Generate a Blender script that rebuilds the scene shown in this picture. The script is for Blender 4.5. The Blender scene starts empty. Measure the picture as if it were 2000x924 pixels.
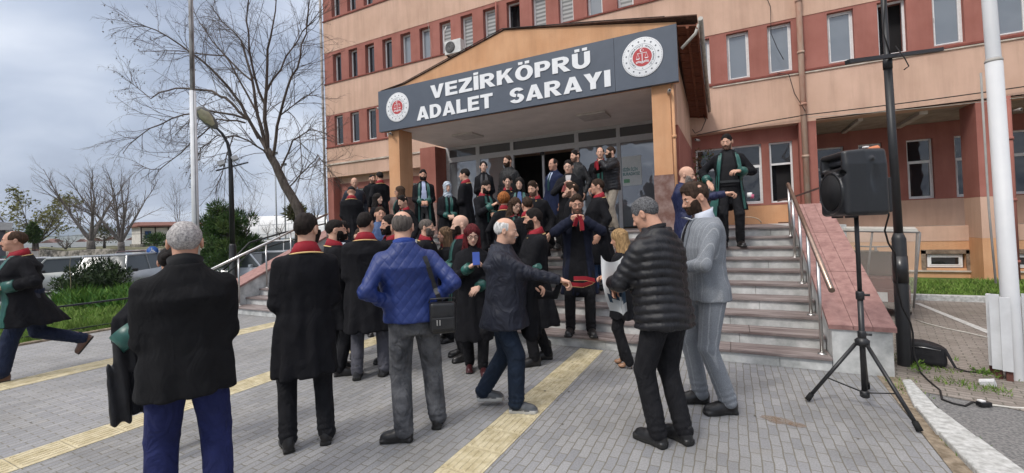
import bpy, bmesh, math, random
import numpy as np
from math import sin, cos, pi, radians, atan2, atan, sqrt
from mathutils import Vector, Matrix, Euler

# ------------------------------------------------------------------ scene, camera, world, sun
scene = bpy.context.scene
COL = scene.collection
FPX, CX, CY, HCAM = 846.0, 1000.0, 430.0, 1.58          # measured on the 2000 x 924 photograph
YAW, PITCH, ROLL = atan2(427, 846), radians(1.0), atan(.0346)
_F = np.array([-sin(YAW)*cos(PITCH), cos(YAW)*cos(PITCH), sin(PITCH)])
_R0 = np.array([cos(YAW), sin(YAW), 0.]); _U0 = np.cross(_R0, _F)
_R = cos(ROLL)*_R0 - sin(ROLL)*_U0; _U = sin(ROLL)*_R0 + cos(ROLL)*_U0
CAM = np.array([0, 0, HCAM])
cam_data = bpy.data.cameras.new('camera'); cam = bpy.data.objects.new('camera', cam_data); COL.objects.link(cam)
cam_data.sensor_fit = 'HORIZONTAL'; cam_data.sensor_width = 36.0; cam_data.lens = 36.0*FPX/2000
cam_data.shift_x = 0.0; cam_data.shift_y = (CY-462.0)/2000
cam_data.clip_start = .05; cam_data.clip_end = 9000
cam.matrix_world = Matrix(((_R[0], _U[0], -_F[0], 0), (_R[1], _U[1], -_F[1], 0), (_R[2], _U[2], -_F[2], HCAM), (0, 0, 0, 1)))
scene.camera = cam

SUN_EL, SUN_AZ = radians(48), radians(200)
world = bpy.data.worlds.new('World'); scene.world = world; world.use_nodes = True
nt = world.node_tree; N = nt.nodes; L = nt.links
bg = N['Background']; bg.inputs['Strength'].default_value = .1
sky = N.new('ShaderNodeTexSky'); sky.sky_type = 'NISHITA'; sky.sun_disc = False
sky.sun_elevation = SUN_EL; sky.sun_rotation = SUN_AZ; sky.air_density = 1.5; sky.dust_density = 3
tc = N.new('ShaderNodeTexCoord')
sep = N.new('ShaderNodeSeparateXYZ'); L.new(tc.outputs['Generated'], sep.inputs[0])
# flat overcast layer: project the direction on a plane above
mz = N.new('ShaderNodeMath'); mz.operation = 'MAXIMUM'; mz.inputs[1].default_value = 0.0; L.new(sep.outputs['Z'], mz.inputs[0])
az = N.new('ShaderNodeMath'); az.operation = 'ADD'; az.inputs[1].default_value = .16; L.new(mz.outputs[0], az.inputs[0])
vd = N.new('ShaderNodeVectorMath'); vd.operation = 'DIVIDE'
cz = N.new('ShaderNodeCombineXYZ')
for i in range(3): L.new(az.outputs[0], cz.inputs[i])
L.new(tc.outputs['Generated'], vd.inputs[0]); L.new(cz.outputs[0], vd.inputs[1])
mp = N.new('ShaderNodeMapping'); mp.inputs['Scale'].default_value = (.62, 1.0, 0); mp.inputs['Rotation'].default_value = (0, 0, .9)
mp.inputs['Location'].default_value = (1.3, .4, 0)
L.new(vd.outputs[0], mp.inputs['Vector'])
nz = N.new('ShaderNodeTexNoise'); nz.inputs['Scale'].default_value = 1.15; nz.inputs['Detail'].default_value = 5
nz.inputs['Roughness'].default_value = .5; nz.inputs['Distortion'].default_value = .4
L.new(mp.outputs[0], nz.inputs['Vector'])
cr = N.new('ShaderNodeValToRGB'); e = cr.color_ramp.elements
e[0].position = .39; e[0].color = (.20, .245, .345, 1); e[1].position = .66; e[1].color = (.60, .64, .72, 1)
m_ = cr.color_ramp.elements.new(.50); m_.color = (.34, .395, .505, 1)
L.new(nz.outputs['Fac'], cr.inputs[0])
# overcast skies are brightest overhead
rp = N.new('ShaderNodeValToRGB'); e = rp.color_ramp.elements
e[0].position = .35; e[0].color = (1, 1, 1, 1); e[1].position = .95; e[1].color = (3.9, 3.35, 2.75, 1)
L.new(sep.outputs['Z'], rp.inputs[0])
mu = N.new('ShaderNodeMixRGB'); mu.blend_type = 'MULTIPLY'; mu.inputs[0].default_value = 1
L.new(cr.outputs[0], mu.inputs[1]); L.new(rp.outputs[0], mu.inputs[2])
sc10 = N.new('ShaderNodeMixRGB'); sc10.blend_type = 'MULTIPLY'; sc10.inputs[0].default_value = 1; sc10.inputs[2].default_value = (10, 10, 10, 1)
L.new(mu.outputs[0], sc10.inputs[1])
mx = N.new('ShaderNodeMixRGB'); mx.inputs[0].default_value = .93
L.new(sky.outputs[0], mx.inputs[1]); L.new(sc10.outputs[0], mx.inputs[2])
L.new(mx.outputs[0], bg.inputs['Color'])

sun_data = bpy.data.lights.new('sun', 'SUN'); sun = bpy.data.objects.new('sun', sun_data); COL.objects.link(sun)
sun_data.energy = 1.45; sun_data.angle = radians(12); sun_data.color = (1, .96, .9)
sun.rotation_euler = Euler((radians(42), 0, radians(-20)), 'XYZ')      # from behind the camera's shoulder, soft
scene.view_settings.view_transform = 'Standard'; scene.view_settings.look = 'None'
scene.view_settings.exposure = 0.57; scene.view_settings.gamma = 1.0
scene.view_settings.use_curve_mapping = False
scene.cycles.max_bounces = 6; scene.cycles.diffuse_bounces = 4; scene.cycles.glossy_bounces = 3
scene.cycles.transparent_max_bounces = 12; scene.cycles.use_denoising = True

rng = np.random.RandomState(7); random.seed(7)

def ray(x, y): return _F + _R*((x-CX)/FPX) - _U*((y-CY)/FPX)
def on_z(x, y, z=0.): d = ray(x, y); return CAM + d*((z-HCAM)/d[2])
def on_y(x, y, Y): d = ray(x, y); return CAM + d*(Y/d[1])
def on_d(x, y, zc): return CAM + ray(x, y)*zc           # at depth zc along the lens axis

# ------------------------------------------------------------------ materials
MATS = {}
def mat(name, col, rough=.75, var=.12, scale=6., bump=0., bscale=60., metal=0., spec=.3, col2=None, lo=.35, hi=.65,
        stretch=None, coat=0., alpha=None, detail=4., sheen=0., folds=0., streak=0.):
    if name in MATS: return MATS[name]
    m = bpy.data.materials.new(name); m.use_nodes = True; MATS[name] = m
    n = m.node_tree.nodes; l = m.node_tree.links; b = n['Principled BSDF']
    b.inputs['Roughness'].default_value = rough; b.inputs['Metallic'].default_value = metal
    b.inputs['Specular IOR Level'].default_value = spec; b.inputs['Coat Weight'].default_value = coat
    if sheen: b.inputs['Sheen Weight'].default_value = sheen; b.inputs['Sheen Roughness'].default_value = .4
    if alpha is not None: b.inputs['Alpha'].default_value = alpha
    t = n.new('ShaderNodeTexCoord'); vec = t.outputs['Object']
    if stretch:
        mpn = n.new('ShaderNodeMapping'); mpn.inputs['Scale'].default_value = stretch; l.new(vec, mpn.inputs['Vector']); vec = mpn.outputs[0]
    nn = n.new('ShaderNodeTexNoise'); nn.inputs['Scale'].default_value = scale; nn.inputs['Detail'].default_value = detail
    nn.inputs['Roughness'].default_value = .6; l.new(vec, nn.inputs['Vector'])
    r = n.new('ShaderNodeValToRGB'); l.new(nn.outputs['Fac'], r.inputs[0])
    c = np.array(col); c2 = np.array(col2) if col2 is not None else np.minimum(c*(1+var), 1)
    c1 = c*(1-var) if col2 is None else c
    r.color_ramp.elements[0].position = lo; r.color_ramp.elements[1].position = hi
    r.color_ramp.elements[0].color = (*c1, 1); r.color_ramp.elements[1].color = (*c2, 1)
    out = r.outputs[0]
    if streak:
        m2 = n.new('ShaderNodeMapping'); m2.inputs['Scale'].default_value = (1.7, 1.7, .16); l.new(t.outputs['Object'], m2.inputs['Vector'])
        n2 = n.new('ShaderNodeTexNoise'); n2.inputs['Scale'].default_value = 1.7; n2.inputs['Detail'].default_value = 7; n2.inputs['Roughness'].default_value = .7; l.new(m2.outputs[0], n2.inputs['Vector'])
        r2 = n.new('ShaderNodeValToRGB'); r2.color_ramp.elements[0].position = .30; r2.color_ramp.elements[0].color = (1-streak, 1-streak*1.05, 1-streak*1.1, 1)
        r2.color_ramp.elements[1].position = .56; r2.color_ramp.elements[1].color = (1, 1, 1, 1); l.new(n2.outputs['Fac'], r2.inputs[0])
        n3 = n.new('ShaderNodeTexNoise'); n3.inputs['Scale'].default_value = .55; n3.inputs['Detail'].default_value = 6; l.new(t.outputs['Object'], n3.inputs['Vector'])
        r3 = n.new('ShaderNodeValToRGB'); r3.color_ramp.elements[0].position = .35; r3.color_ramp.elements[0].color = (.90, .89, .87, 1); r3.color_ramp.elements[1].position = .6; l.new(n3.outputs['Fac'], r3.inputs[0])
        for rr_ in (r2, r3):
            mm = n.new('ShaderNodeMixRGB'); mm.blend_type = 'MULTIPLY'; mm.inputs[0].default_value = 1; l.new(out, mm.inputs[1]); l.new(rr_.outputs[0], mm.inputs[2]); out = mm.outputs[0]
    l.new(out, b.inputs['Base Color'])
    prev = None
    if folds:
        fm = n.new('ShaderNodeMapping'); fm.inputs['Scale'].default_value = (1, 1, .55); l.new(t.outputs['Object'], fm.inputs['Vector'])
        fn_ = n.new('ShaderNodeTexNoise'); fn_.inputs['Scale'].default_value = 8; fn_.inputs['Detail'].default_value = 2.5; fn_.inputs['Distortion'].default_value = 1.6; l.new(fm.outputs[0], fn_.inputs['Vector'])
        fb = n.new('ShaderNodeBump'); fb.inputs['Strength'].default_value = folds; fb.inputs['Distance'].default_value = .06; l.new(fn_.outputs['Fac'], fb.inputs['Height']); l.new(fb.outputs[0], b.inputs['Normal']); prev = fb
    if bump:
        bn = n.new('ShaderNodeTexNoise'); bn.inputs['Scale'].default_value = bscale; bn.inputs['Detail'].default_value = 3
        l.new(t.outputs['Object'], bn.inputs['Vector'])
        bp = n.new('ShaderNodeBump'); bp.inputs['Strength'].default_value = bump; bp.inputs['Distance'].default_value = .01
        if prev: l.new(prev.outputs[0], bp.inputs['Normal'])
        l.new(bn.outputs['Fac'], bp.inputs['Height']); l.new(bp.outputs[0], b.inputs['Normal'])
    return m

# ------------------------------------------------------------------ objects
def tag(o, label=None, cat=None, group=None, kind=None):
    if label: o['label'] = label
    if cat: o['category'] = cat
    if group: o['group'] = group
    if kind: o['kind'] = kind
    return o
def empty(name, loc=(0, 0, 0), rz=0., label=None, cat=None, group=None):
    o = bpy.data.objects.new(name, None); COL.objects.link(o); o.location = tuple(loc); o.rotation_euler = (0, 0, rz)
    o.empty_display_size = .1
    return tag(o, label, cat, group)
def link_mesh(name, me, parent=None):
    o = bpy.data.objects.new(name, me); COL.objects.link(o)
    if parent is not None: o.parent = parent
    return o
def np_mesh(name, V, faces, mats, parent=None, smooth=True, midx=None):
    """faces: (m,4) or (m,3) int array, or list of arrays"""
    me = bpy.data.meshes.new(name)
    fl = faces if isinstance(faces, list) else [faces]
    fl = [np.asarray(f, dtype=np.int32) for f in fl if len(f)]
    nl = sum(f.size for f in fl); nf = sum(len(f) for f in fl)
    me.vertices.add(len(V)); me.vertices.foreach_set('co', np.asarray(V, dtype=np.float32).ravel())
    me.loops.add(nl); me.polygons.add(nf)
    me.loops.foreach_set('vertex_index', np.concatenate([f.ravel() for f in fl]))
    tot = np.concatenate([np.full(len(f), f.shape[1], np.int32) for f in fl])
    me.polygons.foreach_set('loop_start', np.concatenate([[0], np.cumsum(tot)[:-1]]).astype(np.int32))
    me.polygons.foreach_set('loop_total', tot)
    if midx is not None: me.polygons.foreach_set('material_index', np.asarray(midx, dtype=np.int32))
    me.polygons.foreach_set('use_smooth', np.full(nf, smooth))
    for m in (mats if isinstance(mats, (list, tuple)) else [mats]): me.materials.append(m)
    me.update(calc_edges=True); me.validate()
    return link_mesh(name, me, parent)

class MB:
    """collects simple shapes into ONE mesh"""
    def __init__(s): s.v = []; s.f = []; s.m = []; s.sm = []; s.ch = []
    def add(s, vs, fs, mi=0, smooth=False):
        o = len(s.v); s.v += [tuple(map(float, v)) for v in vs]; s.ch.append((o, len(s.v), len(s.f), len(s.f)+len(fs)))
        for f in fs: s.f.append(tuple(i+o for i in f)); s.m.append(mi); s.sm.append(smooth)
        return s
    def box(s, x0, x1, y0, y1, z0, z1, mi=0):
        return s.add([(x0,y0,z0),(x1,y0,z0),(x1,y1,z0),(x0,y1,z0),(x0,y0,z1),(x1,y0,z1),(x1,y1,z1),(x0,y1,z1)],
              [(0,3,2,1),(4,5,6,7),(0,1,5,4),(1,2,6,5),(2,3,7,6),(3,0,4,7)], mi)
    def obox(s, c, ax, hx, hy, hz, mi=0):
        """box with centre c, 3x3 axes rows"""
        vs = []
        for k in ((-1,-1,-1),(1,-1,-1),(1,1,-1),(-1,1,-1),(-1,-1,1),(1,-1,1),(1,1,1),(-1,1,1)):
            vs.append(np.array(c)+ax[0]*k[0]*hx+ax[1]*k[1]*hy+ax[2]*k[2]*hz)
        return s.add(vs, [(0,3,2,1),(4,5,6,7),(0,1,5,4),(1,2,6,5),(2,3,7,6),(3,0,4,7)], mi)
    def bar(s, a, b, w, h, mi=0, up=(0,0,1)):
        a = np.array(a, float); b = np.array(b, float); d = b-a; ln = np.linalg.norm(d); d /= ln
        u = np.array(up, float); u -= d*(u@d); u /= np.linalg.norm(u); q = np.cross(u, d)
        return s.obox((a+b)/2, np.array([d, q, u]), ln/2, w/2, h/2, mi)
    def tube(s, pts, r, n=8, mi=0, cap=True, smooth=True):
        pts = [np.array(p, float) for p in pts]; rs = r if hasattr(r, '__len__') else [r]*len(pts)
        vs = []; fs = []; pu = None
        for i, p in enumerate(pts):
            d = (pts[min(i+1, len(pts)-1)]-pts[max(i-1, 0)]); d /= (np.linalg.norm(d)+1e-9)
            if pu is None: pu = np.array([0,0,1.]) if abs(d[2]) < .9 else np.array([1.,0,0])
            u = pu-d*(pu@d); u /= (np.linalg.norm(u)+1e-9); pu = u; q = np.cross(d, u)
            for k in range(n):
                a = 2*pi*k/n; vs.append(p+(u*cos(a)+q*sin(a))*rs[i])
        for i in range(len(pts)-1):
            for k in range(n): fs.append((i*n+k, i*n+(k+1)%n, (i+1)*n+(k+1)%n, (i+1)*n+k))
        s.add(vs, fs, mi, smooth)
        if cap:
            o = len(s.v)-len(vs)
            s.f.append(tuple(o+k for k in range(n))[::-1]); s.m.append(mi); s.sm.append(False)
            s.f.append(tuple(o+(len(pts)-1)*n+k for k in range(n))); s.m.append(mi); s.sm.append(False)
        return s
    def lathe(s, c, prof, n=24, mi=0, axis=None):
        """prof: (r, z) list about vertical axis at c, or about given axis matrix rows (u,v,w)"""
        vs = []; fs = []
        A = np.eye(3) if axis is None else np.array(axis)
        for r, z in prof:
            for k in range(n):
                a = 2*pi*k/n; vs.append(np.array(c)+A[0]*r*cos(a)+A[1]*r*sin(a)+A[2]*z)
        for i in range(len(prof)-1):
            for k in range(n): fs.append((i*n+k, i*n+(k+1)%n, (i+1)*n+(k+1)%n, (i+1)*n+k))
        fs.append(tuple(range(n))[::-1]); fs.append(tuple((len(prof)-1)*n+k for k in range(n)))
        return s.add(vs, fs, mi, True)
    def prism(s, poly, y0, y1, mi=0):
        """poly in (x,z), extruded over y"""
        n = len(poly); vs = [(x, y0, z) for x, z in poly]+[(x, y1, z) for x, z in poly]
        fs = [tuple(range(n)), tuple(range(n, 2*n))[::-1]]+[(i, i+n, (i+1) % n+n, (i+1) % n) for i in range(n)]
        return s.add(vs, fs, mi)
    def split(s, tol=.012):
        """groups of shapes that touch each other, each as its own MB"""
        bb = [(np.array(s.v[a:b]).min(0)-tol/2, np.array(s.v[a:b]).max(0)+tol/2) for a, b, _, _ in s.ch]; n = len(bb); par = list(range(n))
        def find(i):
            while par[i] != i: i = par[i]
            return i
        for i in range(n):
            for j in range(i+1, n):
                if (bb[i][0] <= bb[j][1]).all() and (bb[j][0] <= bb[i][1]).all(): par[find(i)] = find(j)
        gs = {}
        for i in range(n): gs.setdefault(find(i), []).append(i)
        out = []
        for g in gs.values():
            m = MB()
            for i in g: a, b, fa, fb = s.ch[i]; m.add(s.v[a:b], [tuple(k-a for k in f) for f in s.f[fa:fb]], s.m[fa] if fb > fa else 0, s.sm[fa] if fb > fa else False)
            out.append(m)
        return out
    def build(s, name, mats, parent=None, bevel=0., loc=None):
        me = bpy.data.meshes.new(name); me.from_pydata(s.v, [], s.f)
        for m in (mats if isinstance(mats, (list, tuple)) else [mats]): me.materials.append(m)
        me.polygons.foreach_set('material_index', s.m); me.polygons.foreach_set('use_smooth', s.sm)
        me.update()
        bm = bmesh.new(); bm.from_mesh(me); bmesh.ops.recalc_face_normals(bm, faces=bm.faces); bm.to_mesh(me); bm.free()
        o = link_mesh(name, me, parent)
        if loc is not None: o.location = loc
        if bevel:
            b = o.modifiers.new('bevel', 'BEVEL'); b.width = bevel; b.segments = 2; b.limit_method = 'ANGLE'
        return o
# ------------------------------------------------------------------ ground
def node_mat(name):
    m = bpy.data.materials.new(name); m.use_nodes = True; return m, m.node_tree.nodes, m.node_tree.links, m.node_tree.nodes['Principled BSDF']
def ramp(n, pts):
    r = n.new('ShaderNodeValToRGB'); e = r.color_ramp.elements; e[0].position, e[0].color = pts[0][0], (*pts[0][1], 1)
    e[1].position, e[1].color = pts[-1][0], (*pts[-1][1], 1)
    for p, c in pts[1:-1]: x = e.new(p); x.color = (*c, 1)
    return r
def paver_mat(name, c1, c2, mortar, bw, bh, msize, rot=pi/2, stain=(.30, .27, .22), bump=.5, rough=.8):
    m, n, l, b = node_mat(name); b.inputs['Roughness'].default_value = rough; b.inputs['Specular IOR Level'].default_value = .35
    t = n.new('ShaderNodeTexCoord'); mp = n.new('ShaderNodeMapping'); mp.inputs['Rotation'].default_value = (0, 0, rot)
    wn = n.new('ShaderNodeTexNoise'); wn.inputs['Scale'].default_value = 5; wn.inputs['Detail'].default_value = 2
    l.new(t.outputs['Object'], wn.inputs['Vector'])
    ad = n.new('ShaderNodeVectorMath'); ad.operation = 'MULTIPLY_ADD'; ad.inputs[1].default_value = (.022, .014, 0)
    l.new(wn.outputs['Color'], ad.inputs[0]); l.new(t.outputs['Object'], ad.inputs[2]); l.new(ad.outputs[0], mp.inputs['Vector'])
    br = n.new('ShaderNodeTexBrick'); br.offset = .5; br.inputs['Scale'].default_value = 1; br.inputs['Brick Width'].default_value = bw
    br.inputs['Row Height'].default_value = bh; br.inputs['Mortar Size'].default_value = msize; br.inputs['Mortar Smooth'].default_value = .35
    br.inputs['Color1'].default_value = (*c1, 1); br.inputs['Color2'].default_value = (*c2, 1); br.inputs['Mortar'].default_value = (*mortar, 1); br.inputs['Bias'].default_value = .1
    l.new(mp.outputs[0], br.inputs['Vector'])
    nz = n.new('ShaderNodeTexNoise'); nz.inputs['Scale'].default_value = .9; nz.inputs['Detail'].default_value = 7; nz.inputs['Roughness'].default_value = .65
    l.new(t.outputs['Object'], nz.inputs['Vector']); r1 = ramp(n, [(.35, (.80, .79, .77)), (.5, (1, 1, 1)), (.68, (1.12, 1.12, 1.14))]); l.new(nz.outputs['Fac'], r1.inputs[0])
    nf = n.new('ShaderNodeTexNoise'); nf.inputs['Scale'].default_value = 90; nf.inputs['Detail'].default_value = 4; l.new(t.outputs['Object'], nf.inputs['Vector'])
    r2 = ramp(n, [(.3, (.78, .78, .78)), (.7, (1.2, 1.2, 1.2))]); l.new(nf.outputs['Fac'], r2.inputs[0])
    m1 = n.new('ShaderNodeMixRGB'); m1.blend_type = 'MULTIPLY'; m1.inputs[0].default_value = 1; l.new(br.outputs['Color'], m1.inputs[1]); l.new(r1.outputs[0], m1.inputs[2])
    m2 = n.new('ShaderNodeMixRGB'); m2.blend_type = 'MULTIPLY'; m2.inputs[0].default_value = .8; l.new(m1.outputs[0], m2.inputs[1]); l.new(r2.outputs[0], m2.inputs[2])
    ns = n.new('ShaderNodeTexNoise'); ns.inputs['Scale'].default_value = 2.3; ns.inputs['Detail'].default_value = 6; l.new(t.outputs['Object'], ns.inputs['Vector'])
    r3 = ramp(n, [(.63, (0, 0, 0)), (.80, (.55, .55, .55))]); l.new(ns.outputs['Fac'], r3.inputs[0])
    m3 = n.new('ShaderNodeMixRGB'); m3.inputs[2].default_value = (*stain, 1); l.new(r3.outputs[0], m3.inputs[0]); l.new(m2.outputs[0], m3.inputs[1])
    l.new(m3.outputs[0], b.inputs['Base Color'])
    hh = n.new('ShaderNodeMath'); hh.operation = 'MULTIPLY_ADD'; hh.inputs[1].default_value = -1.; l.new(br.outputs['Fac'], hh.inputs[0])
    fs = n.new('ShaderNodeMath'); fs.operation = 'MULTIPLY'; fs.inputs[1].default_value = .35; l.new(nf.outputs['Fac'], fs.inputs[0]); l.new(fs.outputs[0], hh.inputs[2])
    bp = n.new('ShaderNodeBump'); bp.inputs['Strength'].default_value = bump; bp.inputs['Distance'].default_value = .012; l.new(hh.outputs[0], bp.inputs['Height']); l.new(bp.outputs[0], b.inputs['Normal'])
    return m
PS = .56
PAVER = paver_mat('concrete_pavers', (.215, .217, .223), (.28, .278, .275), (.17, .157, .128), .168, .118*PS, .0045)
PAVER2 = paver_mat('worn_brick_pavers', (.20, .17, .145), (.27, .235, .205), (.12, .11, .085), .16, .125*PS, .006, rot=.25, stain=(.16, .17, .10))
ASPH = mat('worn_asphalt', (.12, .12, .118), .9, col2=(.26, .25, .24), scale=55, bump=.6, bscale=120, lo=.38, hi=.66)
CONC = mat('weathered_concrete', (.34, .34, .32), .9, col2=(.56, .56, .54), scale=22, bump=.5, bscale=60)
SAND = mat('sandy_soil', (.16, .125, .085), .95, col2=(.33, .27, .20), scale=14, bump=.8, bscale=70)
EARTH = mat('far_ground', (.13, .14, .09), .95, col2=(.22, .20, .15), scale=.05, lo=.4, hi=.6)
LAWN = mat('lawn_soil', (.045, .085, .018), .95, col2=(.085, .15, .03), scale=1.4, bump=.8, bscale=30)

def sheet(name, poly, z, m, kind='structure'):
    me = MB().add([(x, y, z) for x, y in poly], [tuple(range(len(poly)))]).build(name, m); return tag(me, kind=kind)
# far ground, one sheet to the horizon, with the land falling away on the left
gx = [-3500, -800, -300, -120, -60, -40, -24, -18.5, -17, -14, 20, 60, 300, 3500]; gy = [-300, -60, -20, 0, 8, 20, 40, 80, 200, 600, 4000]
def gz(x, y):
    if x > -14.5: return -.05
    if x > -17.2: return -.14
    return -.62 if x > -60 else -.62-(abs(x)-60)*.0
vs = [(x, y, gz(x, y)) for x in gx for y in gy]; ny = len(gy)
fs = [(i*ny+j, (i+1)*ny+j, (i+1)*ny+j+1, i*ny+j+1) for i in range(len(gx)-1) for j in range(ny-1)]
tag(MB().add(vs, fs).build('ground', EARTH), kind='structure')
sheet('paved_plaza', [(-10.0, -6), (1.16, -6), (1.14, 3.5), (1.17, 4.3), (1.22, 5.42), (1.22, 5.42), (-9.95, 5.42), (-9.95, 14), (-10, 14)], 0, PAVER)
sheet('paved_path', [(-10.0, 5.42), (-9.35, 5.42), (-9.35, 8.3), (-15.6, 8.3), (-15.6, 30), (-10, 30)][:0] or [(-9.97, 5.43), (-9.36, 5.43), (-9.36, 13), (-9.97, 13)], .004, PAVER)
sheet('soil_strip', [(1.16, -6), (1.36, -6), (1.34, 3.6), (1.33, 4.5), (1.43, 5.5), (1.55, 6.4), (1.36, 6.4), (1.22, 5.42), (1.14, 3.5)], .004, SAND)
kb = MB()
random.seed(4)
pts_in = [(1.20, -6), (1.22, 1), (1.25, 3.4), (1.25, 4.1), (1.27, 4.6), (1.38, 5.30)]; pts_out = [(1.55, -6), (1.53, 1), (1.50, 3.6), (1.46, 4.1), (1.42, 4.6), (1.46, 5.35)]
for i in range(len(pts_in)-1):
    nseg = 9 if i == 0 else 3 if i == 1 else 1
    for k in range(nseg):
        def P(p, t): return (p[i][0]+(p[i+1][0]-p[i][0])*t+random.uniform(-.006, .006), p[i][1]+(p[i+1][1]-p[i][1])*t)
        a, b = (k+.012)/nseg, (k+.988)/nseg; q = [P(pts_in, a), P(pts_out, a), P(pts_out, b), P(pts_in, b)]; zt = .035+random.uniform(-.008, .008)
        kb.add([(x, y, -.05) for x, y in q]+[(x, y, zt) for x, y in q], [(4, 5, 6, 7), (0, 1, 5, 4), (1, 2, 6, 5), (2, 3, 7, 6), (3, 0, 4, 7)])
tag(kb.build('kerb', CONC, bevel=.012), kind='structure')
sheet('asphalt_road', [(1.50, -6), (14, -6), (14, 4.2), (2.9, 4.75), (2.0, 4.83), (1.45, 5.05), (1.44, 4.6), (1.46, 4.1)], .004, ASPH)
sheet('brick_paved_yard', [(1.44, 5.05), (2.0, 4.83), (2.9, 4.75), (14, 4.2), (30, 4.2), (30, 10.35), (1.36, 10.35), (1.36, 5.5)], .008, PAVER2)
mk = MB(); A1, A2 = np.array([2.86, 10.0]), np.array([2.95, 7.2])
mk.add([(A1[0]-.04, A1[1], .012), (A1[0]+.04, A1[1], .012), (A2[0]+.05, A2[1], .012), (A2[0]-.05, A2[1], .012)], [(0, 1, 2, 3)])
mk.add([(5.4, 10, .012), (5.48, 10, .012), (5.6, 7.2, .012), (5.5, 7.2, .012)], [(0, 1, 2, 3)])
tag(mk.build('parking_line_marking', mat('worn_white_paint', (.38, .37, .34), .8, col2=(.62, .61, .58), scale=30)), kind='structure')
kb = MB(); kb.box(1.36, 30, 10.35, 10.47, -.02, .11); tag(kb.build('lawn_kerb', CONC, bevel=.01), kind='structure')
sheet('lawn_bed', [(1.36, 10.47), (30, 10.47), (30, 13.65), (1.36, 13.65)], .06, LAWN)
sheet('lawn', [(-17.1, -3), (-10.0, 1.6), (-10.02, 5.4), (-9.99, 9), (-9.99, 24), (-17.1, 24)], -.01, LAWN)
kb = MB(); kb.add([(-10.09, 1.5, .0), (-9.97, 1.5, .0), (-9.97, 5.42, .0), (-10.09, 5.42, .0), (-10.09, 1.5, .03), (-9.97, 1.5, .03), (-9.97, 5.42, .03), (-10.09, 5.42, .03)], [(4, 5, 6, 7), (1, 2, 6, 5), (0, 1, 5, 4)])
tag(kb.build('lawn_edging', SAND), kind='structure')
sheet('car_park', [(-60, -40), (-17.3, -10), (-17.3, 24), (-60, 34)], -.60, ASPH)

# tactile strips: real raised ribs on pale yellow tiles
TACT = mat('tactile_yellow_concrete', (.42, .355, .215), .8, col2=(.60, .53, .36), scale=9, bump=.5, bscale=110)
def tactile(x, y0, y1, w=.30):
    mb = MB(); y = y1
    while y > y0:
        L1 = .30; ya = y-L1
        jx = random.uniform(-.003, .003)
        mb.box(x-w/2+jx, x+w/2+jx, ya+.003, y-.003, -.01, .005)
        for k in range(6):
            cx = x-w/2+.028+k*.0488+jx
            v = [(cx-.014, ya+.018, .0052), (cx+.014, ya+.018, .0052), (cx+.014, y-.018, .0052), (cx-.014, y-.018, .0052),
                 (cx-.009, ya+.024, .0105), (cx+.009, ya+.024, .0105), (cx+.009, y-.024, .0105), (cx-.009, y-.024, .0105)]
            mb.add(v, [(4, 5, 6, 7), (0, 1, 5, 4), (1, 2, 6, 5), (2, 3, 7, 6), (3, 0, 4, 7)])
        y = ya
    return tag(mb.build('tactile_paving', TACT), kind='structure')
tactile(-1.64, -2, 5.36); tactile(-4.70, -2, 5.36, .33); tactile(-7.34, -2, 5.36, .40)
r = np.random.RandomState(17); sp_ = MB()
for k in range(110):
    x, y = r.uniform(-8, 1.1), r.uniform(.9, 5.35); s = r.uniform(.004, .011)*(1 if k % 9 else 1.6); a = r.uniform(0, 3)
    sp_.add([(x+cos(a+t)*s*r.uniform(.6, 1.3), y+sin(a+t)*s*r.uniform(.6, 1.3), .0062) for t in (0, 1.2, 2.6, 3.8, 5.1)], [(0, 1, 2, 3, 4)], int(k % 4 == 0))
tag(sp_.build('grit_and_crumbs', [mat('dark_grit', (.10, .09, .07), .9), mat('pale_grit', (.42, .40, .36), .9)]), kind='stuff')
# rusty stain on the pavers
st = MB(); random.seed(3); c = on_z(1525, 822, .0045)
for (dx, dy, r) in ((0, 0, .10), (.10, -.03, .06), (-.07, .03, .07)):
    vs = [(c[0]+dx+cos(a)*r*random.uniform(.75, 1.15), c[1]+dy+sin(a)*r*random.uniform(.5, .8), .0045+.001*dx) for a in np.linspace(0, 2*pi, 14)[:-1]]
    st.add(vs, [tuple(range(13))])
RUST = mat('rusty_soil_stain', (.26, .15, .08), .9, col2=(.30, .25, .20), scale=12, alpha=.45)
tag(st.build('dirt_stain', RUST), kind='structure')

# grass blades: many small triangles
def grass(name, n, xr, yr, z, hgt, cols, seed, inside=None, wid=.012):
    r = np.random.RandomState(seed); X = r.uniform(*xr, n); Y = r.uniform(*yr, n)
    if inside is not None: k = inside(X, Y); X, Y = X[k], Y[k]
    n = len(X); clump = .55+.45*np.sin(X*3.1+1.3*np.sin(Y*2.3))*np.sin(Y*2.7+X); H = hgt*(r.uniform(.4, 1.2, n)*(.5+.8*np.abs(clump)))
    a = r.uniform(0, 6.28, n); lx, ly = r.normal(0, .45, n)*H, r.normal(0, .45, n)*H; w = wid*r.uniform(.6, 1.4, n)
    V = np.empty((n, 3, 3)); zz = np.full(n, z)
    V[:, 0] = np.stack([X-np.cos(a)*w, Y-np.sin(a)*w, zz], 1); V[:, 1] = np.stack([X+np.cos(a)*w, Y+np.sin(a)*w, zz], 1)
    V[:, 2] = np.stack([X+lx, Y+ly, zz+H], 1)
    return tag(np_mesh(name, V.reshape(-1, 3), np.arange(3*n).reshape(-1, 3), cols, None, False, r.randint(0, len(cols), n)), kind='stuff')
GR = [mat('grass_a', (.085, .165, .022), .8, .3, 3), mat('grass_b', (.13, .22, .035), .8, .3, 3), mat('grass_c', (.18, .25, .06), .8, .3, 3)]
grass('grass', 60000, (-17, -10.03), (-1, 12), -.02, .13, GR, 2, lambda X, Y: (X < -10.03) & (Y > (X+17)*.55-2.5))
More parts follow.
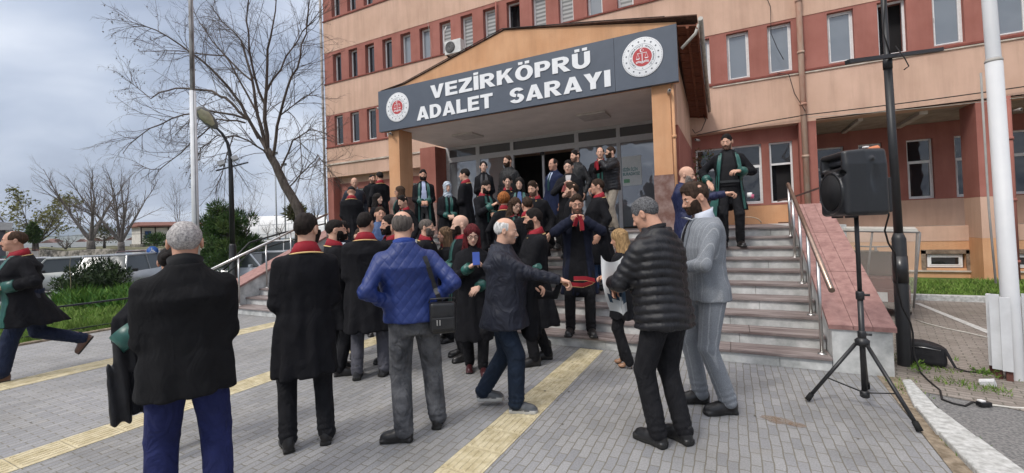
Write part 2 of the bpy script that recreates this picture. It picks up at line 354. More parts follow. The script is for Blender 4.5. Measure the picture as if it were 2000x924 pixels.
grass('grass', 15000, (-11.2, -10.05), (1.8, 9), -.02, .15, GR, 5, wid=.008)
grass('grass', 30000, (1.45, 9), (10.5, 12.9), .05, .10, GR, 3)
def weedy(X, Y): return (np.sin(X*9+Y*3)+np.sin(Y*13+X*4) > .5)
grass('grass', 1500, (1.38, 2.1), (5.1, 6.3), .0, .05, GR, 6, weedy, .006)
grass('grass', 500, (2.0, 2.7), (5.25, 5.75), .0, .06, GR, 8, weedy, .006)
grass('grass', 900, (1.24, 1.5), (2.9, 5.4), .0, .03, GR, 9, lambda X, Y: np.sin(Y*5+1) > .3, .005)
# small plants hugging the lawn edge
grass('leafy_ground_cover', 9000, (-17, -12.3), (4.6, 7.6), -.02, .34, [GR[0], mat('clover', (.05, .14, .02), .7, .3, 4)], 12, lambda X, Y: (X+14.8)**2/6+(Y-6)**2/2.2 < 1, .03)

# hills and the far shore
def ridge(name, pts, depth, m, seed):
    """pts in photo pixels along the skyline at the given lens depth"""
    r = np.random.RandomState(seed); V = []; n = 0; rows = 7; xs = np.linspace(pts[0][0], pts[-1][0], 90)
    ys = np.interp(xs, [p[0] for p in pts], [p[1] for p in pts])+np.convolve(r.normal(0, 1.6, 96), np.ones(7)/7, 'valid')
    for k in range(rows):
        t = k/(rows-1)
        for x, y in zip(xs, ys):
            top = on_d(x, y, depth); p = top.copy(); d = p-CAM; d[2] = 0; d /= np.linalg.norm(d)
            p[:2] -= d[:2]*(1-t)*depth*.35; p[2] = -2+(top[2]+2)*(t**1.2)*(1+.10*sin(x*.05+k)); V.append(p)
    for x, y in zip(xs, ys):
        p = on_d(x, y, depth*1.25); p[2] = -2; V.append(p)
    nx = len(xs); i = np.arange(rows)[:, None]*nx; j = np.arange(nx-1)[None]
    F = np.stack([i+j, i+j+1, i+nx+j+1, i+nx+j], -1).reshape(-1, 4)
    return tag(np_mesh(name, np.array(V), F, m, None, True), kind='structure')
ridge('hills', [(-700, 470), (-300, 462), (0, 446), (40, 440), (120, 446), (230, 443), (300, 445), (420, 448), (600, 455), (900, 450)], 2600, mat('hazed_hill_forest', (.045, .075, .10), .95, col2=(.10, .135, .16), scale=.006, detail=8), 1)  # blue of distant haze is mixed into this far forest colour
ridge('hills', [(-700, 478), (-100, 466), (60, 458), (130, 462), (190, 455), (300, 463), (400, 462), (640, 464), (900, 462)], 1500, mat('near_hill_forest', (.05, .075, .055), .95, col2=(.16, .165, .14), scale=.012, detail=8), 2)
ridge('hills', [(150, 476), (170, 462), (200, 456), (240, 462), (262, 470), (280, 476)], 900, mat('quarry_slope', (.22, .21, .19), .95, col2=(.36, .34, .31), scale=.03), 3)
# ------------------------------------------------------------------ courthouse
BEIGE = mat('beige_render', (.60, .395, .295), .9, streak=.18, col2=(.68, .46, .35), scale=1.3, bump=.35, bscale=45, detail=8, lo=.3, hi=.7)
RUSTC = mat('rust_red_render', (.335, .128, .10), .9, streak=.18, col2=(.39, .16, .128), scale=1.6, bump=.35, bscale=45, detail=8)
ORNG = mat('orange_render', (.63, .335, .175), .9, streak=.15, col2=(.70, .40, .225), scale=1.4, bump=.35, bscale=45, detail=8)
SILL = mat('dark_red_ledge', (.20, .060, .045), .8, .2, 6)
WHITE = mat('white_window_plastic', (.78, .78, .77), .45, .06, 20)
CREAM = mat('cream_ledge', (.62, .56, .48), .8, col2=(.40, .33, .27), scale=4)
ROOMSHADE = mat('interior_shade_black', (.018, .017, .018), .9, .2, 3)  # near-black colour stands in for the shade of unlit rooms
def glass_mat(name, base, ior=1.9, stripes=False, rough=.04):
    m, n, l, b = node_mat(name); b.inputs['Base Color'].default_value = (*base, 1); b.inputs['Roughness'].default_value = rough; b.inputs['IOR'].default_value = ior
    b.inputs['Specular IOR Level'].default_value = .5
    t = n.new('ShaderNodeTexCoord')
    nn = n.new('ShaderNodeTexNoise'); nn.inputs['Scale'].default_value = 1.3; l.new(t.outputs['Object'], nn.inputs['Vector'])
    bp = n.new('ShaderNodeBump'); bp.inputs['Strength'].default_value = .06; bp.inputs['Distance'].default_value = .3; l.new(nn.outputs['Fac'], bp.inputs['Height']); l.new(bp.outputs[0], b.inputs['Normal'])
    if stripes:
        w = n.new('ShaderNodeTexWave'); w.bands_direction = 'Z'; w.inputs['Scale'].default_value = 2.4; w.inputs['Distortion'].default_value = .4; l.new(t.outputs['Object'], w.inputs['Vector'])
        r = ramp(n, [(.4, tuple(c*.45 for c in base)), (.6, base)]); l.new(w.outputs['Fac'], r.inputs[0]); l.new(r.outputs[0], b.inputs['Base Color'])
    return m
GL_DARK = glass_mat('dark_window_glass', (.015, .017, .02), 1.75); GL_GREY = glass_mat('sky_grey_window_glass', (.20, .225, .25), 1.9); GL_BLIND = glass_mat('blind_behind_glass', (.42, .42, .40), 1.7, True)  # grey pane base has the sky's reflection mixed into its colour
GL_ENT = glass_mat('entrance_glass', (.19, .21, .225), 2.5); GL_TOP = glass_mat('entrance_top_glass', (.10, .105, .108), 1.7)  # pale base paints in reflected sky, darker top base the reflected ceiling

bld = empty('courthouse', (-5, 13, 0), 0, 'long rust and beige courthouse with rows of small windows and an orange porch', 'building')
def bpart(name, mb, m, parent=None, bevel=0):
    sp_ = mb.split() if parent is None and name not in ('window',) and len(mb.ch) > 1 and sum(b-a for a, b, _, _ in mb.ch) == len(mb.v) else [mb]
    if len(sp_) > 1: return [bpart(name, q, m, None, bevel) for q in sp_][0]
    o = mb.build(name, m, None, bevel); o.parent = parent or bld
    o.matrix_parent_inverse = Matrix.Translation((5, -13, 0)) if parent is None else Matrix.Identity(4); return o
XL, XR, YF = -15.35, 16., 13.0
# beige spandrels
w = MB()
for z0, z1 in ((3.98, 5.27), (6.64, 8.0), (9.33, 10.72), (12.0, 13.6)): w.box(XL, XR, YF, YF+.4, z0, z1)
w.box(XL, XL+.4, YF+.4, 25, 3.9, 13.6); w.box(XR-.4, XR, YF+.4, 25, 0, 13.6); w.box(XL, XR, 24.6, 25, 0, 13.6); w.box(XL-.02, XR, YF+.0, 25, 13.6, 13.9)
w.box(XL, -9.1, YF+.35, YF+.6, 3.0+.72, 3.98)                          # ground floor lintel strips
bpart('wall', w, BEIGE)
W2 = [-14.84+.9265*i for i in range(17)]; W1L = W2; W1R = [.08, 1.03, 2.30, 3.27, 4.24, 5.25, 6.22, 7.5, 8.5, 9.5, 10.8, 11.8]
WW = .49
b = MB()
def band(zb, zt, wz0, wz1, wins, x0=XL, x1=XR):
    x = x0
    for a, c in wins:
        b.box(x, a, YF+.012, YF+.4, zb, zt); b.box(a, c, YF+.012, YF+.4, wz1, zt)
        if wz0 > zb: b.box(a, c, YF+.012, YF+.4, zb, wz0)
        x = c
    b.box(x, x1, YF+.012, YF+.4, zb, zt)
win2 = [(x, x+WW) for x in W2 if x < 1.5]; win1 = [(x, x+WW) for x in W1L if x < -1.] + [(-.86, -.34)]+[(x, x+.52) for x in W1R]; win3 = win2
band(8.0, 9.33, 8.03, 9.20, win2); band(5.27, 6.64, 5.33, 6.58, win1); band(10.72, 12.0, 10.80, 11.9, win3)
bpart('colour_band', b, RUSTC)
s = MB()
for z in (8.0, 5.27, 10.72): s.box(XL-.02, XR, YF-.035, YF+.02, z-.035, z+.012)
bpart('ledge', s, SILL)
s = MB(); s.box(XL, -9.0, YF-.05, YF+.02, 4.50, 4.56); s.box(-.3, XR, YF-.03, YF+.004, 5.19, 5.222); bpart('ledge', s, CREAM)
random.seed(11)
def window(x0, x1, z0, z1, Y, kind='plain', pane=None, transom=None, open_=False):
    f = MB(); t = .045
    f.box(x0, x0+t, Y, Y+.05, z0, z1); f.box(x1-t, x1, Y, Y+.05, z0, z1); f.box(x0+t, x1-t, Y, Y+.05, z1-t, z1); f.box(x0+t, x1-t, Y, Y+.05, z0, z0+t)
    ix0, ix1, iz0, iz1 = x0+t, x1-t, z0+t, z1-t
    if transom: f.box(ix0, ix1, Y-.002, Y+.048, transom-.025, transom+.025)
    if not open_:
        tt = .022; zt = transom-.025 if transom else iz1
        f.box(ix0, ix0+tt, Y-.012, Y+.04, iz0, zt); f.box(ix1-tt, ix1, Y-.012, Y+.04, iz0, zt); f.box(ix0+tt, ix1-tt, Y-.012, Y+.04, zt-tt, zt); f.box(ix0+tt, ix1-tt, Y-.012, Y+.04, iz0, iz0+tt)
    if (x1-x0) < .6 and not open_: f.box(ix0+.004, ix0+.014, Y-.03, Y-.012, (z0+z1)/2-.05, (z0+z1)/2+.05)
    fr = bpart('window', f, WHITE)
    p = MB()
    if not open_:
        p.box(ix0+.001, ix1-.001, Y+.018, Y+.024, iz0, iz1); pn = pane or random.choice([GL_GREY, GL_GREY, GL_DARK, GL_BLIND])
        o = p.build('pane', pn, fr)
    else:
        if transom: p.box(ix0+.001, ix1-.001, Y+.018, Y+.024, transom+.025, iz1)
        # sash swung inwards
        a = radians(55); d = np.array([cos(a), sin(a)]); w_ = (ix1-ix0)
        zt = transom-.03 if transom else iz1
        q = [(ix0, Y+.03), (ix0+d[0]*w_, Y+.03+d[1]*w_)]
        p.add([(q[0][0], q[0][1], iz0), (q[1][0], q[1][1], iz0), (q[1][0], q[1][1], zt), (q[0][0], q[0][1], zt)], [(0, 1, 2, 3)])
        p.build('pane', GL_DARK, fr); sh = MB()
        for (u0, u1, v0, v1) in ((0, .045, iz0, zt), (w_-.045, w_, iz0, zt), (.045, w_-.045, iz0, iz0+.045), (.045, w_-.045, zt-.045, zt)):
            c = [(ix0+d[0]*u, Y+.035+d[1]*u) for u in (u0, u1)]; n_ = (-d[1]*.03, d[0]*.03)
            sh.add([(c[0][0], c[0][1], v0), (c[1][0], c[1][1], v0), (c[1][0]+n_[0], c[1][1]+n_[1], v0), (c[0][0]+n_[0], c[0][1]+n_[1], v0),
                    (c[0][0], c[0][1], v1), (c[1][0], c[1][1], v1), (c[1][0]+n_[0], c[1][1]+n_[1], v1), (c[0][0]+n_[0], c[0][1]+n_[1], v1)],
                   [(0, 3, 2, 1), (4, 5, 6, 7), (0, 1, 5, 4), (1, 2, 6, 5), (2, 3, 7, 6), (3, 0, 4, 7)])
        sh.build('sash', WHITE, fr)
    return fr
pk = [GL_DARK, GL_DARK, GL_DARK, GL_DARK, GL_GREY, GL_GREY, GL_BLIND, GL_BLIND, GL_BLIND, None, GL_BLIND, GL_BLIND, GL_GREY, GL_BLIND, GL_GREY, GL_GREY, GL_GREY, GL_GREY]
for i, (a, c) in enumerate(win2):
    window(a, c, 8.03, 9.20, YF+.19, pane=pk[min(i, 17)], open_=(i == 9))
for i, (a, c) in enumerate(win3[:8]): window(a, c, 10.80, 11.9, YF+.19, pane=GL_DARK)
for i, (a, c) in enumerate(win1):
    if -12 < a < -1.5: continue
    window(a, c, 5.33, 6.58, YF+.13, pane=GL_DARK if a < -5 else GL_GREY, open_=abs(a-3.27) < .01)
# solid near-black blocks standing in for the shade behind open windows
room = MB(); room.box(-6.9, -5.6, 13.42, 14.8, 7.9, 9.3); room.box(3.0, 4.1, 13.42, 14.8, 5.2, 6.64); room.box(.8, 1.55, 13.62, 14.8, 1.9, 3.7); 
bpart('room_shade', room, ROOMSHADE)
# ground floor, left of the porch
g = MB(); YG = YF+.35
def gband(x0, x1, zb, zt, wins, wz0, wz1, Y, mb):
    x = x0
    for a, c in wins:
        mb.box(x, a, Y, Y+.25, zb, zt); mb.box(a, c, Y, Y+.25, wz1, zt); mb.box(a, c, Y, Y+.25, zb, wz0); x = c
    mb.box(x, x1, Y, Y+.25, zb, zt)
lw = [(-14.3, -13.5), (-13.1, -12.3), (-11.6, -10.8), (-10.5, -9.8)]
gband(XL+.1, -9.1, 1.95, 3.72, lw, 2.05, 3.45, YG, g)
g.box(XL, XL+.35, YF+.004, YG, 1.45, 3.98); g.box(-9.75, -9.35, YF+.004, YG, 1.45, 3.98)
for a, c in lw: window(a, c, 2.05, 3.45, YG+.1, pane=GL_GREY if a < -13 else GL_DARK, transom=2.95)
# right of the porch
rw = [(-.82, -.10), (.10, .80), (.98, 1.50)]
gband(-.95, 1.62, 1.95, 3.72, rw, 2.0, 3.60, YG, g)
for a, c in rw: window(a, c, 2.0, 3.60, YG+.08, pane=GL_DARK, transom=3.02, open_=(a == .98))
g.box(1.62, 1.98, YF-.002, YF+.7, 1.9, 3.98); g.box(-.95, 1.62, YF+.355, YG+.3, 3.72, 3.98)
# loggia back wall and piers
bw = [(2.25, 2.95), (3.28, 3.80), (4.32, 4.86), (5.28, 5.82), (6.3, 6.85), (7.5, 8.1), (9.0, 9.6)]
gband(1.98, XR-.4, 1.95, 3.98, bw, 1.98, 3.58, 15.3, g)
for a, c in bw: window(a, c, 1.98, 3.58, 15.4, pane=GL_DARK, transom=2.98)
PIER = [(4.86, 5.13), (9.2, 9.5), (13.5, 13.8)]
for a, c in PIER: g.box(a, c, YF+.006, YF+.75, 1.9, 3.98)
bpart('red_wall', g, RUSTC)
g = MB()
g.box(XL, -9.1, YF+.36, YF+.62, 0, 1.949); 
g.box(1.98, XR, 15.28, 15.6, 1.25, 1.949)
for a, c in PIER: g.box(a, c, YF+.008, YF+.75, 1.0, 1.898)
g.box(1.98, XR, YF+.60, YF+.80, .92, 1.27); g.box(1.62, 1.98, YF-.001, YF+.7, 1.0, 1.898)
bpart('wall', g, BEIGE)
g = MB(); g.box(-.95, 1.62, YG+.01, YG+.25, 1.40, 1.949); 
bx = 1.98
bwin = [(2.45, 3.15), (4.10, 4.80), (5.45, 6.2), (7.2, 7.9), (8.6, 9.0)]
for a, c in bwin: g.box(bx, a, YF+.61, YF+.80, -.05, .919); g.box(a, c, YF+.61, YF+.80, .62, .919); g.box(a, c, YF+.61, YF+.80, -.05, .28); bx = c
g.box(bx, XR, YF+.61, YF+.80, -.05, .919); g.box(1.45, 1.98, YF-.003, YF+.7, -.05, .998)
for a, c in PIER: g.box(a, c, YF+.010, YF+.75, -.05, .998)
bpart('plinth', g, ORNG)
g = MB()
for a, c in bwin: g.box(a, c, YF+.78, YF+.80, .28, .62)  # thin near-black sheets painted as shade behind the basement panes
bpart('room_shade', g, ROOMSHADE)
g = MB()
for a, c in bwin:
    for q in ((a-.09, a), (c, c+.07)): g.box(q[0], q[1], YF+.604, YF+.63, .24, .70)
    g.box(a-.09, c+.07, YF+.604, YF+.63, .62, .72)
bpart('bare_cement_patch', g, mat('bare_cement', (.15, .11, .08), .95, col2=(.30, .23, .17), scale=9))
for a, c in bwin: window(a+.04, c-.04, .30, .60, YF+.68, pane=GL_DARK)
g = MB(); g.box(1.98, XR, YF+.56, YF+.60, .20, .235); bpart('ledge', g, CREAM)
g = MB(); g.box(1.985, XR-.4, YF+.0, 15.6, 3.985, 4.02); g.box(1.98, XR-.4, YF+.8, 15.3, 1.20, 1.25)
bpart('loggia_slab', g, mat('dirty_ceiling', (.36, .31, .26), .9, .2, 3))
g = MB(); g.box(2.9, 3.0, 13.4, 15.2, 3.92, 3.984); g.box(4.05, 4.2, 13.4, 15.2, 3.90, 3.984); bpart('ceiling_batten', g, mat('batten_white', (.5, .47, .43), .8))
# ---- porch
pr = MB()
gp = [(-8.41, 4.32), (-.80, 4.32), (-.80, 5.47), (-2.4, 5.80), (-4.55, 6.20), (-7.61, 5.47), (-8.41, 5.40)]
pr.prism(gp, 8.97, 9.12)
pr.box(-8.22, -7.85, 9.0+.12, 9.53, 2.52, 4.32); pr.box(-8.22, -7.85, 9.0, 9.12, 2.52, 4.318)
pr.box(-1.32, -.97, 9.0+.12, 9.53, 2.52, 4.32); pr.box(-1.32, -.97, 9.0, 9.12, 2.52, 4.318)
bpart('porch_gable_and_columns', pr, ORNG)
MARB = mat('red_brown_marble', (.17, .085, .065), .35, col2=(.34, .25, .22), scale=5, detail=9, spec=.5, lo=.4, hi=.7)
pm = MB(); pm.box(-8.235, -7.835, 8.985, 9.545, 1.45, 2.52); pm.box(-1.335, -.955, 8.985, 9.545, 1.45, 2.52); pm.box(-9.08, -8.45, 11.38, 12.2, 1.45, 2.48)
bpart('marble_column_base', pm, MARB)
rp_ = MB(); rp_.box(-9.07, -8.46, 11.4, 12.2, 2.48, 4.30); rp_.box(-1.02, -.90, 9.6, 13.34, 1.45, 3.6); rp_.box(-9.35, -9.07, 12.0, 13.3, 1.45, 4.3)
bpart('red_pier', rp_, RUSTC)
pb = MB()
pb.add([(-1.03, 9.55, 3.6), (-.905, 9.55, 3.6), (-.905, 13.3, 3.6), (-1.03, 13.3, 3.6), (-1.03, 9.55, 5.2), (-.905, 9.55, 5.2), (-.905, 13.3, 4.6), (-1.03, 13.3, 4.6)],
       [(0, 3, 2, 1), (4, 5, 6, 7), (0, 1, 5, 4), (1, 2, 6, 5), (2, 3, 7, 6), (3, 0, 4, 7)])
pb.box(-8.40, -8.28, 9.13, 12.98, 4.33, 5.3)
bpart('porch_side_wall', pb, BEIGE)
cl = MB(); cl.box(-8.40, -1.03, 9.13, 12.4, 4.325, 4.40); bpart('porch_ceiling', cl, mat('porch_ceiling_paint', (.84, .80, .77), .85, .06, 2))
lamps = MB()
for x, y in ((-6.75, 10.7), (-2.95, 10.6)): lamps.box(x-.35, x+.35, y-.33, y+.33, 4.27, 4.324)
bpart('ceiling_panel_lamp', lamps, mat('unlit_lamp_panel', (.60, .57, .54), .5), bevel=.01)
# roof planes with dark edge
rf = MB()
def slab(q, t=.09): 
    q = [np.array(p, float) for p in q]; rf.add([*q, *[p+A0 for p in q for A0 in [np.array([0, 0, t])]]], [(0, 3, 2, 1), (4, 5, 6, 7), (0, 1, 5, 4), (1, 2, 6, 5), (2, 3, 7, 6), (3, 0, 4, 7)])
slab([(-8.45, 8.95, 5.41), (-7.61, 8.95, 5.482), (-7.61, 13.0, 5.482), (-8.45, 13.0, 5.41)], .02)
slab([(-7.61, 8.95, 5.482), (-4.55, 8.95, 6.215), (-4.55, 13.0, 6.215), (-7.61, 13.0, 5.482)], .02)
slab([(-4.55, 8.95, 6.215), (-.42, 8.86, 5.46), (-.46, 13.0, 4.75), (-4.55, 13.0, 6.215)], .022)
bpart('porch_roof', rf, mat('roof_tile_edge', (.10, .055, .04), .85, .3, 12))
so = MB()
for k in range(13):                                                        # wooden soffit boards under the right eave
    t0, t1 = k/13+.004, (k+1)/13-.004
    def P(t, xx, dz=0): 
        y = 8.9+4.08*t; zf = 5.36-.86*t; xi = -.80-.10*t; xo = -.44-.04*t
        return (xi+(xo-xi)*xx, y, zf-.07*xx+dz)
    so.add([P(t0, 0), P(t0, 1), P(t1, 1), P(t1, 0), P(t0, 0, .03), P(t0, 1, .03), P(t1, 1, .03), P(t1, 0, .03)], [(0, 3, 2, 1), (4, 5, 6, 7), (0, 1, 5, 4), (1, 2, 6, 5), (2, 3, 7, 6), (3, 0, 4, 7)])
so.bar((-.60, 8.9, 5.30), (-.68, 12.95, 4.44), .05, .06); so.bar((-.43, 8.88, 5.27), (-.47, 12.97, 4.42), .03, .12); so.bar((-.46, 12.97, 4.42), (-.91, 12.97, 4.49), .03, .05)
bpart('wooden_soffit', so, mat('brown_soffit_wood', (.16, .055, .03), .8, .35, 8, stretch=(1, 6, 1)))
gt = MB(); gt.tube([(-.36, 8.80, 5.36), (-.40, 12.9, 4.55)], .045, 8); gt.tube([(-.40, 8.9, 5.30), (-.46, 8.9, 5.14), (-.72, 8.93, 4.92)], .03, 8)
bpart('gutter', gt, mat('zinc_gutter', (.42, .40, .36), .5, .2, 8))
# entrance glazing
ALU = mat('silver_aluminium', (.50, .51, .52), .45, .06, 10, spec=.5)
fr = MB(); YE = 12.0
for a, c in ((-8.46, -8.32), (-7.29, -7.15), (-6.04, -5.93), (-3.95, -3.83), (-2.74, -2.64), (-1.55, -1.40)): fr.box(a, c, YE, YE+.08, 1.45, 4.24)
fr.box(-8.46, -1.03, YE+.002, YE+.078, 4.24, 4.326); fr.box(-8.32, -1.40, YE-.004, YE+.07, 3.82, 3.98)
fr.box(-5.0, -4.93, YE+.04, YE+.1, 1.45, 3.82)
ent = bpart('entrance_glazing', fr, ALU)
p = MB(); p.box(-8.40, -1.10, YE+.03, YE+.035, 3.9, 4.24); o = p.build('top_pane', GL_TOP, ent)
for a, c in ((-8.32, -7.29), (-7.15, -6.04), (-3.83, -2.74), (-2.64, -1.03)):
    p = MB(); p.box(a, c, YE+.03, YE+.035, 1.5, 3.82); p.build('pane', GL_ENT, ent)
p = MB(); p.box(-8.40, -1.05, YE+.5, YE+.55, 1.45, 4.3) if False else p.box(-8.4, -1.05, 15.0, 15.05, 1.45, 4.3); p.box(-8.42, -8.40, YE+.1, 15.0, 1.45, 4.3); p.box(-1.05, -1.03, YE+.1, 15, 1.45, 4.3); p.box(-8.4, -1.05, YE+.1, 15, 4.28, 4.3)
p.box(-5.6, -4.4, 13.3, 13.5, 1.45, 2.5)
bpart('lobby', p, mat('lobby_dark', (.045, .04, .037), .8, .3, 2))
cm = MB(); cm.lathe((-4.95, 11.95, 3.80), [(.001, -.10), (.05, -.085), (.07, -.04), (.07, 0)], 14); bpart('dome_camera', cm, mat('black_plastic', (.012, .012, .013), .35, .1, spec=.5))
# poster on the glass
po = MB(); po.box(-2.62, -2.10, YE+.018, YE+.022, 2.62, 3.42); poster = bpart('poster', po, mat('pale_poster_paper', (.74, .80, .79), .6, .05, 4))

# ---- lettering
def text_mesh(s, bold=0.0, font=None):
    cu = bpy.data.curves.new('lettering', 'FONT'); cu.body = s; cu.offset = bold; cu.resolution_u = 6
    o = bpy.data.objects.new('lettering', cu); COL.objects.link(o); dg = bpy.context.evaluated_depsgraph_get(); dg.update()
    ev = o.evaluated_get(dg); me = ev.to_mesh(); V = np.array([v.co[:] for v in me.vertices]).reshape(-1, 3); F = [tuple(p.vertices) for p in me.polygons]
    ev.to_mesh_clear(); bpy.data.objects.remove(o); bpy.data.curves.remove(cu); return V, F
def put_text(mb, s, x0, x1, z0, z1, Y, thick=.012, bold=.0, mi=0, zcap=None):
    """fit text between x0..x1; z0..z1 is base line to cap height"""
    V, F = text_mesh(s, bold); Vc, _ = text_mesh('I', bold); cap = Vc[:, 1].max(); sx = (x1-x0)/(V[:, 0].max()-V[:, 0].min()); sz = (z1-z0)/cap
    X = x0+(V[:, 0]-V[:, 0].min())*sx; Z = z0+V[:, 1]*sz; n = len(V)
    vs = [(x, Y-thick, z) for x, z in zip(X, Z)]+[(x, Y, z) for x, z in zip(X, Z)]
    ed = {}
    for f in F:
        for i in range(len(f)): e = (f[i], f[(i+1) % len(f)]); ed[e] = 1
    fs = [tuple(f) for f in F]+[tuple(i+n for i in f)[::-1] for f in F]+[(a, a+n, b2+n, b2) for (a, b2) in ed if (b2, a) not in ed]
    mb.add(vs, fs, mi)
def block_word(mb, word, x0, x1, z0, z1, Y, thick=.012):
    """heavy grotesque capitals built stroke by stroke"""
    Q = []; x = 0.
    def q(*p): Q.append([(a+x, b) for a, b in p])
    def bx_(a, b, c, d): q((a, c), (b, c), (b, d), (a, d))
    def arc(cx, cy, rx, ry, ix, iy, a0, a1, n=10):
        A = np.radians(np.linspace(a0, a1, n+1))
        for s_, t_ in zip(A[:-1], A[1:]): q((cx+ix*cos(s_), cy+iy*sin(s_)), (cx+rx*cos(s_), cy+ry*sin(s_)), (cx+rx*cos(t_), cy+ry*sin(t_)), (cx+ix*cos(t_), cy+iy*sin(t_)))
    for c in word:
        w = .0
        if c == 'V': q((0, 1), (.27, 1), (.42, .34), (.42, 0), (.29, 0)); q((.42, 0), (.42, .34), (.57, 1), (.84, 1), (.55, 0)); w = .84
        elif c == 'E': bx_(0, .26, 0, 1); [bx_(.26, .72 if k != 1 else .68, b, b+.20) for k, b in enumerate((0, .41, .80))]; w = .72
        elif c == 'Z': bx_(0, .76, .80, 1); bx_(0, .78, 0, .20); q((0, .20), (.34, .20), (.76, .80), (.42, .80)); w = .78
        elif c in 'Iİ':
            bx_(0, .27, 0, 1); w = .27
            if c == 'İ': bx_(0, .27, 1.07, 1.24)
        elif c == 'R': bx_(0, .26, 0, 1); bx_(.26, .44, .80, 1); bx_(.26, .44, .40, .60); arc(.44, .70, .34, .30, .09, .10, -90, 90); q((.30, .40), (.56, .40), (.84, 0), (.54, 0)); w = .84
        elif c == 'K': bx_(0, .26, 0, 1); q((.26, .33), (.26, .62), (.53, 1), (.84, 1)); q((.38, .47), (.57, .66), (.87, 0), (.56, 0)) if False else q((.395, .46), (.55, .645), (.88, 0), (.57, 0)); w = .88
        elif c in 'OÖ':
            arc(.45, .5, .45, .52, .19, .31, 0, 360, 28); w = .90
            if c == 'Ö': bx_(.17, .39, 1.08, 1.26); bx_(.51, .73, 1.08, 1.26)
        elif c == 'P': bx_(0, .26, 0, 1); bx_(.26, .42, .80, 1); bx_(.26, .42, .35, .55); arc(.42, .675, .34, .325, .09, .125, -90, 90); w = .76
        elif c in 'UÜ':
            bx_(0, .26, .38, 1); bx_(.54, .80, .38, 1); arc(.40, .38, .40, .40, .14, .18, 180, 360, 14); w = .80
            if c == 'Ü': bx_(.12, .34, 1.08, 1.26); bx_(.46, .68, 1.08, 1.26)
        elif c == 'A': q((0, 0), (.27, 0), (.44, .66), (.44, 1), (.31, 1)); q((.44, 1), (.44, .66), (.61, 0), (.88, 0), (.57, 1)); bx_(.325, .555, .17, .34); w = .88
        elif c == 'D': bx_(0, .26, 0, 1); bx_(.26, .36, .79, 1); bx_(.26, .36, 0, .21); arc(.36, .5, .45, .5, .19, .29, -90, 90, 14); w = .81
        elif c == 'L': bx_(0, .26, 0, 1); bx_(.26, .68, 0, .21); w = .68
        elif c == 'T': bx_(0, .78, .79, 1); bx_(.26, .52, 0, .79); w = .78
        elif c == 'S': arc(.39, .705, .375, .31, .13, .115, 18, 262, 14); arc(.39, .295, .385, .31, .13, .115, 82, -162, 14); w = .78
        elif c == 'Y': q((0, 1), (.29, 1), (.42, .66), (.42, .40), (.29, .40)); q((.42, .40), (.42, .66), (.55, 1), (.84, 1), (.55, .40)); bx_(.29, .55, 0, .40); w = .84
        x += w+.085
    W_ = x-.085; sx = (x1-x0)/W_; sz = z1-z0
    for k, p in enumerate(Q):
        n = len(p); Yk = Y-.00015*(k % 3); P2 = [(x0+a*sx, z0+b*sz) for a, b in p]
        mb.add([(a, Yk-thick, b) for a, b in P2]+[(a, Yk, b) for a, b in P2], [tuple(range(n)), tuple(range(n, 2*n))[::-1]]+[(i, (i+1) % n, (i+1) % n+n, i+n) for i in range(n)])
LETW = mat('white_raised_letters', (.80, .81, .82), .5, .03, 10)
sg = empty('courthouse_sign', (-4.6, 8.9, 4.3), 0, 'long dark grey name board with white letters and two round emblems over the porch', 'sign')
def spart(mb, name, m, parent=sg):
    o = mb.build(name, m); o.parent = parent; o.matrix_parent_inverse = Matrix.Translation((4.6, -8.9, -4.3)) if parent is sg else Matrix.Identity(4); return o
s_ = MB(); s_.box(-8.41, -2.003, 8.86, 8.965, 4.29, 5.395); s_.box(-1.997, -.79, 8.86, 8.965, 4.29, 5.395); spart(s_, 'board', mat('dark_grey_panel', (.088, .105, .135), .5, .05, 3, spec=.4))
s_ = MB(); block_word(s_, 'VEZİRKÖPRÜ', -6.65, -2.50, 4.90, 5.235, 8.857); spart(s_, 'lettering', LETW)
s_ = MB(); block_word(s_, 'ADALET', -7.105, -4.86, 4.415, 4.755, 8.857); spart(s_, 'lettering', LETW); s_ = MB(); block_word(s_, 'SARAYI', -4.42, -2.09, 4.415, 4.755, 8.857); spart(s_, 'lettering', LETW)
def disc(mb, cx, cz, r0, r1, Y, mi, n=56, t=.004):
    vs = []
    for k in range(n):
        a = 2*pi*k/n
        vs += [(cx+cos(a)*r1, Y, cz+sin(a)*r1), (cx+cos(a)*r0, Y, cz+sin(a)*r0)]
    if r0 < 1e-6: mb.add([(cx+cos(2*pi*k/n)*r1, Y, cz+sin(2*pi*k/n)*r1) for k in range(n)], [tuple(range(n))], mi)
    else: mb.add(vs, [(2*k, 2*k+1, (2*k+3) % (2*n), (2*k+2) % (2*n)) for k in range(n)], mi)
def star(mb, cx, cz, r, Y, mi, rot=0, ratio=.42):
    vs = [(cx+cos(pi/2+rot+k*pi/5)*(r if k % 2 == 0 else r*ratio), Y, cz+sin(pi/2+rot+k*pi/5)*(r if k % 2 == 0 else r*ratio)) for k in range(10)]
    mb.add(vs+[(cx, Y, cz)], [(k, (k+1) % 10, 10) for k in range(10)], mi)
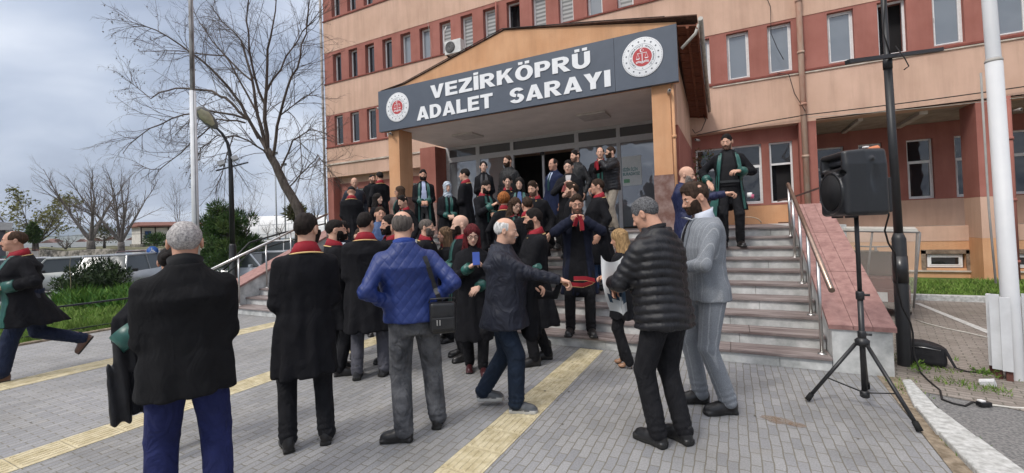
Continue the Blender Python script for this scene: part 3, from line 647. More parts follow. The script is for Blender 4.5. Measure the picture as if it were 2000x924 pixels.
def emblem(cx, cz, R):
    e = MB(); Y = 8.855
    # rim
    e.lathe((cx, 8.862, cz), [(R*.99, 0), (R, .004), (R, .012), (R*.97, .014)], 56, 0, axis=((1, 0, 0), (0, 0, 1), (0, -1, 0)))
    Y = 8.846
    for k in range(72):
        a = 2*pi*k/72; star(e, cx+cos(a)*R*.945, cz+sin(a)*R*.945, R*.022, Y, 1, a)
    for k in range(16):
        a = 2*pi*(k+.5)/16; star(e, cx+cos(a)*R*.80, cz+sin(a)*R*.80, R*.058, Y-.001, 1)
    disc(e, cx, cz, R*.655, R*.665, Y, 1); disc(e, cx, cz, 0, R*.47, Y-.001, 2)
    t = 'TÜRKİYE CUMHURİYETİ ADALET BAKANLIĞI'
    for i, ch in enumerate(t):
        if ch == ' ': continue
        a = radians(232)-radians(284)*i/(len(t)-1); V, F = text_mesh(ch, .01); h = R*.115
        X = (V[:, 0]-V[:, 0].mean())*h; Z = V[:, 1]*h; b_ = a-pi/2
        px, pz = cx+cos(a)*R*.52, cz+sin(a)*R*.52
        e.add([(px+x*cos(b_)-z*sin(b_), Y-.001, pz+x*sin(b_)+z*cos(b_)) for x, z in zip(X, Z)], F, 1)
    star(e, cx, cz-R*.57, R*.035, Y-.001, 1)
    # crescent and star, scales, open book
    Yw = Y-.003; c0 = (cx-R*.01, cz+R*.34); vs = []; n = 20; r1, r2, off = R*.095, R*.075, R*.035
    for k in range(n):
        a = radians(42)+radians(276)*k/(n-1); vs.append((c0[0]+cos(a)*r1, Yw, c0[1]+sin(a)*r1))
    for k in range(n):
        a = radians(58)+radians(244)*(n-1-k)/(n-1); vs.append((c0[0]+off*.9+cos(a)*r2, Yw, c0[1]+sin(a)*r2))
    e.add(vs, [(k, k+1, 2*n-2-k, 2*n-1-k) for k in range(n-1)], 0); star(e, c0[0]+R*.075, c0[1], R*.035, Yw, 0)
    def ln(x0, z0, x1, z1, w):
        d = np.array([x1-x0, z1-z0]); d /= np.linalg.norm(d); q = np.array([-d[1], d[0]])*w*R/2; p = [np.array([cx+x0*R, cz+z0*R]), np.array([cx+x1*R, cz+z1*R])]
        e.add([(p[0][0]+q[0], Yw, p[0][1]+q[1]), (p[1][0]+q[0], Yw, p[1][1]+q[1]), (p[1][0]-q[0], Yw, p[1][1]-q[1]), (p[0][0]-q[0], Yw, p[0][1]-q[1])], [(0, 1, 2, 3)], 0)
    ln(0, .22, 0, -.24, .035); ln(-.24, .20, .24, .20, .025)
    for sx in (-1, 1):
        ln(sx*.21, .20, sx*.29, -.05, .012); ln(sx*.21, .20, sx*.13, -.05, .012)
        e.add([(cx+R*(sx*.21+x), Yw, cz+R*z) for x, z in ((-.10, -.05), (.10, -.05), (.06, -.10), (-.06, -.10))], [(0, 1, 2, 3)], 0)
        for dz in (0, -.055): ln(0, -.26+dz, sx*.16, -.19+dz, .03); ln(sx*.16, -.19+dz, sx*.32, -.23+dz, .03)
    o = spart(e, 'emblem', [mat('emblem_white', (.78, .79, .80), .5, .02), mat('emblem_navy', (.035, .045, .07), .6, .05), mat('emblem_red', (.48, .07, .075), .5, .04)])
    return o
emblem(-7.744, 4.865, .385); emblem(-1.445, 4.880, .395)
pt = MB(); TEAL = mat('poster_teal', (.13, .30, .30), .6)
put_text(pt, 'SİZİN İÇİN', -2.60, -2.20, 3.02, 3.10, YE+.016, .002, .03); put_text(pt, 'BURADAYIZ', -2.60, -2.14, 2.90, 2.98, YE+.016, .002, .03)
pt.build('poster_lettering', TEAL, poster)
pt = MB(); pt.box(-2.58, -2.42, YE+.013, YE+.017, 2.70, 2.80); pt.build('poster_green_box', mat('poster_green', (.18, .42, .25), .6), poster)
# ---- loose things on the facade
DP = mat('peeling_downpipe', (.40, .20, .14), .8, col2=(.46, .36, .28), scale=5, stretch=(1, 1, .3))
def pipe(label, pts, r, m, parts=()):
    o = empty('downpipe', pts[-1], 0, label, 'drainpipe'); mb = MB(); q = [np.array(p)-np.array(pts[-1]) for p in pts]; mb.tube(q, r, 10); mb.build('pipe', m, o)
    cl_ = MB(); n = 0
    z = q[-1][2]+.6
    for k in range(int((q[0][2]-q[-1][2])/1.3)):
        zz = q[-1][2]+.5+k*1.3; cl_.lathe((q[-1][0], q[-1][1], zz), [(r+.001, -.03), (r+.014, -.03), (r+.014, .03), (r+.001, .03)], 12)
    cl_.build('clamp', m, o); return o
pipe('tall stained downpipe in the corner right of the porch windows', [(1.72, 12.9, 13), (1.72, 12.9, 0)], .065, DP)
pipe('thin orange downpipe on the right porch column', [(-.92, 8.98, 4.28), (-.92, 8.98, 1.45)], .028, ORNG)
pipe('downpipe on the far left corner of the courthouse', [(-15.42, 12.93, 13), (-15.42, 12.93, 0)], .05, mat('grey_pipe', (.36, .33, .30), .7, .3, 5))
pipe('rust coloured downpipe high on the wall above the porch', [(-6.86, 12.93, 9.3), (-6.86, 12.93, 8.05)], .03, RUSTC)
pipe('dark downpipe right beside the white pole on the facade', [(5.32, 12.93, 4.0), (5.32, 12.93, 0)], .06, RUSTC)
# air conditioner
ac = empty('air_conditioner', (-8.50, 12.80, 7.66), 0, 'white outdoor air conditioner unit hung under the second floor windows', 'air conditioner')
m = MB(); m.box(-.34, .34, -.14, .14, .12, .60); m.build('casing', mat('ac_white', (.62, .62, .60), .5, .08, 6), ac, bevel=.015)
m = MB(); m.lathe((-.10, -.141, .36), [(.20, 0), (.20, .02), (.185, .022), (.0, .012)], 28, 0, axis=((1, 0, 0), (0, 0, 1), (0, -1, 0)))
fan = m.build('fan_grille', mat('ac_dark', (.06, .06, .06), .6), ac); m = MB()
for r in (.06, .10, .14, .18): 
    m.tube([(-.10+cos(a)*r, -.170, .36+sin(a)*r) for a in np.linspace(0, 2*pi, 24)], .004, 4, cap=False)
m.build('grille_ring', mat('ac_grey', (.35, .35, .34), .5), fan)
m = MB(); m.bar((-.25, -.13, .10), (-.25, .2, .10), .03, .03); m.bar((.25, -.13, .10), (.25, .2, .10), .03, .03); m.bar((-.25, -.1, .09), (-.25, .2, -.12), .02, .02); m.bar((.25, -.1, .09), (.25, .2, -.12), .02, .02); m.build('bracket', mat('bracket_brown', (.08, .05, .04), .7), ac)
m = MB(); m.tube([(-.38, .08, 1.25), (-.46, .05, 1.1), (-.47, .03, .7), (-.36, 0, .4), (-.33, 0, .3)], .022, 8); m.tube([(.34, 0, .3), (.40, 0, .28), (.40, .05, .1), (.38, .12, .05)], .015, 6); m.build('hose', mat('white_hose', (.6, .58, .55), .6), ac)
def seccam(label, at, yaw=0):
    o = empty('security_camera', at, yaw, label, 'camera'); m = MB(); m.tube([(0, .10, 0), (0, .03, 0)], .02, 8); m.build('bracket', WHITE, o)
    m = MB(); m.lathe((0, 0, 0), [(.001, -.13), (.030, -.13), (.033, -.11), (.033, .06), (.001, .07)], 14, 0, axis=((1, 0, 0), (0, 0, 1), (0, 1, 0))); m.build('housing', mat('cam_grey', (.42, .40, .37), .5, .1), o)
    m = MB(); m.lathe((0, -.131, 0), [(.001, 0), (.022, 0), (.022, -.004), (.001, -.004)], 12, 0, axis=((1, 0, 0), (0, 0, 1), (0, 1, 0))); m.build('lens', mat('lens_black', (.01, .01, .01), .15, spec=.8), o)
seccam('small camera under the left end of the name board', (-8.05, 8.93, 4.20), .5)
seccam('camera beside the left edge of the name board, higher of the two there', (-8.52, 9.1, 5.0), -.6)
seccam('small round camera at the top of the right porch column', (-.98, 8.93, 4.12), .2)
seccam('white camera fixed under the slab near the wall corner right of the porch', (-.72, 13.0-.12, 3.80), -.4)
seccam('lamp shaped camera hanging in the loggia right of the white flagpole', (5.55, 13.2, 3.72), .3)
# cables
CAB = mat('black_cable', (.015, .014, .014), .6)
def cable(label, pts, r=.012, m=CAB, name='cable', cat_='cable'):
    o = MB().tube(pts, r, 6).build(name, m); return tag(o, label, cat_)
def sag(a, b, s_, n=12): a, b = np.array(a, float), np.array(b, float); return [a+(b-a)*t-np.array([0, 0, s_*4*t*(1-t)]) for t in np.linspace(0, 1, n)]
cable('black cable running along the facade above the ground floor windows', sag((-.75, 12.95, 3.95), (1.6, 12.92, 4.12), -.02)+sag((1.7, 12.84, 4.12), (6.2, 12.92, 4.18), .03))
cable('thin pale wire sagging across the loggia opening', sag((1.8, 12.84, 4.05), (7, 12.9, 3.95), .06), .006, mat('pale_wire', (.4, .38, .33), .6))
cable('cable looping out of the wall beside the porch eave', [(-.62, 12.9, 4.7), (-.50, 12.8, 4.3), (-.62, 12.86, 4.05), (-.78, 12.9, 4.0), (-.85, 12.92, 4.12)], .010)
cable('wire dangling down over a first floor window', [(.95, 12.93, 7.6), (1.12, 12.88, 7.0), (1.10, 12.84, 6.3), (1.22, 12.84, 5.9), (1.35, 12.9, 5.6)], .008)
cable('cable with a drooping bend beside the tall downpipe', [(1.2, 12.93, 5.3), (1.45, 12.9, 5.2), (1.55, 12.9, 4.7), (1.75, 12.82, 4.2)], .008)
cable('thin wire hanging down over the second floor windows', [(-9.75, 12.93, 9.4), (-9.6, 12.9, 8.4), (-9.62, 12.93, 7.9)], .005, mat('pale_wire', (.4, .38, .33), .6))
cable('black cable along the gable slope of the porch', [(-8.38, 8.93, 5.425), (-7.61, 8.93, 5.505), (-4.6, 8.93, 6.235), (-2.4, 8.93, 5.865), (-1.0, 8.90, 5.60)], .012)

# ---- stairs
RIS = mat('grey_white_marble', (.30, .31, .30), .5, col2=(.68, .68, .66), scale=4.5, detail=12, bump=.1, spec=.4, lo=.32, hi=.68)
TRD = mat('worn_brown_marble_tread', (.12, .088, .082), .6, col2=(.30, .255, .24), scale=6, detail=8, spec=.4, stretch=(.3, 3, 1))
PINK = mat('pink_granite_coping', (.25, .135, .12), .7, col2=(.37, .215, .19), scale=12, detail=9, bump=.15, bscale=90)
SX0, SX1, SY, RH, TD = -9.32, .87, 5.40, .145, .305
stair = empty('entrance_stairs', (-4.2, 5.4, 0), 0, 'wide marble flight of ten steps up to the courthouse porch', 'stairs')
def stpart(name, mb, m, bevel=0): o = mb.build(name, m, None, bevel); o.parent = stair; o.matrix_parent_inverse = Matrix.Translation((4.2, -5.4, 0)); return o
random.seed(5)
for k in range(10):
    y = SY+k*TD; z = k*RH; m = MB(); x = SX0
    while x < SX1:
        L_ = random.uniform(.8, 1.3); x2 = min(x+L_, SX1)
        if SX1-x2 < .3: x2 = SX1
        m.box(x+.002, x2-.002, y+.02+random.uniform(0, .003), y+.10, z, z+RH-.032); x = x2
    stpart('riser', m, RIS)
    m = MB(); x = SX0; ye = y+TD+.03 if k < 9 else 13.4
    while x < SX1:
        L_ = random.uniform(1.1, 1.7); x2 = min(x+L_, SX1)
        if SX1-x2 < .4: x2 = SX1
        m.box(x+.0015, x2-.0015, y-.012, ye, z+RH-.034, z+RH); x = x2
    stpart('tread', m, TRD, bevel=.006)
m = MB(); m.box(-11.2, SX0, 10.4, 13.4, 1.30, 1.45); m.box(SX1, 1.62, 8.46, 13.4, 1.30, 1.45); m.box(-9.8, SX0, 8.46, 10.4, -.1, 1.45); m.box(1.30, 1.62, 8.46, 13.3, 0, 1.3); stpart('landing', m, RIS)
def cheek(x0, x1):
    m = MB(); yt, zt = 8.45, 1.80; m.add([(x, y, z) for x in (x0, x1) for y, z in ((5.42, -.02), (yt, -.02), (yt, zt-.045), (5.42, .435))], [(0, 1, 2, 3), (4, 7, 6, 5), (0, 4, 5, 1), (1, 5, 6, 2), (2, 6, 7, 3), (3, 7, 4, 0)])
    stpart('side_wall', m, RIS)
    n = 3; m = MB(); xs = [x0-.03, x0+(x1-x0)*.36, x0+(x1-x0)*.68, x1+.03]
    for i in range(3):
        for k in range(n):
            t0, t1 = k/n+.002, (k+1)/n-.002; f = lambda t: (5.39+(yt-5.39)*t, .435+(zt-.475)*t)
            (ya, za), (yb, zb) = f(t0), f(t1); a, c = xs[i]+.002, xs[i+1]-.002
            m.add([(a, ya, za), (c, ya, za), (c, yb, zb), (a, yb, zb), (a, ya, za+.045), (c, ya, za+.045), (c, yb, zb+.045), (a, yb, zb+.045)], [(0, 3, 2, 1), (4, 5, 6, 7), (0, 1, 5, 4), (1, 2, 6, 5), (2, 3, 7, 6), (3, 0, 4, 7)])
    stpart('coping', m, PINK)
cheek(.875, 1.36); cheek(-9.80, -9.325)
STEEL = mat('brushed_steel', (.55, .54, .52), .28, .06, 30, metal=1.)
def rail(label, x, rw_mat):
    o = empty('handrail', (x, 5.5, 0), 0, label, 'handrail')
    m = MB(); a = np.array([0, 4.86-5.5, .905]); c = np.array([0, 7.80-5.5, 2.10]); m.tube([a, c], .026, 12); m.build('rail', rw_mat, o)
    for k in (0, 2, 4, 6, 8):
        y = SY+k*TD+.12-5.5; z = (k+1)*RH; t = (y-a[1])/(c[1]-a[1]); zt = a[2]+(c[2]-a[2])*min(t, 1)
        if t > 1: y = c[1]-.03; zt = c[2]
        p = MB(); p.tube([(0, y, z), (0, y, zt-.02)], .017, 10); pp = p.build('post', STEEL, o)
        p = MB(); p.lathe((0, y, z), [(.045, 0), (.045, .006), (.02, .02)], 14); p.build('base_flange', STEEL, pp)
    return o
rail('steel handrail with a brown tube on the right side of the stairs', .80, mat('bronze_tube', (.33, .24, .19), .3, .15, 20, metal=.8))
rail('bright steel handrail on the left side of the stairs', -9.24, STEEL)
BLK = mat('black_painted_metal', (.014, .014, .015), .45, .15, 12, spec=.5); BRN = mat('brown_painted_metal', (.055, .028, .022), .5, .15, 12)
o = empty('landing_railing', (.9, 9.6, 1.45), 0, 'short brown metal railing on the landing behind the right handrail', 'railing')
m = MB(); m.bar((-.1, 0, .46), (.16, 0, .52), .03, .035); m.bar((.16, 0, .52), (.62, 0, .68), .03, .035); m.bar((-.1, 0, .05), (.12, 0, .05), .02, .02); m.build('rail', BRN, o)
for x, z in ((-.1, .46), (-.02, .47), (.06, .49), (.16, .52), (.42, .60), (.62, .68)): m = MB(); m.bar((x, 0, 0 if x < .2 else .35), (x, 0, z), .028, .028); m.build('post', BRN, o)
tag(MB().tube([(.35+cos(a)*.28, 11.6+.1*sin(a), 1.47+.16*abs(sin(a))+.01) for a in np.linspace(0, 2*pi, 20)], .012, 6).build('hose_coil', mat('pale_hose', (.45, .35, .25), .6)), 'pale hose lying in a loop on the landing by the orange wall', 'hose')
# ramp railing left of the stairs
o = empty('ramp_railing', (-11.4, 7.1, 0), 0, 'black metal railing climbing beside the ramp left of the stairs', 'railing')
base = np.array([-11.4, 7.1, 0]); P0, P1, P2, P3 = [p-base for p in (on_d(436, 528, 11.), on_d(487, 474, 11.5), on_d(551, 455, 12.8), on_d(640, 436, 14.6))]
m = MB(); m.tube([P0, P1, P2, P3], .025, 8); dn = np.array([0, 0, -.28]); m.tube([P0+dn*.6, P1+dn, P2+dn, P3+dn], .018, 8); m.build('rail', BLK, o)
for p in (P0, P1, (P1+P2)/2, P2, P3): m = MB(); m.bar((p[0], p[1], p[2]), (p[0], p[1], min(p[2]-.75, .2)), .04, .04); m.build('post', BLK, o)
m = MB(); q = [P0, P1, P2, P3]; vs = []
for p in q: g0 = base+p; vs += [(g0[0]-.5, g0[1]+.5, g0[2]-1.02), (g0[0]+.6, g0[1]-.3, g0[2]-1.02)]
m.add(vs, [(0, 1, 3, 2), (2, 3, 5, 4), (4, 5, 7, 6)]); tag(m.build('ramp_path', PAVER), kind='structure')
# ------------------------------------------------------------------ trees and plants
def rotv(d, ax, a): 
    ax = ax/np.linalg.norm(ax); return d*cos(a)+np.cross(ax, d)*sin(a)+ax*(ax@d)*(1-cos(a))
class Tree:
    def __init__(s, seed): s.mb = MB(); s.r = np.random.RandomState(seed); s.tips = []
    def limb(s, pts, r0, r1, n=6): s.mb.tube(pts, list(np.linspace(r0, r1, len(pts))), n, cap=False)
    def grow(s, p, d, L, r, lvl, up=.12, kids=(6, 4, 2), ang=(25, 50)):
        k = 5 if lvl < 2 else 3; pts = [p]; d = d/np.linalg.norm(d)
        for i in range(k):
            d = d+s.r.normal(0, .10+.04*lvl, 3); d[2] += up*(.6 if lvl < 1 else 1); d /= np.linalg.norm(d); pts.append(pts[-1]+d*L/k)
        s.mb.tube(pts, list(np.linspace(r, r*.35, len(pts))), 5 if lvl == 0 else 4 if lvl == 1 else 3, cap=False)
        if lvl >= len(kids): s.tips += pts[1:]; return
        for j in range(kids[lvl]):
            t = (.18+.8*(j+s.r.rand())/kids[lvl])*k; i = min(int(t), k-1); q = pts[i]+(pts[i+1]-pts[i])*(t-i)
            dd = pts[i+1]-pts[i]; dd /= np.linalg.norm(dd); ax = np.cross(dd, s.r.normal(size=3)); a = radians(s.r.uniform(*ang))
            s.grow(q, rotv(dd, ax, a), L*s.r.uniform(.38, .62)*(1-.25*t/k), max(r*(1-.6*t/k)*.55, .0030), lvl+1, up, kids, ang)
BARK = mat('grey_brown_bark', (.055, .045, .038), .95, col2=(.13, .11, .095), scale=14, bump=.8, bscale=30, stretch=(1, 1, .3))
TWIG = mat('twig_bark', (.060, .046, .038), .9, col2=(.12, .095, .08), scale=3)
PALE = mat('pale_plane_bark', (.09, .08, .07), .9, col2=(.20, .18, .16), scale=7, bump=.4)
def make_tree(name, label, base, trunk, crown, mt, mc, group=None, extra=None):
    o = empty(name, base, 0, label, 'tree', group)
    for nm, mb, m in (('trunk', trunk, mt), ('crown', crown, mc)):
        mb.v = [tuple(np.array(v)-base) for v in mb.v]; mb.build(nm, m, o)
    if extra: extra(o)
    return o
# the big bare tree left of the courthouse, limbs drawn from the photo and given their own depth
T = Tree(21); tr = MB(); R_ = T.r
D0 = 13.6
def L_(pts, dz=0., n=None): 
    out = [on_d(x, y, D0+dz*i/len(pts)) for i, (x, y) in enumerate(pts)]
    # smooth resample
    o2 = []
    for i in range(len(out)-1):
        for t in (0, .33, .66): o2.append(out[i]*(1-t)+out[i+1]*t+R_.normal(0, .02, 3))
    return o2+[out[-1]]
trunk = L_([(594, 470), (586, 418), (566, 375), (543, 335), (522, 292)]); tr.tube(trunk, list(np.linspace(.165, .11, len(trunk))), 10, cap=True)
LIMBS = [([(545, 338), (515, 292), (470, 268), (425, 266), (395, 290), (372, 345)], -1.2, .055), ([(522, 292), (482, 232), (445, 192), (400, 176), (345, 172), (295, 192), (245, 155)], .8, .10),
 ([(505, 268), (470, 205), (430, 150), (372, 100), (305, 58), (255, 43)], -1.5, .09), ([(522, 292), (503, 225), (492, 150), (472, 80), (432, 40), (412, 10)], 1.2, .10),
 ([(522, 292), (516, 205), (522, 120), (532, 50), (545, -40)], -.5, .11), ([(532, 312), (541, 245), (562, 172), (588, 110), (600, 40), (608, -30)], -1.2, .085),
 ([(546, 338), (573, 275), (608, 252), (638, 262)], -1.6, .05), ([(562, 368), (598, 330), (622, 303), (644, 335)], -2, .04),
 ([(482, 232), (405, 216), (335, 232), (272, 262), (240, 300)], -1, .06), ([(480, 240), (425, 232), (372, 280), (312, 330), (258, 322)], .9, .05),
 ([(500, 215), (450, 120), (400, 60), (370, 10)], 1.0, .06), ([(520, 180), (560, 110), (590, 60), (640, 10)], .6, .06), ([(492, 160), (440, 110), (350, 100), (270, 100)], 1.8, .055),
 ([(516, 205), (490, 120), (480, 40), (486, -40)], -1.4, .07), ([(545, 230), (590, 190), (622, 185)], -1.8, .04), ([(455, 265), (440, 320), (420, 380)], -1.5, .03), ([(585, 262), (590, 330), (575, 385)], -2, .028)]
for pts, dz, r in LIMBS:
    P = L_(pts, dz); T.mb.tube(P, list(np.linspace(r*.58, .009, len(P))), 6, cap=False); n = len(P)
    for j in range(int(n*1.65)):
        t = R_.uniform(.12, .99)*(n-1); i = int(t); q = P[i]+(P[i+1]-P[i])*(t-i); d = P[i+1]-P[i]; d /= np.linalg.norm(d)
        ax = np.cross(d, R_.normal(size=3)); T.grow(q, rotv(d, ax, radians(R_.uniform(20, 55))), R_.uniform(.9, 2.1)*(1-.55*t/n), .009*(1-.5*t/n)+.003, 0, .10 if R_.rand() < .65 else -.16, (5, 3), (18, 45))
base = trunk[0].copy(); base[2] = -.1
tr.tube([base, trunk[0]], [.22, .165], 10)
seedb = MB()
def seeds(o):
    m = MB(); k = 0
    for p in T.tips[::23][:170]: 
        c = p-base-np.array([0, 0, .06]); m.add([(c[0]-.022, c[1], c[2]), (c[0]+.022, c[1], c[2]), (c[0], c[1]-.022, c[2]), (c[0], c[1]+.022, c[2]), (c[0], c[1], c[2]-.024), (c[0], c[1], c[2]+.024)], [(0, 2, 5), (2, 1, 5), (1, 3, 5), (3, 0, 5), (2, 0, 4), (1, 2, 4), (3, 1, 4), (0, 3, 4)])
    tag(m.build('seed_balls', TWIG, o), kind='stuff')
make_tree('bare_tree', 'big leaning bare plane tree spreading over the left corner of the courthouse', base, tr, T.mb, BARK, TWIG, extra=seeds)
def bare(label, px, py, zc, pxh, seed, stems, rad, mt=PALE, mc=None, spread=(14, 34), leaves=None, name='bare_tree', group='bare trees on the bank behind the car park', kids=(7, 5, 3)):
    b0 = on_d(px, py, zc); Hh = pxh/846*zc*.84; rad = rad*.62; T = Tree(seed); tr = MB(); r = T.r
    th = Hh*.10; top = b0+np.array([0, 0, th]); tr.tube([b0-np.array([0, 0, .3]), b0+np.array([0, 0, th*.5]), top], [rad*1.15, rad, rad*.95], 8)
    for k in range(stems):
        a = 2*pi*k/stems+r.uniform(-.4, .4); sp = radians(r.uniform(*spread)); d = np.array([cos(a)*sin(sp), sin(a)*sin(sp), cos(sp)])
        p = top; pts = [p]; L0 = Hh*.55
        for i in range(5): d = d+r.normal(0, .06, 3); d[2] += .03; d /= np.linalg.norm(d); pts.append(pts[-1]+d*L0/5)
        tr.tube(pts, list(np.linspace(rad*.58, rad*.17, 6)), 6, cap=False)
        for j in range(9):
            t = r.uniform(.8, 5); i = min(int(t), 4); q = pts[i]+(pts[i+1]-pts[i])*(t-i); dd = pts[i+1]-pts[i]; dd /= np.linalg.norm(dd)
            T.grow(q, rotv(dd, np.cross(dd, r.normal(size=3)), radians(r.uniform(20, 50))), Hh*r.uniform(.20, .38), rad*.13, 0, .06, kids[1:], (20, 50))
        T.grow(pts[-1], d, Hh*.40, rad*.17, 0, .08, kids, (18, 45))
    ex = None
    if leaves:
        def ex(o):
            pp = np.array(T.tips); pp = pp[r.randint(0, len(pp), leaves)]+r.normal(0, .12, (leaves, 3))-b0; s = .075
            V = np.stack([pp+r.normal(0, s, pp.shape) for _ in range(3)], 1).reshape(-1, 3)
            tag(np_mesh('leaves', V, np.arange(3*leaves).reshape(-1, 3), mat('young_leaves', (.16, .16, .05), .8, .4, 3), o, False), kind='stuff')
    return make_tree(name, label, b0, tr, T.mb, mt, mc or mat('pale_twigs', (.12, .098, .082), .9, .25, 3), group, ex)
bare('tall bare tree with two thick stems above the silver cars', 178, 486, 33, 190, 3, 4, .42)
bare('bare tree with upright stems, just left of the timbered house', 237, 488, 31, 182, 5, 6, .33, spread=(8, 30))
bare('wide tree with sparse new leaves at the far left', 72, 488, 34, 132, 8, 6, .20, spread=(22, 48), leaves=2600, mt=BARK)
bare('slender bare tree behind the left flagpole', 352, 470, 30, 130, 9, 3, .09, spread=(6, 18), kids=(5, 3, 2))
bare('slender bare tree rising behind the dark green pine', 478, 470, 26, 140, 10, 4, .09, spread=(8, 24), kids=(5, 3, 2))
bare('small pollarded tree left of the two thick stemmed trees', 128, 490, 38, 42, 14, 5, .16, spread=(20, 60), kids=(2, 2))
bare('small bare tree in front of the white hall, left of the pair', 523, 462, 45, 40, 15, 4, .10, spread=(20, 45), kids=(3, 2))
bare('small pollarded tree in front of the white hall, right of the pair', 532+14, 462, 40, 34, 16, 4, .12, spread=(20, 50), kids=(2, 2))
bare('thin bare sapling in the background right of the big tree trunk', 618, 440, 22, 90, 18, 4, .06, spread=(10, 30), kids=(4, 3, 2))
# needle and leaf crowns: many small faces in clumps
def tufts(centers, n_each, size, spread, r, z_flat=1., up=.3, aspect=.22):
    """elongated faces radiating out of clump centres"""
    V = []
    for c, rad in centers:
        d = r.normal(size=(n_each, 3)); d /= np.linalg.norm(d, axis=1)[:, None]; d[:, 2] = d[:, 2]*z_flat+up
        p = c+d*rad*(r.uniform(.25, 1, n_each)**.5)[:, None]; L = size*r.uniform(.6, 1.3, n_each)[:, None]
        q = np.cross(d, r.normal(size=(n_each, 3))); q /= np.linalg.norm(q, axis=1)[:, None]
        V.append(np.stack([p-q*L*aspect, p+q*L*aspect, p+d*L], 1))
    V = np.concatenate(V).reshape(-1, 3); return V, np.arange(len(V)).reshape(-1, 3)
def leafy(name, label, base, centers, n_each, size, cols, seed, trunk_pts=None, tr_r=.1, up=.3, aspect=.22, cat_='tree', group=None, part_='crown'):
    r = np.random.RandomState(seed); o = empty(name, base, 0, label, cat_, group); V, F = tufts([(np.array(c)-base, rd) for c, rd in centers], n_each, size, 1, r, 1., up, aspect)
    mi = np.repeat(r.randint(0, len(cols), len(centers)), n_each); flip = r.rand(len(mi)) < .3; mi[flip] = r.randint(0, len(cols), flip.sum())
    np_mesh(part_, V, F, cols, o, False, mi)
    t = MB()
    for pts, ra in (trunk_pts or []): t.tube([np.array(p)-base for p in pts], list(np.linspace(ra, ra*.4, len(pts))), 7)
    if t.v: t.build('trunk' if cat_ == 'tree' else 'stem', BARK, o)
    return o
NEE = [mat('pine_needles_a', (.030, .070, .018), .8, .3, 4), mat('pine_needles_b', (.05, .105, .022), .8, .3, 4), mat('pine_needles_c', (.075, .12, .03), .8, .3, 4)]
r = np.random.RandomState(31); b0 = on_d(445, 512, 19); b0[2] = -.3; sc = 19/846
cs = []
for k in range(85):
    x = r.uniform(-1, 1); zz = r.uniform(0, 1); w = (1-.55*zz**1.5)
    cs.append((b0+np.array([x*1.35*w, r.uniform(-1, 1)*1.2*w, .55+zz*2.45+.25*r.randn()*(1-abs(x))]), r.uniform(.22, .42)))
arms_ = [([b0, b0+np.array([0, 0, 1.2]), b0+np.array([.1, 0, 2.7])], .11)]+[([b0+np.array([0, 0, .5]), b0+np.array([x*.5, y*.5, 1.2]), b0+np.array([x, y, z])], .05) for x, y, z in ((-.9, .1, 2.0), (.9, -.2, 1.9), (.4, .8, 2.4), (-.5, -.7, 2.3))]
leafy('pine_tree', 'bushy dark green pine behind the street lamp', b0, cs, 330, .14, NEE, 4, arms_, aspect=.13)
def cypress(label, px, py, zc, h, w, seed, cols=NEE, dens=150):
    b = on_d(px, py, zc); r = np.random.RandomState(seed); cs = [(b+np.array([r.normal(0, w*.3*(1-.7*t)), r.normal(0, w*.3*(1-.7*t)), .5+t*h]), w*.4*(1-.6*t)+.1) for t in r.rand(30)]
    return leafy('evergreen_tree', label, b, cs, dens, .17, cols, seed, [([b-np.array([0, 0, .5]), b+np.array([0, 0, h*.8])], .12)], aspect=.2)
cypress('small dark conifer under the leafing tree at the far left', 66, 484, 33, 1.3, .45, 41)
OLV = [mat('olive_leaves_a', (.075, .085, .03), .8, .3, 3), mat('olive_leaves_b', (.12, .12, .05), .8, .3, 3)]
cypress('small round evergreen between the two thick stemmed bare trees', 204, 478, 36, .9, 1.5, 42, OLV, 40)
cypress('low dark shrub tree beside the timbered house', 312-8, 486, 34, .2, 1.2, 43, NEE, 50)
cypress('dark evergreen tuft just left of the big trunk', 580, 452, 17, .35, .4, 44, OLV, 40)
# dark shrub on the lawn
b0 = on_d(185, 572, 13.2); b0[2] = -.12; r = np.random.RandomState(51); cs = []; st = []
for k in range(70):
    a = r.uniform(0, 6.28); rr_ = r.uniform(.1, 1)**.6; top = b0+np.array([cos(a)*1.05*rr_, sin(a)*.8*rr_, r.uniform(.25, 1.02)*(1.05-.35*rr_)])
    st.append(([b0+np.array([0, 0, .02]), b0+(top-b0)*.5+r.normal(0, .05, 3), top], .012)); cs.append((top, r.uniform(.13, .24))); cs.append((b0+(top-b0)*.6, .2))
leafy('shrub', 'spiky dark green shrub on the lawn in front of the parked cars', b0, cs, 75, .085, [mat('shrub_leaves_a', (.018, .035, .012), .7, .3, 5), mat('shrub_leaves_b', (.035, .060, .018), .7, .3, 5)], 6, st, cat_='shrub', part_='foliage', aspect=.25, up=.5)
sb = on_d(138, 598, 12.2); sb[2] = -.02
tag(MB().tube([sb, sb+np.array([.03, 0, .5]), sb+np.array([-.02, 0, .95]), sb+np.array([.05, 0, 1.25])], [.008, .007, .005, .003], 5).build('dry_stalk', mat('dry_stem', (.35, .29, .18), .9)), 'single tall dry stalk standing in front of the dark shrub', 'plant')
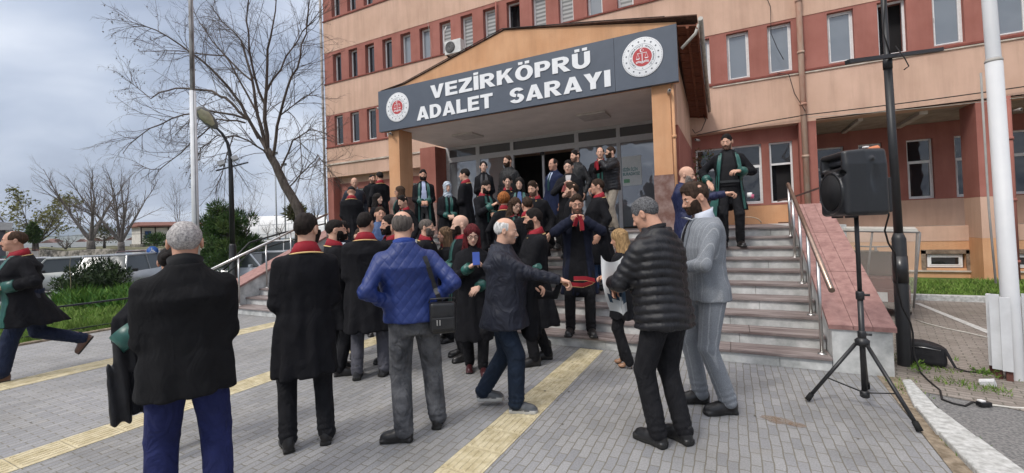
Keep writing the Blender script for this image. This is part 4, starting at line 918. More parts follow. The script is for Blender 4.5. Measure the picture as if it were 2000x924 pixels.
# climbing twigs with leaves beside the porch wall
r = np.random.RandomState(77); b0 = np.array([-.78, 12.7, 1.45]); cs = []; st = []
for k in range(22):
    z = r.uniform(.2, 2.1); p = b0+np.array([r.uniform(-.12, .55)*(z/2.1+.2), r.uniform(-.3, .3), z]); cs.append((p, .10)); st.append(([b0, b0+(p-b0)*.6+np.array([-.03, 0, .15]), p], .007))
leafy('climbing_plant', 'thin climbing shrub with small reddish green leaves in the corner beside the porch', b0, cs, 26, .055, [mat('vine_a', (.05, .09, .02), .7, .3), mat('vine_b', (.16, .09, .03), .7, .3)], 8, st, cat_='plant', part_='foliage', aspect=.4)
r = np.random.RandomState(78); 
for lb, (px, py) in (('little weed growing against the white guard boards', (1918, 738)), ('weed tuft at the foot of the black pole beside the bag', (1795, 728))):
    b0 = on_z(px, py, .01); leafy('weed', lb, b0, [(b0+np.array([r.normal(0, .05), r.normal(0, .05), r.uniform(.02, .07)]), .03) for _ in range(9)], 16, .02, GR[:2], 9, cat_='plant', part_='foliage', aspect=.35, group=None)
# ------------------------------------------------------------------ background: bank, fence, houses, cars
STONE = mat('field_stone', (.10, .092, .075), .95, col2=(.36, .33, .28), scale=3.2, bump=1., bscale=5, detail=3, lo=.42, hi=.60)
A, B_, C_ = on_d(-260, 492, 40), on_d(340, 486, 30), on_d(640, 470, 26)
def bank(name, pts, z0, z1, m, depth=.5, label=None, cat_=None, kind=None):
    mb = MB(); vs = []; r = np.random.RandomState(3); P = []
    for i in range(len(pts)-1):
        for t in np.linspace(0, 1, 24, endpoint=False): P.append(pts[i]*(1-t)+pts[i+1]*t)
    P.append(pts[-1]); n = len(P)
    for p in P:
        d = p[:2]/np.linalg.norm(p[:2]); j = r.normal(0, .06); z1_ = z1(p)+r.normal(0, .05)
        vs += [(p[0]+d[0]*j, p[1]+d[1]*j, z0), (p[0]+d[0]*(j+.12), p[1]+d[1]*(j+.12), z1_), (p[0]+d[0]*(depth), p[1]+d[1]*(depth), z1_+.02)]
    fs = []
    for i in range(n-1): a, b = 3*i, 3*i+3; fs += [(a, b, b+1, a+1), (a+1, b+1, b+2, a+2)]
    o = mb.add(vs, fs).build(name, m)
    return tag(o, label, cat_, None, kind)
topz = lambda p: np.interp(p[0], [A[0], B_[0], C_[0]], [A[2], B_[2], C_[2]])
bank('stone_wall', [A, B_, C_], -.7, topz, STONE, .5, 'long low rubble stone wall behind the car park', 'wall')
bank('earth_bank', [A*np.array([1.01, 1.01, 1])+np.array([0, .3, 0]), B_*np.array([1.01, 1.01, 1])+np.array([0, .3, 0]), C_*np.array([1.01, 1.01, 1])+np.array([0, .3, 0])], -.7, lambda p: topz(p)+.02, mat('bank_earth', (.07, .085, .035), .95, col2=(.20, .17, .10), scale=2.), 26, kind='structure')
def fence(label, pts, h, gap, m, post=.05, bar=.016):
    o = empty('mesh_fence', pts[0], 0, label, 'fence'); b0 = np.array(pts[0]); pm = MB(); n = 0
    for i in range(len(pts)-1):
        a, c = np.array(pts[i]), np.array(pts[i+1]); L_ = np.linalg.norm(c-a); k = int(L_/gap)
        for j in range(k+1): p = a+(c-a)*j/max(k, 1)-b0; pm.bar(p, p+np.array([0, 0, h]), bar, bar)
        for zz in (.12, h-.1): pm.bar(a-b0+np.array([0, 0, zz]), c-b0+np.array([0, 0, zz]), bar*1.6, bar*1.6)
    pm.build('panel', m, o)
    for i in range(len(pts)-1):
        a, c = np.array(pts[i]), np.array(pts[i+1]); k = max(1, int(np.linalg.norm(c-a)/2.6))
        for j in range(k): p = a+(c-a)*j/k-b0; q = MB(); q.bar(p, p+np.array([0, 0, h+.1]), post, post); q.build('post', m, o)
    return o
FM = mat('dark_fence_metal', (.05, .055, .055), .6)
fence('dark bar fence along the bank at the far left behind the trees', [on_d(40, 489, 37), on_d(285, 483, 35)], 1.2, .16, FM, bar=.022)
fence('grey bar fence in front of the white sports hall', [on_d(505, 462, 34), on_d(640, 455, 32)], .95, .2, mat('light_fence_metal', (.28, .30, .32), .6), bar=.018)
# low black railing along the lawn edge
o = empty('lawn_railing', (-10.4, 3.1, 0), 0, 'low black metal railing along the lawn edge behind the running man', 'railing'); a, c = np.array([-.02, -2.4, 0]), np.array([.30, 2.25, 0])
m = MB(); m.bar(a+[0, 0, .5], c+[0, 0, .5], .045, .03); m.bar(a+[0, 0, .08], c+[0, 0, .08], .02, .02); m.build('rail', BLK, o)
for k in range(13): t = k/12; p = a+(c-a)*t; q = MB(); q.bar(p+[0, 0, -.05 if k % 3 == 0 else .08], p+[0, 0, .49], .03 if k % 3 == 0 else .018, .03 if k % 3 == 0 else .018); q.build('post', BLK, o)
# timbered house
def place(o, px, py, zc, rel=0): p = on_d(px, py, zc); o.location = tuple(p); o.rotation_euler = (0, 0, atan2(-p[0], p[1])+radians(rel)); return o
WPL = mat('white_plaster', (.60, .57, .52), .9, .12, 2); TIM = mat('dark_timber', (.06, .04, .035), .8); RROOF = mat('red_brown_roof', (.17, .075, .055), .85, .2, 3)
h = place(empty('timbered_house', label='small white house with dark timbers and a flat red brown roof', cat='building'), 318, 484, 42, 12)
m = MB(); m.box(-1.6, 3.2, 0, 4, .45, 2.05); m.build('wall', WPL, h); m = MB(); m.box(-1.75, 3.35, -.1, 4.1, -.6, .45); m.build('stone_base', STONE, h)
m = MB(); m.box(-1.95, 3.6, -.5, 4.4, 2.05, 2.18); m.add([(-1.95, -.5, 2.18), (3.6, -.5, 2.18), (3.6, 4.4, 2.18), (-1.95, 4.4, 2.18), (-1.6, 1.2, 2.55), (3.2, 1.2, 2.55), (3.2, 2.6, 2.55), (-1.6, 2.6, 2.55)], [(4, 5, 6, 7), (0, 1, 5, 4), (1, 2, 6, 5), (2, 3, 7, 6), (3, 0, 4, 7)]); m.build('roof', RROOF, h)
for x in (-1.6, -.55, .45, 1.4, 2.4, 3.15): m = MB(); m.box(x-.05, x+.05, -.03, 0, .45, 2.05); m.build('timber_post', TIM, h)
for z in (.47, 2.0): m = MB(); m.box(-1.65, 3.2, -.04, -.002, z-.04, z+.04); m.build('timber_beam', TIM, h)
for x in (-1.1, 1.9): m = MB(); m.box(x-.24, x+.24, -.045, .0, .95, 1.65); w_ = m.build('window', TIM, h); m = MB(); [m.box(x+a, x+a+.19, -.055, -.047, z, z+.30) for a in (-.21, .02) for z in (.98, 1.32)]; m.build('pane', glass_mat('blue_pane', (.05, .10, .22), 1.7), w_)
# white sports hall: barrel vault
WHF = mat('white_membrane', (.66, .66, .64), .6, .06, .5)
h = place(empty('sports_hall', label='long white vaulted sports hall behind the stairs railing', cat='building'), 545, 473, 68, -8)
m = MB(); vs = []; n = 14
for x in (-5.6, 6.5):
    for k in range(n+1): a = pi*k/n; vs.append((x, 4.-cos(a)*4., .6+sin(a)*3.7))
m.add(vs, [(k, k+1, n+2+k, n+1+k) for k in range(n)]+[tuple(range(n+1)), tuple(range(n+1, 2*n+2))[::-1]], 0, False); m.build('vault', WHF, h)
m = MB(); m.box(-5.7, 6.6, -.05, 8.05, -1.5, .62); m.build('wall', mat('blue_grey_wall', (.25, .29, .33), .8), h)
for k in range(6): m = MB(); vs = [(-5.0+k*2.1+dx, 4.-cos(a)*4.02, .6+sin(a)*3.72) for a in np.linspace(0, pi, 15) for dx in (0, .06)]; m.add(vs, [(2*i, 2*i+1, 2*i+3, 2*i+2) for i in range(14)]); m.build('rib', mat('hall_rib', (.45, .47, .48), .6), h)
h = place(empty('long_tent', label='low long white tent roof seen through the fence at the left', cat='tent'), 140, 492, 56)
m = MB(); m.prism([(-5.5, 0), (8, 0), (8, .85), (7.6, 1.25), (-5.1, 1.25), (-5.5, .85)], 0, 5); m.build('cover', WHF, h); m = MB(); [m.box(x, x+.12, -.04, -.002, 0, .85) for x in np.arange(-5, 7.9, 1.6)]; m.build('seam', FM, h)
h = place(empty('kiosk', label='grey flat roofed kiosk cut by the left edge of the photo', cat='building'), -6, 492, 26)
m = MB(); m.box(-1.5, .35, 0, 2, -.6, 1.3); m.build('wall', mat('kiosk_dark', (.09, .09, .10), .7), h); m = MB(); m.box(-1.7, .62, -.3, 2.3, 1.3, 1.75); m.build('roof', mat('kiosk_grey', (.42, .41, .39), .7), h)
h = place(empty('awning_stall', label='small red and white awning behind the running man', cat='stall'), 52, 497, 30)
m = MB(); m.add([(-.6, 0, .55), (.6, 0, .25), (.6, 1, .25), (-.6, 1, .55)], [(0, 1, 2, 3)]); m.build('awning', mat('awning_red', (.45, .06, .05), .7), h); m = MB(); m.box(-.6, .55, .1, 1, -.9, .2); m.build('stall_body', WPL, h)
VR = mat('village_roof', (.17, .09, .07), .9, .2, .5); VW = mat('village_wall', (.45, .43, .40), .9, .1, .5); rv = np.random.RandomState(5)
desc = ['left of the first thick tree', 'under the conifer', 'between the thick trees', 'beside the small evergreen', 'near the second thick tree', 'left of the timbered house', 'just behind the bank', 'low in the valley', 'beside the quarry slope', 'above the hall roof at the left', 'above the middle of the hall roof']
for i, (px, py, zc) in enumerate([(92, 480, 190), (112, 478, 200), (190, 477, 170), (214, 476, 180), (226, 475, 160), (258, 476, 165), (268, 474, 175), (281, 475, 185), (158, 479, 170), (500, 424+40, 210), (538, 463, 220)]):
    o = place(empty('village_house', label='distant red roofed house '+desc[i], cat='building', group='small houses in the valley'), px, py, zc, rv.uniform(-30, 30)); w_, hh_ = rv.uniform(1.5, 2.6), rv.uniform(.8, 1.6)
    if i > 8: hh_ = 9.5
    m = MB(); m.box(-w_, w_, 0, 5, -3, hh_); m.build('wall', VW, o); m = MB(); m.prism([(-w_-.4, hh_), (w_+.4, hh_), (0, hh_+1.5)], -.4, 5.4); m.build('roof', VR, o)
for lb, px, zc, top in (('tall thin floodlight pole above the white hall, left one', 541, 60, 300), ('thin floodlight pole above the white hall, right one', 558, 62, 322)):
    b = on_d(px, 468, zc); t_ = on_d(px, top, zc); o = empty('floodlight_pole', b, 0, lb, 'pole'); m = MB(); m.tube([(0, 0, -1), (0, 0, t_[2]-b[2])], .10, 8); m.build('pole', mat('galvanised', (.35, .37, .39), .5), o)
    m = MB(); m.box(-.5, .5, -.1, .1, t_[2]-b[2]-.1, t_[2]-b[2]+.25); m.build('lamp_head', FM, o)

# ---- parked cars
TYRE = mat('tyre_rubber', (.015, .015, .016), .8); RIM = mat('alloy_rim', (.35, .36, .37), .35, metal=.8); CGL = glass_mat('car_glass', (.05, .06, .065), 1.4, rough=.12)
HL = mat('headlight_lens', (.5, .52, .54), .15, spec=.8); TL = mat('tail_light', (.30, .015, .012), .25, spec=.7); PLT = mat('number_plate', (.65, .65, .64), .5)
def car(label, px, zc, rel, paint, L=4.3, W=1.76, H=1.50, kind='sedan', ground=-.6):
    d_ = on_d(px, 500, zc); o = empty('parked_car', (d_[0], d_[1], ground), atan2(-d_[0], d_[1])+radians(rel), label, 'car', 'cars in the car park')
    pm = mat('paint_%.2f_%.2f_%.2f' % paint, paint, .3, .05, 3, spec=.6, coat=.6); w = W/2; f, b = -L/2, L/2; bl = H*.60
    # body: cross sections along the length (front at -x)
    cg = {'sedan': (.24, .36, .72, .93), 'suv': (.22, .32, .88, .98), 'van': (.10, .20, .96, .995), 'hatch': (.23, .34, .80, .96)}[kind]
    st = [(0, .30, .48, .80), (.03, .20, .58, .93), (.12, .17, .62, .99), (cg[0], .17, bl/H*H-.02, 1), (.5, .17, bl, 1), (cg[3]-.03, .17, bl+.02, .99), (.97, .20, bl-.02 if kind != 'sedan' else bl-.04, .95), (1, .32, bl*.82, .86)]
    vs = []
    for t, z0, z1, ww in st:
        x = f+L*t; y = w*ww
        for (yy, zz) in ((-y*.86, z0), (-y, z0+.14), (-y, (z0+z1)/2+.05), (-y*.93, z1), (0, z1+.035), (y*.93, z1), (y, (z0+z1)/2+.05), (y, z0+.14), (y*.86, z0)): vs.append((x, yy, zz))
    n = 9; fs = [(i*n+k, (i+1)*n+k, (i+1)*n+k+1, i*n+k+1) for i in range(len(st)-1) for k in range(n-1)]+[(i*n+n-1, (i+1)*n+n-1, (i+1)*n, i*n) for i in range(len(st)-1)]+[tuple(range(n)), tuple((len(st)-1)*n+k for k in range(n))[::-1]]
    m = MB(); m.add(vs, fs, 0, True); body = m.build('body', pm, o)
    gx = [f+L*c for c in cg]; yb, yt = w*.92, w*.74
    def gh(mb, k=0., z0=bl-.01, z1=H-.04):
        v = [(gx[0]+k, -yb+k, z0), (gx[3]-k, -yb+k, z0), (gx[3]-k, yb-k, z0), (gx[0]+k, yb-k, z0), (gx[1]+k, -yt+k, z1), (gx[2]-k, -yt+k, z1), (gx[2]-k, yt-k, z1), (gx[1]+k, yt-k, z1)]
        mb.add(v, [(0, 1, 5, 4), (1, 2, 6, 5), (2, 3, 7, 6), (3, 0, 4, 7), (4, 5, 6, 7)])
    m = MB(); gh(m, .012); m.build('window', CGL, o)
    m = MB(); c8 = [(gx[0], yb, bl), (gx[1], yt, H-.05), (gx[2], yt, H-.05), (gx[3], yb, bl)]
    for s in (-1, 1):
        for i in range(3): m.bar((c8[i][0], s*c8[i][1], c8[i][2]), (c8[i+1][0], s*c8[i+1][1], c8[i+1][2]), .055, .06)
        xm = (gx[1]+gx[2])/2; m.bar((xm, s*(yb-.01), bl), (xm, s*(yt-.0), H-.05), .05, .04)
    m.box(gx[1]-.02, gx[2]+.02, -yt-.01, yt+.01, H-.06, H-.005); m.build('roof', pm, o, bevel=.02)
    for xw in (f+L*.19, f+L*.81):
        for s in (-1, 1):
            m = MB(); m.lathe((xw, s*(w-.11), .32), [(.20, -.10), (.31, -.10), (.325, -.05), (.325, .05), (.31, .10), (.20, .10)], 20, 0, axis=((1, 0, 0), (0, 0, 1), (0, s, 0))); t_ = m.build('wheel', TYRE, o)
            m = MB(); m.lathe((xw, s*(w-.02), .32), [(.21, -.02), (.20, .005), (.05, .0), (.0, .01)], 16, 0, axis=((1, 0, 0), (0, 0, 1), (0, s, 0))); m.build('rim', RIM, t_)
    for s in (-1, 1):
        m = MB(); m.obox((f+.10, s*w*.68, .64), np.array([(1, -.25*s, 0), (.25*s, 1, 0), (0, 0, 1)]), .06, .20, .065); m.build('headlight', HL, o)
        m = MB(); m.obox((b-.06, s*w*.72, .80), np.eye(3), .05, .14, .09); m.build('tail_light', TL, o)
        m = MB(); m.obox((gx[0]+.35, s*(w+.06), bl+.06), np.eye(3), .06, .08, .06); m.build('mirror', pm if kind != 'suv' else TYRE, o, bevel=.02)
    m = MB(); m.box(f-.012, f+.05, -w*.45, w*.45, .42, .62); g_ = m.build('grille', TYRE, o)
    m = MB(); [m.box(f-.02, f-.012, y-.012, y+.012, .43, .61) for y in np.linspace(-w*.42, w*.42, 11)]; m.build('grille_bar', RIM, g_)
    m = MB(); m.box(f-.03, f-.005, -.26, .26, .30, .41); m.build('number_plate', PLT, o); m = MB(); m.box(b+.0, b+.02, -.26, .26, .45, .56); m.build('number_plate', PLT, o)
    return o
car('silver hatchback side on behind the dark shrub at the left', 142, 19.5, -4, (.34, .36, .34), 4.2, kind='suv', H=1.58)
car('silver grey off-roader with a slatted grille, its front towards us', 232, 17.2, 62, (.27, .285, .30), 4.4, W=1.85, kind='suv', H=1.68)
car('white saloon half hidden by the grey haired man', 318, 20.5, 35, (.60, .61, .62), kind='sedan', H=1.45)
car('dark red brown car behind the off-roader', 262, 26, 80, (.09, .035, .035), kind='hatch', H=1.6)
car('blue grey car under the disabled parking sign', 318, 27, 30, (.10, .12, .17), kind='hatch', H=1.5)
car('silver car furthest left, behind the running man', 20, 22, 10, (.45, .46, .47), kind='hatch')
car('pale blue saloon seen under the stairs railing at the lamp post', 478, 19, 150, (.33, .37, .43), kind='sedan')
car('silver estate seen through the ramp railing', 530, 20, 160, (.40, .42, .44), kind='suv', H=1.5)
car('boxy white van in front of the stone wall, near the tree trunk', 572, 24.5, 170, (.62, .63, .63), 4.0, kind='van', H=1.95)
# disabled parking sign
p = on_d(298, 490, 18.5); o = empty('parking_sign', (p[0], p[1], -.6), atan2(-p[0], p[1]), 'round blue disabled parking sign on a post', 'sign')
m = MB(); m.tube([(0, 0, 0), (0, 0, p[2]+.6-.16)], .022, 8); m.build('post', mat('galvanised', (.35, .37, .39), .5), o)
zc_ = p[2]+.6; m = MB(); m.lathe((0, 0, zc_), [(.0, -.01), (.20, -.01), (.20, .01), (.0, .01)], 28, 0, axis=((1, 0, 0), (0, 0, 1), (0, -1, 0))); m.build('disc', mat('sign_blue', (.025, .10, .34), .5), o)
m = MB(); Ys = -.016
disc(m, -.01, zc_-.05, .055, .075, Ys, 0, 24); disc(m, -.03, zc_+.115, 0, .022, Ys, 0, 12)
def fl(q): m.add([(x, Ys-.001, zc_+z) for x, z in q], [tuple(range(len(q)))])
fl([(-.045, .09), (-.015, .09), (-.010, -.03), (-.040, -.03)]); fl([(-.03, .045), (.045, .045), (.045, .022), (-.03, .022)]); fl([(-.03, -.03), (.06, -.03), (.06, -.005), (-.03, -.005)]); fl([(.045, -.015), (.068, -.005), (.10, -.10), (.078, -.10)])
m.build('wheelchair_symbol', mat('sign_white', (.7, .7, .7), .5), o)
# ------------------------------------------------------------------ air
hz = MB(); hz.box(-3600, 3600, -420, 4300, -4, 420)
HZ = bpy.data.materials.new('pale_air'); HZ.use_nodes = True; hn = HZ.node_tree.nodes; hl = HZ.node_tree.links
hn.remove(hn['Principled BSDF']); hv_ = hn.new('ShaderNodeVolumePrincipled'); hv_.inputs['Density'].default_value = .00022; hv_.inputs['Color'].default_value = (.82, .90, 1, 1); hv_.inputs['Anisotropy'].default_value = .2
hl.new(hv_.outputs[0], hn['Material Output'].inputs['Volume'])
o = hz.build('haze', HZ); tag(o, kind='stuff')
# ------------------------------------------------------------------ people: implicit surfaces meshed with surface nets
def nets(fn, lo, hi, h, c=4, slack=.03):
    lo = np.array(lo, float)-2*h; hi = np.array(hi, float)+2*h
    nb = np.ceil(((hi-lo)/h+1)/c).astype(int); n = nb*c
    bc = [lo[i]+(np.arange(nb[i])*c+(c-1)/2)*h for i in range(3)]
    G = np.stack(np.meshgrid(*bc, indexing='ij'), -1).reshape(-1, 3)
    dc = fn(G).reshape(nb); keep = np.abs(dc) < c*h*.9+slack
    D = np.repeat(np.repeat(np.repeat(dc, c, 0), c, 1), c, 2)
    K = np.repeat(np.repeat(np.repeat(keep, c, 0), c, 1), c, 2)
    I = np.argwhere(K); D[K] = fn(lo+I*h)
    S = D < 0
    cn = [(0,0,0),(1,0,0),(0,1,0),(1,1,0),(0,0,1),(1,0,1),(0,1,1),(1,1,1)]
    def sh(A, o): return A[o[0]:A.shape[0]-1+o[0], o[1]:A.shape[1]-1+o[1], o[2]:A.shape[2]-1+o[2]]
    cnt = sum(sh(S, o).astype(np.int8) for o in cn); M = (cnt > 0) & (cnt < 8)
    C = np.argwhere(M); m = len(C)
    vals = [sh(D, o)[M] for o in cn]
    pos = np.zeros((m, 3)); k = np.zeros(m)
    for a in range(8):
        for ax in range(3):
            b = a | (1 << ax)
            if b == a: continue
            va, vb = vals[a], vals[b]; x = (va < 0) != (vb < 0)
            t = np.where(x, va/(va-vb+1e-12), 0)
            p = np.array(cn[a], float)[None, :]+np.zeros((m, 3)); p[:, ax] += t
            pos += p*x[:, None]; k += x
    V = lo+(C+pos/k[:, None])*h
    idx = np.full(M.shape, -1, np.int32); idx[M] = np.arange(m)
    F = []
    s0, s1 = S[:-1, 1:-1, 1:-1], S[1:, 1:-1, 1:-1]; E = np.argwhere(s0 != s1); E[:, 1:] += 1
    def q(a, b, c_, d, flip):
        Q = np.stack([a, b, c_, d], 1); Q[flip] = Q[flip][:, ::-1]; return Q
    i, j, l = E.T; fl = ~S[i, j, l]
    F.append(q(idx[i, j-1, l-1], idx[i, j, l-1], idx[i, j, l], idx[i, j-1, l], fl))
    s0, s1 = S[1:-1, :-1, 1:-1], S[1:-1, 1:, 1:-1]; E = np.argwhere(s0 != s1); E[:, 0] += 1; E[:, 2] += 1
    i, j, l = E.T; fl = ~S[i, j, l]
    F.append(q(idx[i-1, j, l-1], idx[i-1, j, l], idx[i, j, l], idx[i, j, l-1], fl))
    s0, s1 = S[1:-1, 1:-1, :-1], S[1:-1, 1:-1, 1:]; E = np.argwhere(s0 != s1); E[:, 0] += 1; E[:, 1] += 1
    i, j, l = E.T; fl = ~S[i, j, l]
    F.append(q(idx[i-1, j-1, l], idx[i, j-1, l], idx[i, j, l], idx[i-1, j, l], fl))
    F = np.concatenate(F); F = F[(F >= 0).all(1)]
    return V, F

A_ = np.array
def smin(a, b, k): h = np.clip(.5+.5*(b-a)/k, 0, 1); return b*(1-h)+a*h-k*h*(1-h)
def smax(a, b, k): return -smin(-a, -b, k)
def sph(P, c, r): return np.linalg.norm(P-A_(c), axis=1)-r
def ell(P, c, r):
    q = P-A_(c); r = A_(r, float); k0 = np.linalg.norm(q/r, axis=1); k1 = np.linalg.norm(q/(r*r), axis=1)
    return k0*(k0-1)/(k1+1e-9)
def rc(P, a, b, ra, rb, want_t=False):
    a = A_(a, float); b = A_(b, float); ba = b-a; pa = P-a
    t = np.clip(pa@ba/(ba@ba), 0, 1); d = np.linalg.norm(pa-t[:, None]*ba, axis=1)-(ra+(rb-ra)*t)
    return (d, t) if want_t else d
def wr(P, f, seed, aniso=(1, 1, 1)):
    r = np.random.RandomState(seed); Q = P*A_(aniso)*f; s = 0
    for _ in range(5):
        k = r.normal(size=3); l2 = r.normal(size=3)*.7; s = s+np.sin(Q@k+r.rand()*6.28+1.6*np.sin(Q@l2+r.rand()*6))
    return s/5
def loft(P, prof, p=2.3):
    """prof rows: z, rx, ry, cx, cy"""
    z = P[:, 2]; T = A_(prof, float); T = T[np.argsort(T[:, 0])]
    rx, ry, cx, cy = [np.interp(z, T[:, 0], T[:, i]) for i in (1, 2, 3, 4)]
    n = (np.abs((P[:, 0]-cx)/rx)**p+np.abs((P[:, 1]-cy)/ry)**p)**(1/p)
    d = (n-1)*np.minimum(rx, ry)
    return np.maximum(d, np.maximum(z-T[-1, 0], T[0, 0]-z)), np.arctan2(P[:, 0]-cx, -(P[:, 1]-cy))

# ---- head (centre of skull at origin, facing -Y, crown +.118, chin -.117)
def head_sdf(P, fem=False):
    jw = .88 if fem else 1.0
    d = ell(P, (0, .014, .030), (.076, .098, .088))
    d = smin(d, ell(P, (0, -.022, -.030), (.061*jw, .067, .080)), .03)
    d = smin(d, ell(P, (0, -.030, -.068), (.047*jw, .050, .045)), .025)
    d = smin(d, sph(P, (0, -.066, -.097), .018 if fem else .021), .022)
    X = np.abs(P[:, 0]); Q = np.stack([X, P[:, 1], P[:, 2]], 1)
    d = smin(d, sph(Q, (.040*jw, -.050, -.028), .022), .02)
    d = smin(d, rc(Q, (0, -.081, .018), (.036, -.072, .020), .009, .007), .014)
    d = smax(d, -ell(Q, (.030, -.098, -.002), (.019, .018, .012)), .010)
    d = smin(d, ell(Q, (.030, -.077, -.004), (.015, .010, .010)), .005)
    d = smin(d, rc(P, (0, -.084, .004), (0, -.107, -.034), .007, .011), .010)
    d = smin(d, sph(Q, (.011, -.096, -.039), .008), .006)
    d = smin(d, rc(Q, (0, -.091, -.061), (.020, -.080, -.063), .0055, .003), .005)
    d = smin(d, rc(Q, (0, -.089, -.071), (.017, -.080, -.069), .0065, .003), .005)
    d = smax(d, -rc(Q, (0, -.099, -.066), (.022, -.086, -.066), .0022, .001), .002)
    ear = ell(Q, (.080, .014, -.008), (.011, .019, .033)); ear = smax(ear, -ell(Q, (.091, .008, -.004), (.008, .011, .019)), .004)
    d = smin(d, ear, .006)
    nk = .050 if fem else .058
    d = smin(d, rc(P, (0, .020, -.060), (0, .034, -.20), nk, nk+.006), .022)
    return d
def tmpl_head(fem):
    V, F = nets(lambda P: head_sdf(P, fem), (-.1, -.125, -.21), (.1, .125, .125), .0055, slack=.01)
    c = V[F].mean(1); mi = np.zeros(len(F), int)
    lip = (np.abs(c[:, 0]) < .021) & (c[:, 2] < -.057) & (c[:, 2] > -.077) & (c[:, 1] < -.084)
    mi[lip] = 3
    parts = [(V, F, mi)]
    for s in (-1, 1):                                                     # eyeballs: white with a dark iris
        for rad, off, m in ((.0125, 0, 1), (.0062, -.0072, 2)):
            th = np.linspace(0, pi, 7); ph = np.linspace(0, 2*pi, 11)[:-1]
            T, PH = np.meshgrid(th, ph, indexing='ij')
            vv = np.stack([np.sin(T)*np.cos(PH)*rad, -np.cos(T)*rad, np.sin(T)*np.sin(PH)*rad], -1).reshape(-1, 3)
            vv = vv*A_([1.05, 1, .50 if m == 1 else .80])+A_([s*.031, -.0752+off, -.003])
            ii = np.arange(6)[:, None]*10; jj = np.arange(10)[None]; 
            ff = np.stack([ii+jj, ii+(jj+1) % 10, ii+10+(jj+1) % 10, ii+10+jj], -1).reshape(-1, 4)
            parts.append((vv, ff, np.full(len(ff), m)))
    return cat(parts)
def cat(parts):
    o = 0; Vs = []; Fs = []; Ms = []
    for p in parts:
        Vs.append(p[0]); Fs.append(np.asarray(p[1])+o); Ms.append(p[2] if len(p) > 2 else np.zeros(len(p[1]), int)); o += len(p[0])
    return np.concatenate(Vs), np.concatenate(Fs), np.concatenate(Ms)

